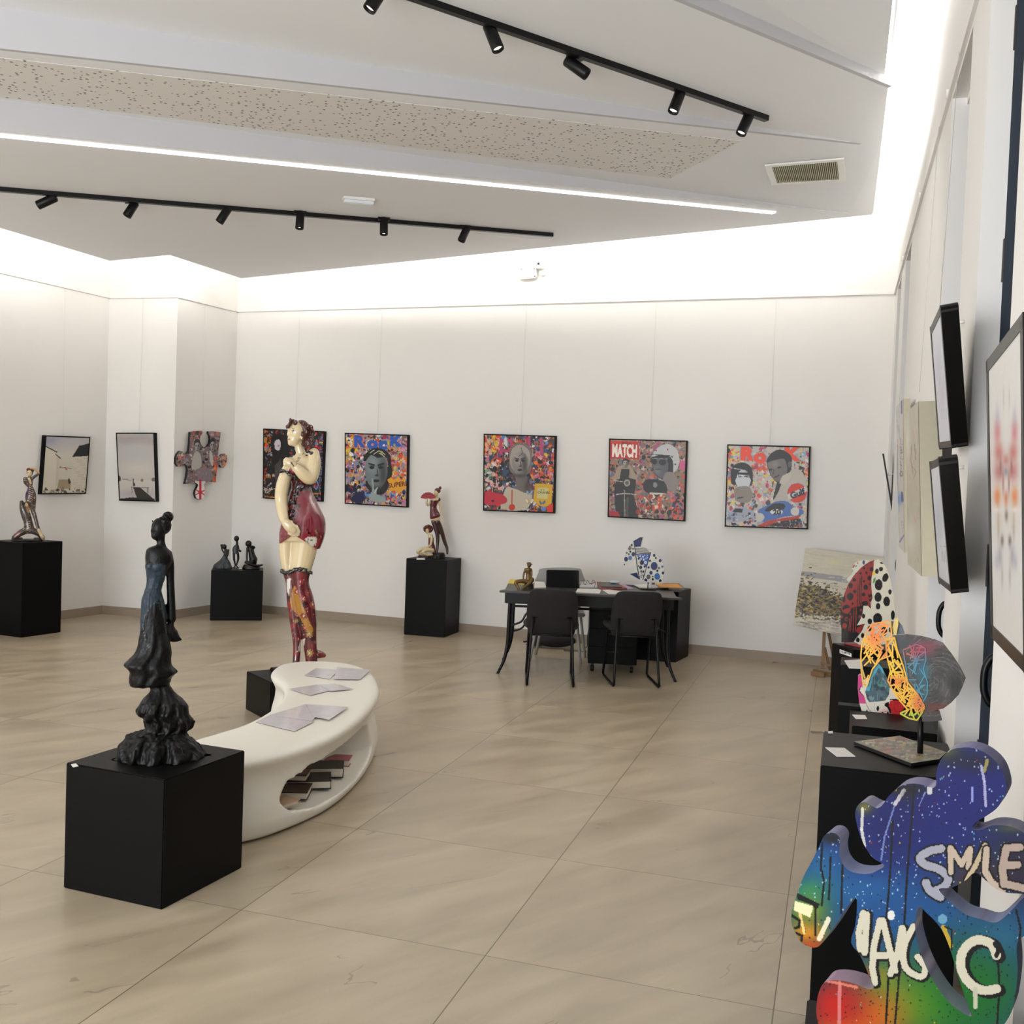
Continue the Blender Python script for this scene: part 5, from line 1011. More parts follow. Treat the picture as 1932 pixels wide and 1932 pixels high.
def wrinkle(o, amp, fr, y0=0):
    me = o.data; 
    for v in me.vertices:
        p = o.matrix_world @ v.co; k = 1 if px(p)[1] > y0 else .25
        q = Vector((p.x*fr*1.0, p.y*fr, p.z*fr*.45)); v.co += v.normal*amp*k*(noise.noise(q)+.6*noise.noise(q*2.3))
cv = Cv(210, 955, 400, 1480, 2, '090808'); 
cv.poly([Q(205, 395), Q(240, 425), Q(300, 405), Q(350, 410), Q(352, 520), Q(330, 570), Q(345, 680), Q(375, 790), Q(340, 800), Q(310, 660), Q(250, 720), Q(200, 800), Q(175, 900), Q(170, 780), Q(178, 660), Q(216, 570), Q(222, 480)], '29333d', 1, 2)
cv.splats(220, 265, 1062, 312, 1150, ['2e3a45', '252e37', '35424e', '1f272e', '2b363f'], 3, R2); cv.soft(*Q(320, 430), 7, 7, '333d46', .6)
cv.splats(60, 262, 1150, 275, 1250, ['0f0f10', '24303a', '3c4648'], 1.6, R2); cv.line([Q(310, 655), Q(250, 710), Q(205, 780), Q(190, 860), Q(210, 960), Q(245, 1030)], 1, '5a5c58'); cv.line([Q(320, 640), Q(345, 800), Q(365, 920), Q(400, 980)], 1, '4a4c48')
cv.splats(260, 225, 1370, 395, 1460, ['080808', '0c0b0a', '1c1916', '0a0908'], 1.6, R2)
cv.poly([Q(262, 720), Q(300, 690), Q(320, 760), Q(330, 900), Q(260, 960), Q(225, 900), Q(235, 790)], '0a0908', 1, 2)
painted(blob('body', st_body, M_bronze_p, st, .0055, 3, .45), cv)
o = blob('dress', st_dress, M_bronze_p, st, .0055, 2, .4); wrinkle(o, .008, 42, 1330); painted(o, cv)
def st_hair(bm):
    S2.ell(bm, 308, 992, 3, 15, 17, 17); S2.ell(bm, 317, 975, 4, 10.5, 10, 10)
    for k in range(70):
        a = R2.uniform(0, 2*PI); u, v = 307+math.cos(a)*R2.uniform(6, 15), 992+math.sin(a)*R2.uniform(8, 17)
        if u < 296 and v > 985: continue
        S2.ell(bm, u, v, R2.uniform(-15, 14), 3.2, 2, 3, R2.uniform(0, 3))
    for a in range(10): S2.limb(bm, [(309+a*.8, 968+a*.6, -6, 1.6), (318+a*.4, 966+a, -8, 1.8), (325, 972+a, -4, 1.4)], 6, 3)
    S2.limb(bm, [(288, 984, -6, 2), (287, 981, -7, 1.2)], 6, 2)
o = blob('hair', st_hair, M_bronze_p, st, .0048, 1, .3); painted(o, Cv(200, 950, 400, 1100, 1, '0b0a09'))

settle(st, .4905)
# ---------- small figures
M_dark = mat('dark_bronze', '15130f', .35, metal=.3, var=.3, scale=50); M_gold = mat('golden_bronze', '6e5530', .42, metal=.55, var=.25, scale=60); M_skin = mat('cream_enamel', 'd2bc92', .2, coat=.5)
M_red = mat('dark_red_enamel', '5e1a20', .22, coat=.5, var=.35, scale=90); M_hair2 = mat('brown_enamel', '5a2a1e', .3, var=.3, scale=80); M_stock = vcmat('lace_stocking_enamel', .3, coat=.3)
def small(name, label, pos, z):
    f = Fig(pos); return f, empty(name, Vector((pos[0], pos[1], z)), label, 'sculpture')
# woman with a fan and kneeling companion
f, r_ = small('figurine', 'figurine of a standing woman with a red fan beside a kneeling woman', (-4.02, 9.90, 0), .79)
def b(bm):
    f.ell(bm, 823, 930, 0, 4.6, 6, 4.8); f.limb(bm, [(824, 934, 0, 2.4), (823, 940, 0, 3)], 8); f.loft(bm, [(939, 815, 829), (943, 812, 829), (950, 812, 825), (958, 812.5, 823), (966, 812, 827), (974, 811.5, 830), (982, 813.5, 829)], k=.7)
    f.limb(bm, [(814, 944, 0, 2.4), (808, 953, -4, 2.2), (805, 950, -8, 1.9), (806, 942, -9, 1.6)], 8); f.limb(bm, [(828, 944, 1, 2.7), (831, 958, 2, 2.4), (833.5, 971, 1, 1.8), (838, 982, -1, 1.1)], 8); f.hand(bm, 806, 943, -9, 4.5, 1.5, .6); f.hand(bm, 835, 976, 0, 5, -1.0, .2)
    f.limb(bm, [(818.5, 978, 0, 5.2), (821, 990, 0, 4.8), (824, 1004, 0, 4), (825.5, 1016, 1, 3.4), (825, 1032, 0, 2.2), (824, 1043, -2, 1.8)], 10); f.limb(bm, [(824.5, 978, 0, 5.2), (829, 994, 2, 4.8), (834, 1008, 3, 4), (839, 1024, 5, 3), (843, 1034, 5, 2.2), (843.5, 1044, 2, 1.6)], 10)
blob('body', b, M_skin, r_, .0035, 2, .4)
def b(bm):
    f.loft(bm, [(944, 811.5, 829, 0), (950, 811, 826), (958, 811.5, 824), (966, 811, 828), (973, 811, 831), (979, 811.5, 826)], k=.78); f.ell(bm, 827.5, 942.5, 0, 4, 4, 4)
blob('dress', b, M_red, r_, .0035, 2, .4)
def b(bm): f.limb(bm, [(819, 984, 0, 5.8), (821.5, 992, 0, 5.2), (824.3, 1004, 0, 4.4), (825.8, 1016, 1, 3.8), (825.2, 1032, 0, 2.7), (824, 1044, -2, 2.4)], 10); f.limb(bm, [(825, 984, 0, 5.6), (829.5, 994, 2, 5.2), (834.5, 1008, 3, 4.4), (839.5, 1024, 5, 3.5), (843.3, 1034, 5, 2.8), (844, 1044, 2, 2)], 10)
blob('stockings', b, mat('dark_lace', '3a1c18', .35, coat=.3, var=.8, scale=160), r_, .0035, 1, .3)
def b(bm): f.ell(bm, 825.5, 926, 2, 6, 5.5, 6); f.ell(bm, 830.5, 920.5, 2, 2.6, 3, 2.6)
blob('hair', b, M_hair2, r_, .003, 1, .3)
bm = bmesh.new(); fc = f.P(808, 942, -10)
for k in range(9):
    a0, a1 = 2.95-k*.30, 2.95-(k+1)*.30; q = [f.P(808+math.cos(a)*rr*1.1, 942-math.sin(a)*rr, -10+(k % 2)*.8) for a, rr in ((a0, 2), (a1, 2), (a1, 13), ((a0+a1)/2, 13.8), (a0, 13))]; poly_prism(bm, q, f.F.f*.004)
finish('fan', bm, mat('red_fan', '9c1f34', .3, var=.4, scale=120), r_)
def b(bm):
    f.ell(bm, 806, 1002, 0, 4, 5, 4.4); f.limb(bm, [(808, 1006, 0, 2), (811, 1011, 0, 3)], 8); f.loft(bm, [(1009, 807, 817), (1016, 807.5, 817.5), (1026, 809, 818), (1034, 808, 821), (1041, 806, 822)], k=.7)
    f.limb(bm, [(815, 1013, -3, 2.4), (813, 1026, -5, 2.2), (806, 1032, -8, 1.9), (798, 1034, -9, 1.4)], 8); f.limb(bm, [(815, 1038, -3, 5), (806, 1037, -7, 4.5), (798, 1041, -8, 3.4), (806, 1046, -7, 2.8), (815, 1046, -5, 2.4)], 10); f.limb(bm, [(813, 1036, 2, 4.6), (800, 1035, 0, 4), (788, 1041, -2, 3), (796, 1046, 0, 2.6), (808, 1047, 2, 2.2)], 10)
blob('kneeling_body', b, M_skin, r_, .0035, 2, .4)
def b(bm): f.loft(bm, [(1014, 808, 818.5), (1022, 808, 818.5), (1032, 808, 821), (1042, 808, 822.5)], k=.8)
blob('kneeling_dress', b, M_red, r_, .0035, 2, .4)
def b(bm):
    f.ell(bm, 808, 998, 3.5, 7, 6, 5)
    for k in range(26): a = k*2.4; f.ell(bm, 808+math.cos(a)*7, 999+math.sin(a)*5.5-1, 3+math.sin(a*1.7)*4, 2.8, 2.6, 2.8)
blob('kneeling_hair', b, M_hair2, r_, .003, 1, .3)
def b(bm): f.loft(bm, [(1043, 816, 838), (1048, 813, 840), (1055, 813, 840)], k=.8); f.loft(bm, [(1048, 789, 815), (1054, 788, 816)], k=.7)
o = blob('base', b, M_dark, r_, .005, 1, .3); wrinkle(o, .004, 60)
settle(r_, .79)
# entwined pair
f, r_ = small('figurine', 'patterned figurine of a woman posing above a crouching one, at the far left', (-7.38, 7.90, 0), .885)
def b(bm):
    f.ell(bm, 56, 892, 0, 5.6, 7.2, 6); f.limb(bm, [(56, 897, 0, 2.6), (55.5, 903, 0, 3)], 8); f.loft(bm, [(900, 46, 62), (905, 47, 63), (911, 49, 62), (918, 52.5, 62), (924, 51, 65), (932, 48, 68), (940, 47.5, 68.5), (950, 50, 68), (962, 55, 67)], k=.7)
    f.limb(bm, [(61, 903, 0, 2.8), (67, 898, 0, 2.6), (73, 893, 0, 2.3), (66, 886, -2, 2), (59, 884, -4, 1.7)], 8); f.limb(bm, [(46.5, 903, 0, 2.8), (47, 911, 2, 2.3), (54, 919, 3, 1.8)], 8); f.hand(bm, 60, 884, -4, 6, 3.0, .3)
    f.limb(bm, [(41, 948, 0, 4), (44, 958, 0, 7), (49, 972, 0, 8.5), (53, 985, 0, 8), (55, 998, 0, 9.5)], 12); f.limb(bm, [(50, 1000, -2, 7), (38, 1006, -4, 6), (26, 1016, -2, 4.6), (40, 1018, 6, 4)], 10); f.limb(bm, [(58, 1000, -2, 7), (70, 1005, -4, 5.5), (81, 1016, -2, 4), (66, 1018, 6, 3.6)], 10)
    f.limb(bm, [(62, 962, -4, 4.5), (67, 978, -6, 3.6), (72, 996, -8, 3.2), (78, 1010, -8, 2.8)], 8); f.hand(bm, 77, 1008, -8, 11, -1.1, .5); f.ell(bm, 51, 951, -6, 5, 6.5, 5)
cv = Cv(10, 875, 95, 1030, 4, '4a3c34'); cv.splats(900, 12, 900, 92, 1026, ['1a1614', '2c2220', 'a88c68', 'c8b08a', '4a3044', '3a2838', '15110f', '8a7258'], 1.9, R2); cv.splats(40, 48, 922, 60, 938, ['4a3054', '5c3c68', '2c1c30'], 3, R2)
cv.ell(55.5, 893, 5, 6.5, 'd8be92'); cv.ell(53, 891.5, 1, .6, '2a1c14'); cv.ell(57.5, 891.5, 1, .6, '2a1c14'); cv.ell(55, 896.5, 1.2, .6, '9c3c30'); cv.line([(73, 891), (66, 885), (58, 883)], 4, 'd0a070'); cv.line([(55, 903), (58, 912)], 4, 'd0b88c'); cv.line([(73, 1000), (80, 1014)], 6, 'd2bc90'); cv.line([(78, 1010), (84, 1020)], 6, 'd2bc90'); cv.line([(50, 952), (55, 965)], 6, 'b89468'); cv.line([(43, 950), (47, 975)], 3.5, '12100f'); cv.soft(32, 1006, 5, 5, 'b05a4a', .7); cv.line([(30, 882), (30, 882)], 1, '000000')
for k in range(14): cv.line([(55, 915+k*2), (62, 918+k*2)], .7, ['d0b890', '1a1412'][k % 2])
for k in range(12): cv.line([(50, 985+k*2), (57, 983+k*2)], .7, ['d0b890', '1a1412'][k % 2])
painted(blob('bodies', b, M_stock, r_, .0035, 2, .35), cv)
def b(bm): f.ell(bm, 57, 888, 3, 6.5, 5, 6); f.ell(bm, 56, 886, 0, 6, 3.4, 5)
blob('hair', b, M_hair2, r_, .003, 1, .3)
bm = bmesh.new(); add_lathe(bm, [(.13, 0), (.135, .006), (.13, .014)], Vector((-7.38, 7.88, .885)), 28); finish('base', bm, M_dark, r_, True)
settle(r_, .885)
# three little dark figurines
M_patina = mat('blue_grey_patina', '343b40', .4, var=.4, scale=60)
f, r_ = small('figurine', 'small dark figurine of a seated woman in a long skirt, left of the trio', (-6.42, 9.72, 0), .545)
def b(bm): f.ell(bm, 423.5, 1031.5, 0, 4.4, 4.6, 4.4); f.limb(bm, [(423, 1030, 2, 3.5), (417.5, 1029, 3, 2)], 8); f.limb(bm, [(417, 1028, 0, 1.4), (419, 1037, -2, 1.4), (424, 1044, -2, 1.6)], 8); f.limb(bm, [(424, 1035, 0, 2), (427, 1041, 0, 4.2), (425, 1049, 0, 3.8)], 8); f.limb(bm, [(431, 1038, 0, 2), (430, 1046, -3, 1.6), (427, 1052, -4, 1.6)], 8)
blob('body', b, M_dark, r_, .003, 1, .3)
def b(bm): f.loft(bm, [(1047, 421, 429), (1053, 418, 430), (1059, 412, 433), (1065, 404, 436), (1070, 402, 438), (1073, 403, 438)], k=.7, fold=.15)
o = blob('skirt', b, M_patina, r_, .0035, 1, .3); wrinkle(o, .003, 80)
settle(r_, .545)
f, r_ = small('figurine', 'small dark figurine standing in a short dress, middle of the trio', (-6.27, 9.88, 0), .545)
def b(bm): f.ell(bm, 446.5, 1011.5, 0, 5, 5.5, 5); f.limb(bm, [(447, 1015, 0, 2), (447.5, 1024, 0, 2.6), (447, 1028, 0, 3)], 8); f.limb(bm, [(441.5, 1039, 0, 2.6), (441.8, 1050, 0, 2.2), (443.8, 1062, 0, 1.3), (441, 1066, -2, 1.3)], 8); f.limb(bm, [(448.8, 1039, 0, 2.6), (449.5, 1050, 0, 2.2), (446.4, 1062, 0, 1.3), (449, 1066, -2, 1.3)], 8); f.limb(bm, [(449.5, 1025, 0, 1.4), (451, 1033, -2, 1.2), (449, 1034, -4, 1)], 8)
blob('body', b, M_dark, r_, .003, 1, .3)
def b(bm): f.loft(bm, [(1023, 444, 449.5), (1027, 440, 449.5), (1033, 438.3, 449.5), (1040, 439.5, 451)], k=.8)
blob('dress', b, M_patina, r_, .003, 1, .3)
def b(bm): f.ell(bm, 452.5, 1034.5, -3, 3.4, 2.2, 1.6, .3)
blob('handbag', b, M_dark, r_, .003, 1, .3)
settle(r_, .545)
f, r_ = small('figurine', 'small dark sitting nude figurine seen from behind, right of the trio', (-6.13, 9.84, 0), .545)
def b(bm):
    f.ell(bm, 469, 1025, 0, 6, 6.3, 6); f.limb(bm, [(470, 1029, 0, 3), (473, 1035, 0, 5.5), (475, 1045, 0, 6), (478, 1055, 0, 8)], 10); f.limb(bm, [(467, 1033, -3, 2.2), (465.8, 1045, -4, 1.9), (466, 1059, -4, 1.9)], 8); f.limb(bm, [(474, 1034, 0, 3), (479, 1032, -2, 3), (475, 1030, -5, 2.2)], 8)
    f.limb(bm, [(480, 1060, 0, 5), (470, 1060, -6, 3.4), (463, 1059, -8, 2.8), (473, 1063, -9, 2.6), (484, 1066, -8, 2.4), (494, 1065, -4, 2)], 8); f.loft(bm, [(1064, 460, 489), (1070, 457, 491), (1073, 457, 491)], k=.6)
blob('body', b, M_dark, r_, .003, 1, .3)
settle(r_, .545)
# golden seated figure on the desk
dp = onZ(986, 1111, DH); f, r_ = small('figurine', 'golden bronze figurine of a seated nude in a cap on the desk', (dp.x, dp.y, 0), DH)
def b(bm):
    f.ell(bm, 998.5, 1066, 0, 4, 4.6, 4.2); f.limb(bm, [(998, 1069, 0, 1.8), (997, 1073, 0, 2.4)], 8); f.loft(bm, [(1072, 990, 1003), (1076, 990, 1003), (1082, 992, 1001.5), (1088, 992, 1002), (1095, 991, 1004), (1101, 990, 1004)], k=.65)
    f.limb(bm, [(990.5, 1075, 0, 2), (988, 1084, -2, 1.8), (988, 1093, -5, 1.6), (994, 1098, -7, 1.3)], 8); f.limb(bm, [(1002.5, 1075, 0, 2), (1003, 1085, -2, 1.8), (1001, 1093, -5, 1.5)], 8)
    f.limb(bm, [(995, 1098, -2, 4.6), (984, 1096, -6, 4.2), (973.5, 1098, -8, 3.6), (976, 1105, -10, 2.8), (980, 1111, -12, 2)], 10); f.limb(bm, [(1000, 1098, -2, 5), (1004, 1093, -6, 4.6), (998, 1100, -10, 3.4), (990, 1106, -13, 2.6), (984, 1111, -15, 2)], 10); f.limb(bm, [(980, 1111, -12, 1.8), (984, 1113.5, -15, 1.3)], 6, 2)
blob('body', b, M_gold, r_, .003, 2, .35)
def b(bm): f.ell(bm, 998, 1063, 0, 4.6, 2.6, 4.6); f.ell(bm, 1001.5, 1064.5, -3, 3.4, 1.1, 3)
blob('cap', b, M_gold, r_, .0025, 1, .3)
def b(bm): f.loft(bm, [(1102, 989, 1006, 6), (1112, 988, 1007, 6), (1115, 988, 1007, 6)], k=.5)
blob('base', b, M_dark, r_, .004, 1, .3)
settle(r_, DH)
# ================================================================== RIGHT WALL: PLINTHS, CUT-OUT SCULPTURES, FRAMES
def plinth4(label, q, h):
    bm = bmesh.new(); q = [Vector((x, y, 0)) for x, y in q]; add_hex(bm, q, [p+Vector((0, 0, h)) for p in q])
    return tag(finish('plinth', bm, M_black, bevel=.003), label, 'plinth', 'black display plinths')
hA = .86; a0, a1 = onZ(1554, 1379, hA), onZ(1548, 1444, hA)
plinth4('black plinth under the orange lattice fish, with a white price card', [(a0.x, a0.y), (a1.x, a1.y), (.36, a1.y+.01), (.36, a0.y+.01)], hA)
hB = .585; b0 = onZ(1523, 1884, hB)
plinth4('nearest right-hand plinth, mostly below the view, under the SMILE cut-out', [(b0.x, b0.y), (b0.x-.005, b0.y-.45), (.37, b0.y-.45), (.37, b0.y)], hB)
hC = .84; c0, c1 = onZ(1570, 1213, hC), onZ(1611, 1226, hC)
plinth4('black plinth with a SALAMONE label under the red dotted sculpture', [(c0.x, c0.y), (c1.x, c1.y), (.375, c1.y+.12), (.27, c0.y+.16)], hC)
hD = .88; d0, d1 = onZ(1587, 1239, hD), onZ(1586, 1254, hD)
plinth4('narrow black plinth with a folded white sheet, in front of the SALAMONE one', [(d0.x, d0.y), (d1.x, d1.y), (.37, d1.y), (.37, d0.y)], hD)
hE = .79; e0, e1_ = onZ(1604, 1334, hE), onZ(1607, 1358, hE)
plinth4('black plinth under the red and white cut-out, behind the lattice fish', [(e0.x, e0.y), (e1_.x, e1_.y-.1), (.37, e1_.y-.1), (.37, e0.y)], hE)
# cards and sheets
sheet('price_card', 'white price card on the plinth of the orange lattice fish', 'label', [(1557, 1411), (1593, 1412), (1614, 1428), (1579, 1428)], hA+.001, M_card)
sheet('label_card', 'tiny white oval label at the far corner of the lattice fish plinth', 'label', [(1562, 1381), (1571, 1380), (1571, 1384), (1563, 1384)], hA+.001, M_card)
sheet('paper_sheet', 'folded white sheet on the narrow plinth below the dotted sculpture', 'paper', [(1593, 1247), (1625, 1245), (1628, 1262), (1602, 1261)], hD+.004, M_card, .003)
sheet('label_card', 'two small cards on the plinth of the red and white cut-out', 'label', [(1608, 1349), (1632, 1350), (1636, 1357), (1615, 1357)], hE+.001, M_card)
cv = Cv(1575, 1215, 1615, 1245, 8, 'e8e6e0'); cv.text('SALAMONE', 1595.3, 1231.2, 4.6, '181818', .25, .03, .62)
pn, pk = plane3((c0.x, c0.y, 0), (c1.x, c1.y, 0), (c1.x, c1.y, 1)); pn = pn if pn.dot(CO) > pk else -pn; pk = pn.dot(Vector((c0.x, c0.y, 0)))
quad_art('name_label', 'small white SALAMONE label stuck on the black plinth', 'label', [(1584.5, 1225), (1606, 1233), (1606, 1239.5), (1584.5, 1232)], lambda u, v: onPl(u, v, pn, pk+.003), cv, .002, pn, frame=0, nu=110, nv=40, edge_m=M_card)

# ---------- foreground cut-out with SMILE and MAGIC lettering
def K(pts): return [(1480+x*.2857, 1380+y*.2857) for x, y in pts]
def k1(x, y): return (1480+x*.2857, 1380+y*.2857)
po = Vector((.13, 1.93, 0)); fd = Vector((po.x, po.y, 0)).normalized(); rr_ = Matrix.Rotation(-.20, 3, 'Z') @ fd; kP = rr_.dot(po)
onK = lambda u, v: onPl(u, v, rr_, kP)
out = K([(240, 735), (262, 690), (300, 668), (345, 680), (370, 720), (362, 780), (372, 850), (410, 905), (470, 935), (560, 940), (620, 915), (660, 890), (640, 868), (590, 840), (540, 775), (500, 690), (475, 600), (468, 530), (490, 482), (530, 468), (570, 488), (610, 505), (645, 490), (690, 425), (760, 365), (830, 345), (900, 350), (960, 368), (1000, 360), (1003, 270), (1030, 190), (1085, 130), (1160, 108), (1250, 110), (1340, 150), (1415, 220), (1452, 300), (1466, 385), (1440, 450), (1400, 510), (1330, 560), (1270, 595), (1240, 640), (1290, 650), (1370, 622), (1450, 620), (1530, 640), (1610, 690), (1690, 760), (1750, 870), (1770, 1000), (1740, 1150), (1680, 1270), (1600, 1340), (1535, 1400), (1540, 1560), (1530, 1700), (1500, 1850), (1430, 1960), (1330, 2040), (1100, 2130), (800, 2180), (500, 2150), (330, 2090), (250, 2000), (215, 1900), (212, 1800), (235, 1700), (280, 1650), (370, 1645), (470, 1668), (545, 1700), (590, 1692), (575, 1650), (545, 1580), (500, 1480), (440, 1395), (465, 1290), (478, 1180), (470, 1098), (400, 1180), (330, 1290), (260, 1385), (215, 1425), (160, 1420), (110, 1390), (78, 1340), (50, 1280), (48, 1190), (85, 1070), (125, 960), (190, 840)])
out = closed_curve(out, 3)
h1 = closed_curve(K([(1020, 1040), (1100, 1032), (1190, 990), (1258, 932), (1330, 985), (1400, 1042), (1470, 1065), (1590, 1078), (1555, 1120), (1500, 1180), (1430, 1245), (1375, 1262), (1300, 1240), (1200, 1210), (1120, 1150), (1060, 1095)]), 3)
h2 = closed_curve(K([(885, 1158), (940, 1200), (1010, 1270), (1060, 1350), (1098, 1450), (1130, 1560), (1190, 1750), (1235, 1880), (1150, 1840), (1060, 1760), (980, 1640), (925, 1530), (880, 1400), (862, 1280)]), 3)
cv = Cv(1485, 1390, 2000, 2010, 1.6, '2f6f9a'); R2 = random.Random(31)
def ks(x, y, rx, ry, c, al=1): cv.soft(1480+x*.2857, 1380+y*.2857, rx*.2857, ry*.2857, c, al)
ks(1000, 500, 600, 450, '2a3a8c', 1); ks(1250, 300, 350, 300, '2c2f8a', .9); ks(700, 600, 250, 300, '2a2f7c', .8); ks(1550, 900, 260, 300, '4c3a52', .9); ks(1250, 980, 200, 120, '7a4038', .7); ks(500, 1050, 400, 130, '3a80aa', .9); ks(900, 1250, 600, 160, '3478a8', .8)
ks(250, 900, 130, 130, '3c84a8', .9); ks(170, 1050, 130, 90, '5aa07c', .9); ks(150, 1180, 140, 90, 'a8b048', .9); ks(150, 1330, 150, 90, 'd8a838', .95); ks(170, 1420, 140, 50, 'd0702c', .8)
ks(900, 1800, 420, 260, '8aa834', .95); ks(1250, 1700, 330, 330, '2c8a44', .95); ks(600, 1880, 220, 220, 'd0983a', .9); ks(330, 1820, 230, 260, 'c8443c', 1); ks(400, 1980, 260, 90, 'd87a3c', .8); ks(650, 1620, 130, 110, '9aac48', .7); ks(1450, 1350, 160, 130, '4a88a0', .7)
ks(400, 1600, 200, 40, 'd8705c', .8); ks(1080, 140, 90, 60, '9a9a3c', .7); ks(1250, 200, 220, 70, '26264a', .7); ks(320, 700, 80, 40, '242630', .9); ks(800, 380, 150, 40, '202030', .9); ks(530, 500, 60, 50, 'b8a83c', .7); ks(1500, 640, 120, 30, '9a9a4c', .5)
for _ in range(1300):
    x, y = R2.uniform(60, 1560), R2.uniform(120, 1930); q = R2.random(); cv.ell(*k1(x, y), R2.uniform(.5, 1.7), R2.uniform(.5, 2.1), 'c8d4e0' if q < .55 and y < 1200 else ('16203c' if q < .85 else R2.choice(['d8d8c8', 'b04030', 'd8c850', '5ac0c8'])), 0, .85)
for q in ([(250, 735), (240, 900), (262, 990), (245, 1150)], [(305, 830), (300, 960), (293, 1110)], [(385, 880), (378, 1050), (375, 1200)], [(715, 590), (700, 900), (685, 1100), (672, 1240), (690, 1560), (670, 1932)], [(858, 350), (835, 650), (810, 950), (790, 1300), (760, 1580), (730, 1932)], [(1410, 1480), (1420, 1700), (1405, 1932)], [(1530, 1180), (1560, 1300), (1550, 1400)], [(205, 1150), (205, 1345)]): cv.line(K(q), 4, '0c0e14')
for q, c_, w_ in (([(515, 510), (510, 650), (530, 760)], 'dcd8d0', 5.5), ([(790, 390), (730, 480)], 'd8d4d0', 7), ([(725, 500), (660, 700), (640, 850)], '9aa4c8', 3), ([(1300, 230), (1320, 330), (1330, 490)], 'c8c4d8', 5), ([(1340, 190), (1320, 260)], 'b8b478', 6), ([(960, 370), (960, 400)], 'dcdcd8', 10), ([(1240, 370), (1240, 460)], 'b4b8dc', 4), ([(890, 490), (930, 400)], 'a0a8c8', 2), ([(365, 1660), (362, 1932)], 'd8a0a0', 7), ([(100, 1190), (130, 1330)], 'e8d8a8', 5), ([(290, 1240), (230, 1370)], 'ece4d0', 9), ([(250, 1640), (480, 1690)], 'dca090', 5)): cv.line(K(q), w_, c_, .9)
cv.poly(K([(80, 1065), (235, 1140), (200, 1200), (205, 1190), (190, 1150), (85, 1110)]), '141414'); cv.poly(K([(70, 1120), (190, 1155), (170, 1230), (60, 1180)]), 'e4e0c4'); cv.line(K([(50, 1215), (100, 1250), (95, 1290), (70, 1300)]), 5, '16120c'); cv.line(K([(75, 1330), (115, 1350), (110, 1390)]), 5, '1c140c')
def letters(strokes, w, fill, edge='0c0a0a', ew=7, sh=(0, 0)):
    for s in strokes: cv.line([(a+sh[0], b+sh[1]) for a, b in K(s)], w+ew, edge)
    for s in strokes: cv.line(K(s), w, fill)
W1 = 'bdb6ae'
letters([curve_pts([(1035, 775), (960, 790), (895, 835), (930, 880), (1010, 905), (1080, 960), (1060, 1020), (1000, 1050)], 4), curve_pts([(935, 1000), (960, 1050), (1030, 1095)], 4)], 15, 'b4b4bc')
letters([[(1095, 770), (1100, 930)], [(1100, 770), (1170, 880)], [(1170, 880), (1225, 775)], [(1228, 780), (1215, 900)]], 10, 'c8bdb0'); letters([[(1325, 750), (1260, 890), (1205, 980)]], 9, 'c8bda8'); letters([[(1335, 780), (1325, 920), (1370, 1000), (1440, 1045)]], 12, 'c8bdb0'); letters([[(1465, 770), (1440, 900), (1450, 1010)], [(1470, 770), (1555, 765)], [(1460, 885), (1540, 880)], [(1450, 1005), (1582, 1035)]], 14, 'bfb2a8')
W2 = 'd4d0c2'
letters([[(520, 1200), (490, 1330), (500, 1440)], [(545, 1210), (530, 1460)], [(630, 1250), (590, 1420), (580, 1560), (598, 1660)], [(650, 1250), (690, 1420), (730, 1580)], [(600, 1480), (680, 1480)], [(775, 1300), (745, 1480), (700, 1600)], [(780, 1300), (780, 1500)], curve_pts([(850, 1290), (790, 1420), (800, 1560), (900, 1620), (930, 1560), (880, 1490)], 4)], 12, W2, '0c0c0c', 7, (2.5, 1.5))
letters([curve_pts([(1400, 1480), (1360, 1400), (1260, 1380), (1180, 1450), (1165, 1560), (1220, 1660), (1310, 1710), (1400, 1700)], 5)], 17, W2, '0c0c0c', 7, (6, 3)); cv.line(K([(1260, 1700), (1262, 1820)]), 8, 'c8c8b8'); cv.line(K([(1400, 1480), (1415, 1440), (1390, 1400)]), 9, '181818')
cv.ell(*k1(1045, 1240), 9, 9, '8ab0c4'); cv.line(K([(1050, 1290), (1100, 1420)]), 8, 'c8b458'); cv.line(K([(1060, 1290), (1105, 1310), (1105, 1440)]), 3.5, '141414'); cv.ell(*k1(705, 1215), 7, 9, 'dcdcd8'); ks(820, 430, 40, 60, '3c3c44', .5)
cv.a = cv.a**1.75
M_graf = vcmat('graffiti_paint', .45); M_graf.node_tree.nodes['Principled BSDF'].inputs['Specular IOR Level'].default_value = .2
sm = empty('cutout_sculpture', (.13, 1.93, hB), 'large graffiti-painted cut-out sculpture with SMILE lettering and a dripping rainbow surface, nearest the camera', 'sculpture')
sm['label'] = 'large graffiti-painted cut-out sculpture lettered SMILE, nearest the camera at lower right'
LAV = hx('8e86a8')
def kside(E): c = cv.at(E[:, 0], E[:, 1]); return c*.3+LAV*.62+.12
plate('painted_board', out, onK, fd*.052+Vector((fd.y, -fd.x, 0))*.012, cv, 1.6, M_graf, holes=(h1, h2), parent=sm, side_col=kside)
bm = bmesh.new(); add_box(bm, Vector((.13, 1.955, hB)), .30, .10, .03, -.07); finish('base', bm, M_black, sm)
tube('support_rod', [(.13, 1.96, hB+.02), onK(1720, 1985)+fd*.03], .012, M_blackmetal, sm)
bpy.context.view_layer.update()

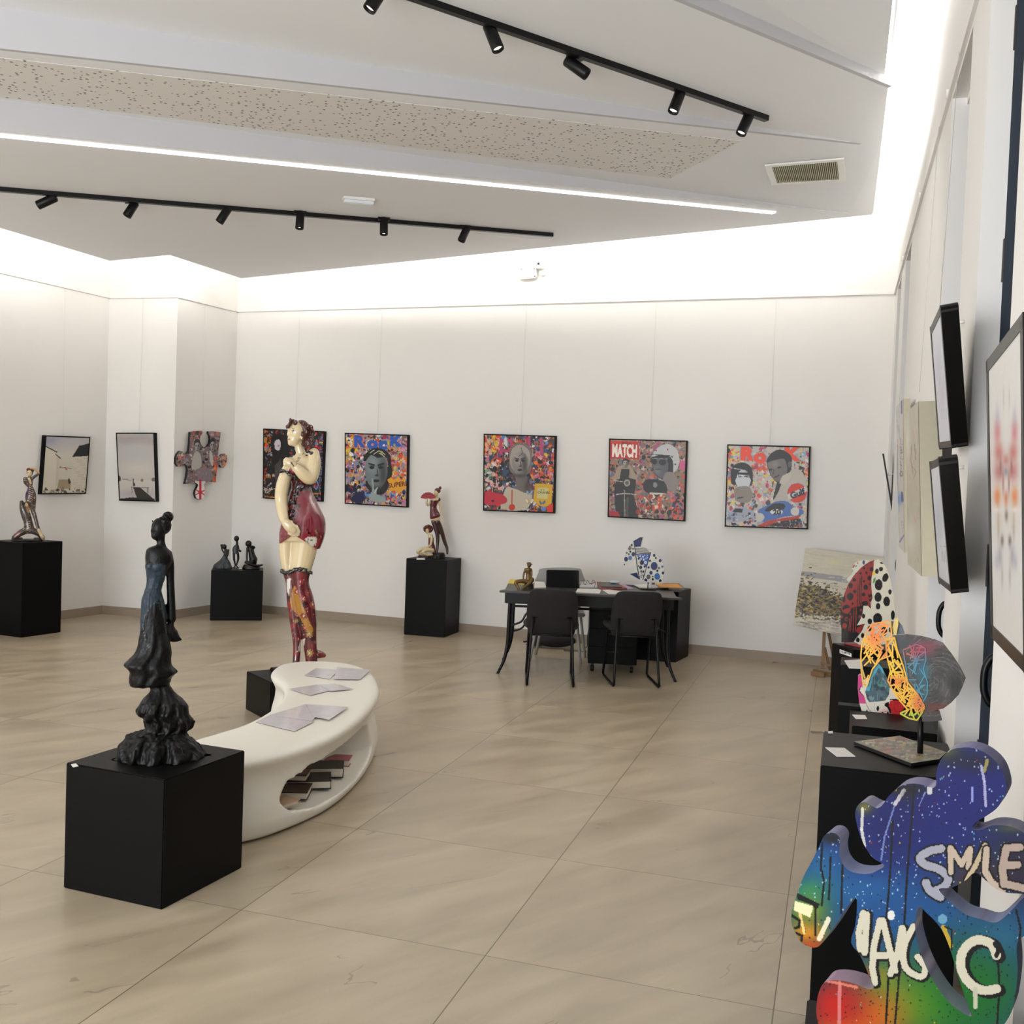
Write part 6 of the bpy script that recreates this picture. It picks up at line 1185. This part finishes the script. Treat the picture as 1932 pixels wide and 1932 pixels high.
# ---------- lattice fish on its pole
def c6(pts): return [(1530+x*.1812, 1150+y*.1812) for x, y in pts]
fp = onZ(1736, 1421, hA+.012); FZ = Facing((fp.x, fp.y, 0)); onF = lambda d=0: (lambda u, v: FZ(u, v, d))
fish = empty('fish_sculpture', (fp.x, fp.y, hA), 'fish sculpture of grey panel and orange-yellow lattice on a black pole', 'sculpture'); R2 = random.Random(17)
cv = Cv(1600, 1160, 1830, 1370, 2.4, '55524e')
for _ in range(700):
    x, y = R2.uniform(1690, 1825), R2.uniform(1195, 1350); a = math.atan2(y-1280, x-1760)+1.4; cv.line([(x, y), (x+math.cos(a)*14, y+math.sin(a)*14)], R2.uniform(.8, 2.6), R2.choice(['3a3835', '6a6660', '8a867e', '2a2826', '4c4a48', '9a968e', '5c5854']), .45)
cv.soft(1740, 1225, 22, 14, 'a8445c', .8); cv.soft(1765, 1215, 20, 8, 'b0606c', .5); cv.soft(1740, 1265, 14, 22, '3f7c94', .85); cv.soft(1742, 1300, 10, 18, '4a8090', .6); cv.soft(1700, 1215, 14, 16, '4a5058', .8); cv.soft(1770, 1335, 30, 8, '8a4438', .7); cv.soft(1780, 1212, 14, 4, '88a0a8', .6); cv.soft(1785, 1300, 10, 18, '8a8680', .5); cv.soft(1800, 1290, 14, 14, '2c2a2a', .6)
cv.a = cv.a**1.25
body = c6([(850, 275), (1000, 262), (1150, 280), (1290, 315), (1375, 350), (1470, 470), (1550, 590), (1612, 712), (1580, 800), (1540, 885), (1460, 970), (1380, 1030), (1280, 1055), (1340, 1062), (1366, 1155), (1250, 1168), (1115, 1165), (1120, 1070), (1060, 960), (1000, 800), (960, 650), (930, 500), (880, 380)])
plate('body_panel', body, onF(0), FZ.f*.012, cv, 1.3, M_art, parent=fish, side_col='2a2826')
def lattice(name, P, n, w, cvl, d, seed):
    """flat crossing strips kept inside the outline P (pixels)"""
    rg = random.Random(seed); A = np.array(P); x0, y0 = A.min(0); x1, y1 = A.max(0); V, F_, C = [], [], []
    ring_ = P+[P[0]]; segs = list(zip(ring_[:-1], ring_[1:])); tries = 0
    while n > 0 and tries < 9000:
        tries += 1; x, y = rg.uniform(x0, x1), rg.uniform(y0, y1); a = rg.uniform(0, PI); l = rg.uniform(16, 34); p0 = (x-math.cos(a)*l/2, y-math.sin(a)*l/2); p1 = (x+math.cos(a)*l/2, y+math.sin(a)*l/2)
        t = np.linspace(0, 1, 9); ok = in_poly(p0[0]+(p1[0]-p0[0])*t, p0[1]+(p1[1]-p0[1])*t, P)
        if ok.sum() < 8: continue
        segs.append((p0, p1)); n -= 1
    for i, (p0, p1) in enumerate(segs):
        dx, dy = p1[0]-p0[0], p1[1]-p0[1]; L_ = math.hypot(dx, dy)+1e-6; nx, ny = -dy/L_*w/2, dx/L_*w/2; m_ = max(1, int(L_/6)); dd = d+.0002*(i % 9); b = len(V)
        for j in range(m_+1):
            t = j/m_; cx, cy = p0[0]+dx*t, p0[1]+dy*t
            for s_ in (-1, 1): V.append(FZ(cx+nx*s_, cy+ny*s_, dd)); C.append((cx, cy))
        k = len(V)-b
        for q in range(k): V.append(V[b+q]+FZ.f*.006); C.append(C[b+q])
        for j in range(m_):
            q = b+2*j; F_ += [(q, q+1, q+3, q+2), (q+k, q+k+2, q+k+3, q+k+1), (q, q+2, q+2+k, q+k), (q+1, q+1+k, q+3+k, q+3)]
        F_ += [(b, b+k, b+k+1, b+1), (b+2*m_, b+2*m_+1, b+2*m_+1+k, b+2*m_+k)]
    me = bpy.data.meshes.new(name); me.from_pydata([tuple(v) for v in V], [], F_); o = link(name, me, M_art); C = np.array(C); col = cvl.at(C[:, 0], C[:, 1]); paint_verts(o, lambda q_: col); o.parent = fish; o.matrix_parent_inverse = fish.matrix_world.inverted(); return o
cl = Cv(1600, 1160, 1760, 1370, 2, 'e8b030'); cl.soft(1655, 1185, 26, 16, 'e87a2c', 1); cl.soft(1650, 1205, 12, 20, 'e8702c', .8); cl.soft(1668, 1225, 8, 20, 'd8683c', .8); cl.soft(1632, 1232, 16, 14, 'f0b828', .9); cl.soft(1625, 1270, 9, 22, 'c8a43c', .9); cl.soft(1685, 1260, 12, 34, 'e8c028', .9); cl.soft(1690, 1285, 20, 9, 'e07030', .8); cl.soft(1735, 1325, 12, 18, 'd8683c', .9); cl.soft(1727, 1350, 20, 7, '9ac02c', 1); cl.soft(1702, 1345, 7, 7, 'a8c83c', 1)
upper = c6([(640, 150), (720, 135), (828, 125), (840, 260), (800, 320), (830, 480), (720, 520), (640, 620), (580, 800), (545, 780), (525, 640), (520, 480), (530, 360), (575, 240)])
diag = c6([(780, 320), (870, 290), (900, 420), (960, 580), (1010, 760), (1110, 880), (1180, 1000), (1160, 1070), (1105, 1150), (1020, 1130), (930, 1080), (1010, 1040), (930, 950), (860, 850), (800, 740), (830, 640), (790, 480)])
right_ = c6([(960, 420), (1100, 360), (1190, 400), (1200, 520), (1170, 620), (1215, 760), (1210, 880), (1150, 1000), (1060, 880), (1010, 740), (990, 600)])
lattice('lattice_head', upper, 50, 2.6, cl, -.004, 3); lattice('lattice_band', diag, 70, 2.7, cl, -.006, 4)
cr_ = Cv(1690, 1200, 1760, 1340, 2, '4a8aa0'); cr_.soft(1730, 1225, 30, 16, 'b8485c', 1); cr_.soft(1712, 1232, 10, 14, 'c8643c', .8); lattice('lattice_side', right_, 26, 2.2, cr_, -.003, 5)
ct = Cv(1620, 1230, 1690, 1340, 2, '3c5560'); ct.splats(120, 1630, 1240, 1680, 1328, ['3c5560', '2a3a44', '4a7a70', '50646c', '688088', '2c4450'], 6, R2); ct.line(c6([(700, 570), (620, 700), (590, 830)]), 9, '4a9ab0'); ct.line(c6([(700, 570), (760, 660)]), 5, '4a9ab0')
M_tint = vcmat('tinted_acrylic', .12, coat=.4)
plate('teal_panel', c6([(700, 560), (650, 620), (600, 740), (565, 860), (580, 930), (605, 968), (700, 962), (775, 950), (812, 890), (818, 810), (790, 720), (740, 610)]), onF(.006), FZ.f*.008, ct, 1.3, M_tint, parent=fish, side_col='2c4450')
plate('yellow_fin', c6([(865, 120), (905, 75), (910, 160), (890, 265), (862, 270), (846, 190)]), onF(.004), FZ.f*.006, Cv(1680, 1155, 1700, 1205, 1, 'd8be6a'), 2, M_art, parent=fish, side_col='a89048')
cq = Cv(1680, 1165, 1712, 1205, 3, '5c6876'); [cq.line(c6([(900+k*14, 140), (915+k*12, 265)]), .8, '39434e') for k in range(7)]; plate('blue_fin', c6([(835, 128), (910, 130), (950, 180), (975, 258), (900, 268), (845, 265)]), onF(.014), FZ.f*.006, cq, 1.2, M_art, parent=fish, side_col='3a4450')
tube('pole', [Vector((fp.x, fp.y, hA+.012)), FZ(1737, 1352, .008)], .0085, M_blackmetal, fish, 12)
cb_ = Cv(1605, 1385, 1790, 1445, 2.4, '8a8478'); R2 = random.Random(6)
for _ in range(420): x, y = R2.uniform(1608, 1785), R2.uniform(1386, 1442); cb_.line([(x, y), (x+R2.uniform(8, 26), y+R2.uniform(-1, 4))], R2.uniform(.5, 1.6), R2.choice(['b8b09c', '8a8478', '6a665c', 'c88a80', '9aa878', 'd8d0bc', 'a85a54', 'c8b060', '585450']), .75)
bq_ = [(1611, 1399), (1698, 1388), (1786, 1419), (1772, 1432), (1719, 1440)]
plate('base_plate', bq_, lambda u, v: onZ(u, v, hA+.012), Vector((0, 0, -.010)), cb_, 2.2, M_art, parent=fish, side_col='1c1a18')

# ---------- red dotted sculpture on the SALAMONE plinth
def c5(pts): return [(1480+x*.1449, 1010+y*.1449) for x, y in pts]
def d5(x, y): return (1480+x*.1449, 1010+y*.1449)
rp_ = Vector((.17, 5.62, 0)); FR = Facing(rp_); rs = empty('dotted_sculpture', (.17, 5.62, hC), 'tall cut-out sculpture, one half red with black dots, the other white with black dots', 'sculpture')
rs['label'] = 'tall cut-out sculpture, half red with black dots, half white with black dots'
cv = Cv(1580, 1050, 1650, 1222, 4, '8a2a28')
cv.poly(c5([(700, 960), (760, 985), (900, 940), (1000, 920), (1060, 900), (1160, 1300), (900, 1400), (700, 1400)]), '141011'); cv.poly(c5([(735, 1225), (905, 1270), (1020, 1260), (1000, 1420), (720, 1420)]), '121011')
for x, y, a, b in ((1035, 430, 14, 17), (1068, 388, 10, 12), (1125, 355, 9, 11), (1135, 445, 24, 28), (990, 497, 14, 16), (1065, 490, 15, 17), (930, 495, 16, 16), (910, 583, 22, 24), (1105, 560, 26, 30), (1035, 602, 14, 16), (860, 660, 27, 34), (1058, 682, 30, 35), (915, 735, 22, 24), (1030, 775, 23, 25), (855, 800, 42, 50), (1115, 790, 28, 22), (885, 893, 15, 15), (770, 835, 22, 45), (1050, 890, 42, 34), (1120, 850, 20, 18), (1080, 432, 8, 9), (1115, 640, 14, 16)): cv.ell(*d5(x, y), a*.1449, b*.1449, '141011')
cv.ell(*d5(805, 965), 7.6, 8.2, '141011'); cv.poly(c5([(748, 985), (860, 940), (862, 975), (845, 1010), (810, 1028), (770, 1010)]), '8a2a28', 1, 2)
for x, y, r in ((740, 1065, 18), (780, 1185, 32), (858, 1030, 13), (995, 980, 14), (980, 1065, 16), (970, 1240, 36), (1010, 1180, 30)): cv.ell(*d5(x, y), r*.1449, r*.17, '8a2a28')
cv.ell(*d5(808, 1095), 3.2, 4, '8a2a28'); cv.ell(*d5(813, 1098), 1.8, 2.4, '141011')
for x, y0, y1, c in ((985, 560, 900, '141011'), (1005, 530, 920, '141011'), (958, 650, 930, '4a1818'), (850, 1090, 1250, '8a2a28'), (870, 1060, 1255, '8a2a28'), (905, 940, 1260, '8a2a28'), (935, 930, 1260, '8a2a28'), (915, 960, 1260, '141011')): cv.line([d5(x, y0), d5(x-12, y1)], 1.6, c)
red = c5([(1170, 325), (1100, 350), (1000, 420), (900, 530), (830, 640), (780, 760), (745, 880), (730, 1000), (730, 1100), (740, 1220), (740, 1400), (1000, 1400), (1060, 1180), (1130, 980), (1120, 880), (1155, 810), (1140, 760), (1130, 640), (1145, 500), (1172, 420)])
plate('red_half', red, lambda u, v: FR(u, v, .02), FR.f*.02, cv, 1.0, M_gloss, parent=rs, side_col='c9c2b0')
cv = Cv(1600, 1045, 1700, 1225, 4, 'cfc9b6')
for x, y, a, b in ((1265, 360, 22, 10), (1205, 468, 24, 33), (1257, 440, 26, 30), (1315, 552, 38, 58), (1228, 645, 50, 72), (1220, 806, 46, 62), (1375, 738, 22, 36), (1332, 862, 44, 64), (1220, 925, 29, 42), (1215, 1085, 60, 72), (1412, 1040, 26, 62), (1112, 1122, 30, 38), (1030, 1052, 23, 32), (1110, 1215, 28, 40), (1020, 1305, 22, 34), (955, 1362, 24, 32), (1300, 1250, 40, 60), (1200, 1330, 36, 50), (1390, 1230, 28, 40)): cv.ell(*d5(x, y), a*.1449, b*.1449, '121112', .35 if x in (1315, 1265, 1257) else 0)
cv.ell(*d5(1163, 488), 3, 4.6, 'd8b428'); cv.ell(*d5(1170, 590), 2, 6, '4a8a3c', .3)
wh = c5([(1165, 335), (1225, 312), (1300, 375), (1355, 490), (1395, 640), (1425, 830), (1437, 1000), (1437, 1330), (1300, 1420), (1010, 1442), (905, 1385), (1000, 1265), (1048, 1152), (945, 1172), (985, 1105), (1015, 1030), (1030, 918), (1092, 920), (1122, 958), (1148, 810), (1134, 700), (1134, 560), (1160, 450)])
plate('white_half', wh, lambda u, v: FR(u, v, .0), FR.f*.018, cv, 1.0, M_gloss, parent=rs, side_col='a8a292')
cv = Cv(1590, 1050, 1640, 1110, 4, 'c8c2b2'); cv.poly(c5([(872, 435), (910, 380), (912, 420), (890, 438)]), '9c2c28'); cv.ell(*d5(952, 370), 1.2, 2, '9c4038'); cv.ell(*d5(930, 412), 1.2, 2.2, '26386a'); cv.ell(*d5(1030, 362), 2.6, 4, '1c2a5c')
for _ in range(14): cv.ell(*d5(R2.uniform(880, 930), R2.uniform(460, 510)), .4, .4, '3a3634')
plate('dotted_back_panel', c5([(870, 440), (905, 375), (960, 350), (1030, 330), (1110, 335), (1060, 520), (900, 640), (800, 590), (870, 520), (900, 460)]), lambda u, v: FR(u, v, .06), FR.f*.01, cv, 1.2, M_gloss, parent=rs, side_col='a8a292')
bm = bmesh.new(); q = [onZ(u, v, hC) for u, v in ((1592, 1215), (1622, 1210), (1660, 1226), (1625, 1222))]; add_hex(bm, q, [p+Vector((0, 0, .008)) for p in q]); finish('base', bm, mat('pink_red_base', '9c3a40', .4), rs)

# ---------- red and white cut-out further down
def c7(pts): return [(1590+x*.1139, 1180+y*.1139) for x, y in pts]
def d7(x, y): return (1590+x*.1139, 1180+y*.1139)
ep = Vector((.12, 4.22, 0)); FE2 = Facing(ep); rw = empty('cutout_sculpture', (.12, 4.22, hE), 'red and white comic-style cut-out seen below the orange lattice', 'sculpture')
cv = Cv(1610, 1250, 1735, 1400, 4, 'd6cfc0')
cv.poly(c7([(540, 1505), (600, 1560), (690, 1520), (790, 1240), (960, 1240), (1200, 1500), (1220, 1860), (600, 1860)]), 'b4292c'); cv.poly(c7([(575, 1450), (690, 1370), (790, 1400), (790, 1545), (690, 1500), (620, 1570)]), 'd8b8ac', 1, 2)
cv.poly(c7([(255, 800), (330, 830), (325, 1000), (345, 1130), (390, 1290), (250, 1300)]), 'c84a84', 1, 0); cv.poly(c7([(300, 1000), (345, 1060), (355, 1165), (270, 1080)]), 'ddd6c8'); cv.line(c7([(300, 1010), (275, 1080), (340, 1165)]), 1.2, '141212')
cv.poly(c7([(395, 1390), (460, 1470), (385, 1620), (350, 1560)]), '141212'); cv.poly(c7([(412, 1450), (430, 1480), (395, 1590), (375, 1570)]), 'd6cfc0'); cv.ell(*d7(465, 1660), 9, 11, '141212'); cv.ell(*d7(468, 1660), 2.8, 4.6, 'd6cfc0')
cv.ell(*d7(582, 1375), 2.4, 5, '141212'); cv.ell(*d7(745, 1478), 2.6, 5.4, '141212'); cv.line(c7([(525, 1290), (535, 1440)]), .5, '8a8478'); cv.line(curve_pts(c7([(390, 1290), (430, 1390), (520, 1450), (600, 1455)]), 4), .8, '2a2624'); cv.line(c7([(680, 1430), (740, 1415), (790, 1450)]), .8, '2a2624')
cv.poly(c7([(700, 1290), (770, 1270), (760, 1330), (800, 1400), (790, 1480), (740, 1360), (700, 1340)]), '141212', 1, 2); cv.poly(c7([(640, 1430), (665, 1420), (690, 1490)]), '141212'); cv.line(c7([(790, 1225), (960, 1235)]), 2.5, '141212')
cv.line(c7([(575, 1580), (780, 1835)]), 1.6, 'e8c8a8'); cv.poly(c7([(735, 1580), (780, 1610), (700, 1630)]), '141212'); cv.poly(c7([(915, 1520), (860, 1650), (820, 1600)]), '141212'); cv.ell(*d7(845, 1780), 5, 8, '141212'); cv.ell(*d7(1070, 1712), 5.4, 3.2, '141212', .5)
cv.line([(d7(925+math.cos(k*.4)*75, 1355+math.sin(k*.4)*75)) for k in range(17)], .5, '7a1c20')
q = c7([(255, 820), (330, 800), (345, 900), (600, 800), (780, 1025), (935, 1210), (960, 1245), (1040, 1345), (965, 1445), (1095, 1530), (1188, 1785), (1100, 1830), (900, 1850), (780, 1840), (660, 1800), (605, 1725), (575, 1690), (545, 1600), (480, 1720), (430, 1640), (395, 1625), (350, 1540), (285, 1320), (270, 1270), (250, 1050)])
plate('painted_board', q, lambda u, v: FE2(u, v, 0), FE2.f*.025+FE2.r*.003, cv, 1.0, M_gloss, parent=rw, side_col='8a2426'); bm = bmesh.new(); add_box(bm, Vector((.13, 4.26, hE)), .2, .06, .012); finish('base', bm, M_black, rw)

# ---------- blue dotted fish on the desk
def c8(pts): return [(1170+x*.0621, 1000+y*.0621) for x, y in pts]
def d8(x, y): return (1170+x*.0621, 1000+y*.0621)
bp_ = onZ(1222, 1113, DH); FB = Facing((bp_.x, bp_.y, 0)); bf = empty('fish_sculpture', (bp_.x, bp_.y, DH), 'white fish cut-out with blue and black dots on a thin black rod on the desk', 'sculpture')
cv = Cv(1172, 1008, 1258, 1104, 8, 'd4d3cc'); NV, SK, GY, BKc = '1c2a66', '3f70b8', '6a645c', '121420'
cv.poly(c8([(410, 335), (600, 220), (690, 220), (620, 500), (450, 515)]), BKc); cv.poly(c8([(430, 340), (605, 240), (665, 240), (605, 485), (462, 495)]), NV)
cv.poly(c8([(300, 1335), (520, 1290), (580, 1500)]), BKc); cv.poly(c8([(330, 1340), (515, 1305), (560, 1475)]), NV)
for k in range(6): cv.line(c8([(455, 560+k*35), (800-k*-18, 545+k*28)]), .9, '26262c')
cv.line(c8([(415, 330), (470, 700), (500, 1000), (590, 1500)]), 1.7, BKc); cv.line(c8([(490, 740), (930, 685), (690, 1520)]), 1.4, BKc)
cv.poly(c8([(500, 765), (915, 700), (790, 1130)]), '3c5ca4'); cv.line(c8([(490, 745), (935, 685)]), 1.3, BKc); cv.line(c8([(925, 690), (690, 1520)]), 1.2, BKc)
for x, y, r in ((605, 790, 26), (695, 810, 28), (635, 870, 26), (720, 900, 30), (770, 985, 42), (745, 775, 14), (825, 775, 16), (790, 825, 12), (835, 835, 14), (765, 865, 12), (815, 872, 13)): cv.ell(*d8(x, y), r*.0621, r*.07, 'c8d4ec')
for x, y, r, c in ((288, 545, 50, GY), (352, 460, 24, BKc), (392, 570, 22, GY), (310, 658, 24, BKc), (200, 695, 22, SK), (268, 737, 22, GY), (400, 735, 50, NV), (182, 887, 54, NV), (305, 850, 50, SK), (130, 1055, 14, BKc), (655, 995, 52, BKc), (625, 1135, 40, NV), (745, 1110, 26, BKc), (640, 1255, 24, BKc), (707, 1260, 24, BKc), (560, 870, 22, BKc), (558, 1090, 14, BKc),
                   (1035, 1095, 98, NV), (1035, 770, 34, NV), (1085, 850, 24, BKc), (908, 935, 26, BKc), (1215, 930, 38, NV), (865, 1135, 26, BKc), (1182, 1155, 26, GY), (1130, 1240, 28, BKc), (1280, 1110, 26, SK), (938, 1298, 44, NV), (1303, 1305, 34, NV), (862, 1425, 54, GY), (1128, 1410, 78, SK), (992, 1412, 14, BKc), (992, 1497, 26, BKc), (778, 1530, 42, NV), (1220, 1545, 36, BKc)):
    cv.ell(*d8(x, y), r*.0621+.35, r*.075+.35, BKc if c != BKc else c); cv.ell(*d8(x, y), max(r*.0621-.25, .3), max(r*.075-.25, .3), c)
for _ in range(26): cv.ell(*d8(R2.uniform(600, 715), R2.uniform(1290, 1450)), .55, .6, BKc)
fo = c8([(410, 320), (600, 215), (700, 210), (630, 505), (760, 545), (900, 600), (1020, 670), (1130, 760), (1240, 880), (1310, 1020), (1345, 1180), (1340, 1300), (1305, 1440), (1310, 1545), (1180, 1590), (1000, 1600), (830, 1575), (700, 1530), (580, 1500), (450, 1440), (290, 1335), (510, 1285), (480, 1080), (465, 880), (330, 990), (200, 1130), (100, 1160), (90, 1040), (120, 850), (190, 640), (300, 450)])
plate('painted_fish', fo, lambda u, v: FB(u, v, 0), FB.f*.02+FB.r*.003, cv, .45, M_gloss, parent=bf, side_col='8a867c')
tube('rod', [Vector((bp_.x, bp_.y, DH+.012))+FB.f*.01, FB(1223, 1098, .01)], .0045, M_blackmetal, bf, 8); box('base', Vector((bp_.x, bp_.y+.02, DH+.001)), .14, .09, .010, M_blackmetal, bf, .25)

# ---------- framed works on the right wall
M_alu = mat('frame_dark_metal', '15130f', .35, metal=.2)
def wall_frame(label, q, xt, xb, cv, name='framed_picture', cat='picture', thick=.045, fw=.03, nu=70, nv=110, ym=None):
    vm, vM = min(p[1] for p in q), max(p[1] for p in q); t0 = (q[0][1]+q[1][1])/2; t1 = (q[2][1]+q[3][1])/2
    c = []
    for (u, v), x in zip(q, (xt, xt, xb, xb)): c.append(onX(u, v, x))
    a, b = c[0].copy(), c[3].copy(); n = (c[1]-c[0]).cross(c[3]-c[0]).normalized(); n = n if n.x < 0 else -n
    fn = lambda u, v: onPl(u, v, n, n.dot(c[0]))
    return quad_art(name, label, cat, q, fn, cv, thick, n, frame=fw, frame_m=M_alu if fw else None, nu=nu, nv=nv, edge_m=M_alu if fw else mat('canvas_side', 'b5ad97', .8), m=M_art)
cv = Cv(1750, 580, 1800, 845, 3, 'd4d4da'); cv.soft(1772, 690, 6, 40, 'b8b8c8', .6); cv.soft(1779, 740, 6, 40, 'b8a8b8', .5); [cv.line([(1777+k*4, 770), (1778+k*4, 790)], 1, 'b8b8c0') for k in range(3)]
wall_frame('black-framed pale picture leaning out from the right wall, the upper of two', [(1758, 629), (1776, 588), (1795, 833), (1773, 838)], .27, .335, cv, fw=.022)
cv = Cv(1750, 865, 1800, 1115, 3, 'cfcfd2'); cv.soft(1772, 980, 8, 46, 'a8acb8', .6); cv.line([(1775, 1030), (1785, 1032)], 1.5, 'a0a0a4'); [cv.line([(1779+k*3, 1040), (1780+k*3, 1060)], 1, 'a09c98') for k in range(3)]
wall_frame('black-framed pale picture leaning out from the right wall, the lower of two', [(1757, 884), (1773, 874), (1794, 1106), (1772, 1091)], .27, .335, cv, fw=.022)
cv = Cv(1855, 600, 1945, 1280, 2.4, 'd2cfca')
def bl(x, y, a, b, c, al=.9): cv.soft(1840+x*.3622, 600+y*.3623, a*.3622, b*.3623, c, al)
for s_ in (-1, 1):
    X = lambda d: 163+s_*d
    bl(X(45), 590, 16, 60, 'c86a70'); bl(X(38), 700, 22, 50, 'b8645c'); bl(X(36), 800, 26, 50, 'b46868'); bl(X(45), 520, 10, 60, 'a8a8b8', .7); bl(X(28), 770, 5, 40, '7a5c50', .8); bl(X(45), 930, 18, 50, 'd8783c'); bl(X(40), 1080, 6, 70, '8a8078', .7); bl(X(32), 1240, 12, 60, '8a8090', .6); bl(X(50), 1270, 10, 40, '8088a0', .4); bl(X(20), 1160, 8, 30, '5c4c44', .8); bl(X(20), 1350, 6, 60, '9c948c', .6); bl(X(48), 1000, 26, 14, 'e4dcd8', .8); bl(X(36), 1060, 22, 60, 'c8b8a4', .6); bl(X(15), 860, 5, 60, '8a4438', .6)
bl(163, 800, 10, 22, '7a8890'); bl(163, 740, 16, 30, 'b06a60', .8); bl(165, 1030, 8, 30, '6a5a50', .8); bl(150, 420, 4, 60, 'a8a49c', .6); bl(180, 420, 4, 60, 'a8a49c', .6); bl(163, 940, 10, 40, 'c8643c', .8)
wall_frame('large black-framed symmetrical red and orange totem picture at the right edge', [(1865, 697), (1929, 616), (1935, 1246), (1874, 1184)], .325, .35, cv, fw=.03, nu=80, nv=200, thick=.04)
cv = Cv(1700, 748, 1752, 1095, 3, 'b9b29c'); R2 = random.Random(14)
for _ in range(160): x, y = R2.uniform(1706, 1745), R2.uniform(760, 1085); cv.line([(x, y), (x+R2.uniform(-1, 1), y+R2.uniform(8, 30))], R2.uniform(.8, 3), R2.choice(['b0a994', 'c4beac', 'bcb5a0', 'a8a18c']), .4)
cv.soft(1713, 830, 5, 46, 'd6d2c8', .8); cv.soft(1719, 1010, 10, 26, 'd4cfc4', .8)
for p in ([(1720, 842), (1719, 870), (1723, 895)], [(1726, 838), (1728, 868)], [(1719, 848), (1728, 845)], [(1720, 878), (1729, 890), (1724, 903)], [(1708, 852), (1706, 862)]): cv.line(p, 1.2, '7c5c54', .8)
cv.line([(1723, 812), (1725, 822)], 1.5, 'c89890'); cv.line([(1725, 975), (1728, 985), (1733, 962)], 2, 'c89a98'); cv.line([(1731, 1050), (1733, 1062)], 1, '7c7468')
wall_frame('unframed beige abstract canvas hanging on the right wall', [(1709, 780), (1733, 757), (1739, 1087), (1713, 1064)], .29, .31, cv, 'abstract_canvas', 'painting', .085, 0)
cv = Cv(1685, 742, 1712, 1052, 4, 'cac6be'); R2 = random.Random(15)
for _ in range(90): x, y = R2.uniform(1688, 1697), R2.uniform(760, 1030); cv.line([(x, y), (x+.5, y+R2.uniform(6, 20))], R2.uniform(.8, 2), R2.choice(['a8aab4', 'b8bac8', '8e8c90', 'd8d6d2']), .6)
cv.line([(1701, 756), (1701.5, 780)], 2.6, '26488c'); cv.soft(1697, 942, 6, 10, '5c88c4', .9); cv.line([(1702, 930), (1703, 946)], 4, '1c3c80'); cv.line([(1698, 1022), (1706, 1010)], 2.4, '2a4a8c'); cv.line([(1694, 840), (1694, 1015)], 1, '6a6460')
for k in range(14): y = 828+k*4.6; cv.line([(1699, y), (1701+(k % 3), y+2), (1699.5, y+3.5)], .8, '1c1a1a')
cv.ell(1701, 894, 3.2, 5, '141414'); cv.ell(1701, 894, 1.8, 3.2, 'cac6be'); [cv.line([(1700+k, 985+k*6), (1705, 984+k*6)], .7, '4a4640') for k in range(4)]
wall_frame('narrow white canvas with blue paint and scribbled writing on the right wall', [(1691, 768), (1704, 752), (1706.5, 1043), (1696, 1031)], .33, .345, cv, 'graffiti_canvas', 'painting', .04, 0)
bm = bmesh.new(); 
def onY(u, v, y): d = ray(u, v); return CO+d*(y/d.y)
q = [onY(1664.5, 856, 8.75), onY(1665, 856, 9.2), onY(1684.5, 974, 9.2), onY(1684, 974, 8.75)]; poly_prism(bm, q, (.012, 0, .002)); fr_ = empty('framed_picture', q[3], 'dark-edged picture seen edge-on near the right corner', 'picture'); finish('frame', bm, M_alu, fr_)
# small wall clips the leaning frames hang from
for (u, v), lab in (((1803, 610), 'pale clip on the wall behind the upper leaning frame'), ((1801, 884), 'pale clip on the wall behind the lower leaning frame'), ((1678, 895), 'pale clip on the wall behind the edge-on picture')):
    p = onX(u, v, .37); r_ = empty('picture_hook', p, lab, 'hook'); tube('arm', [p, Vector((.40, p.y, p.z+.006))], .006, M_card, r_, 8); bm = bmesh.new(); add_ell(bm, p, .012, .012, .014); finish('knob', bm, M_card, r_, True)
# hanging wires on the right wall
for y, z, lab in ((5.45, 2.15, 'thin wire above the beige canvas on the right wall'), (4.55, 2.25, 'thin wire above the upper leaning frame')):
    tag(tube('hanging_wire', [(XR-.02, y, RAIL-.01), (XR-.05, y, z)], .0017, M_wire, n=5), lab, 'wire')
# floor socket strip by the plinths
tag(beam('floor_strip', onZ(1530, 1381, .004), onZ(1553, 1382, .004), .03, .006, M_chrome), 'thin metal strip on the floor beside the lattice fish plinth', 'metal strip')
# price list on the pier by the blue doors
cv = Cv(1790, 1150, 1830, 1250, 5, 'd4d0c8')
for k in range(12): cv.line([(1803+.15*k, 1186+k*4.5), (1809+.15*k, 1187+k*4.5)], .8, '9a948c')
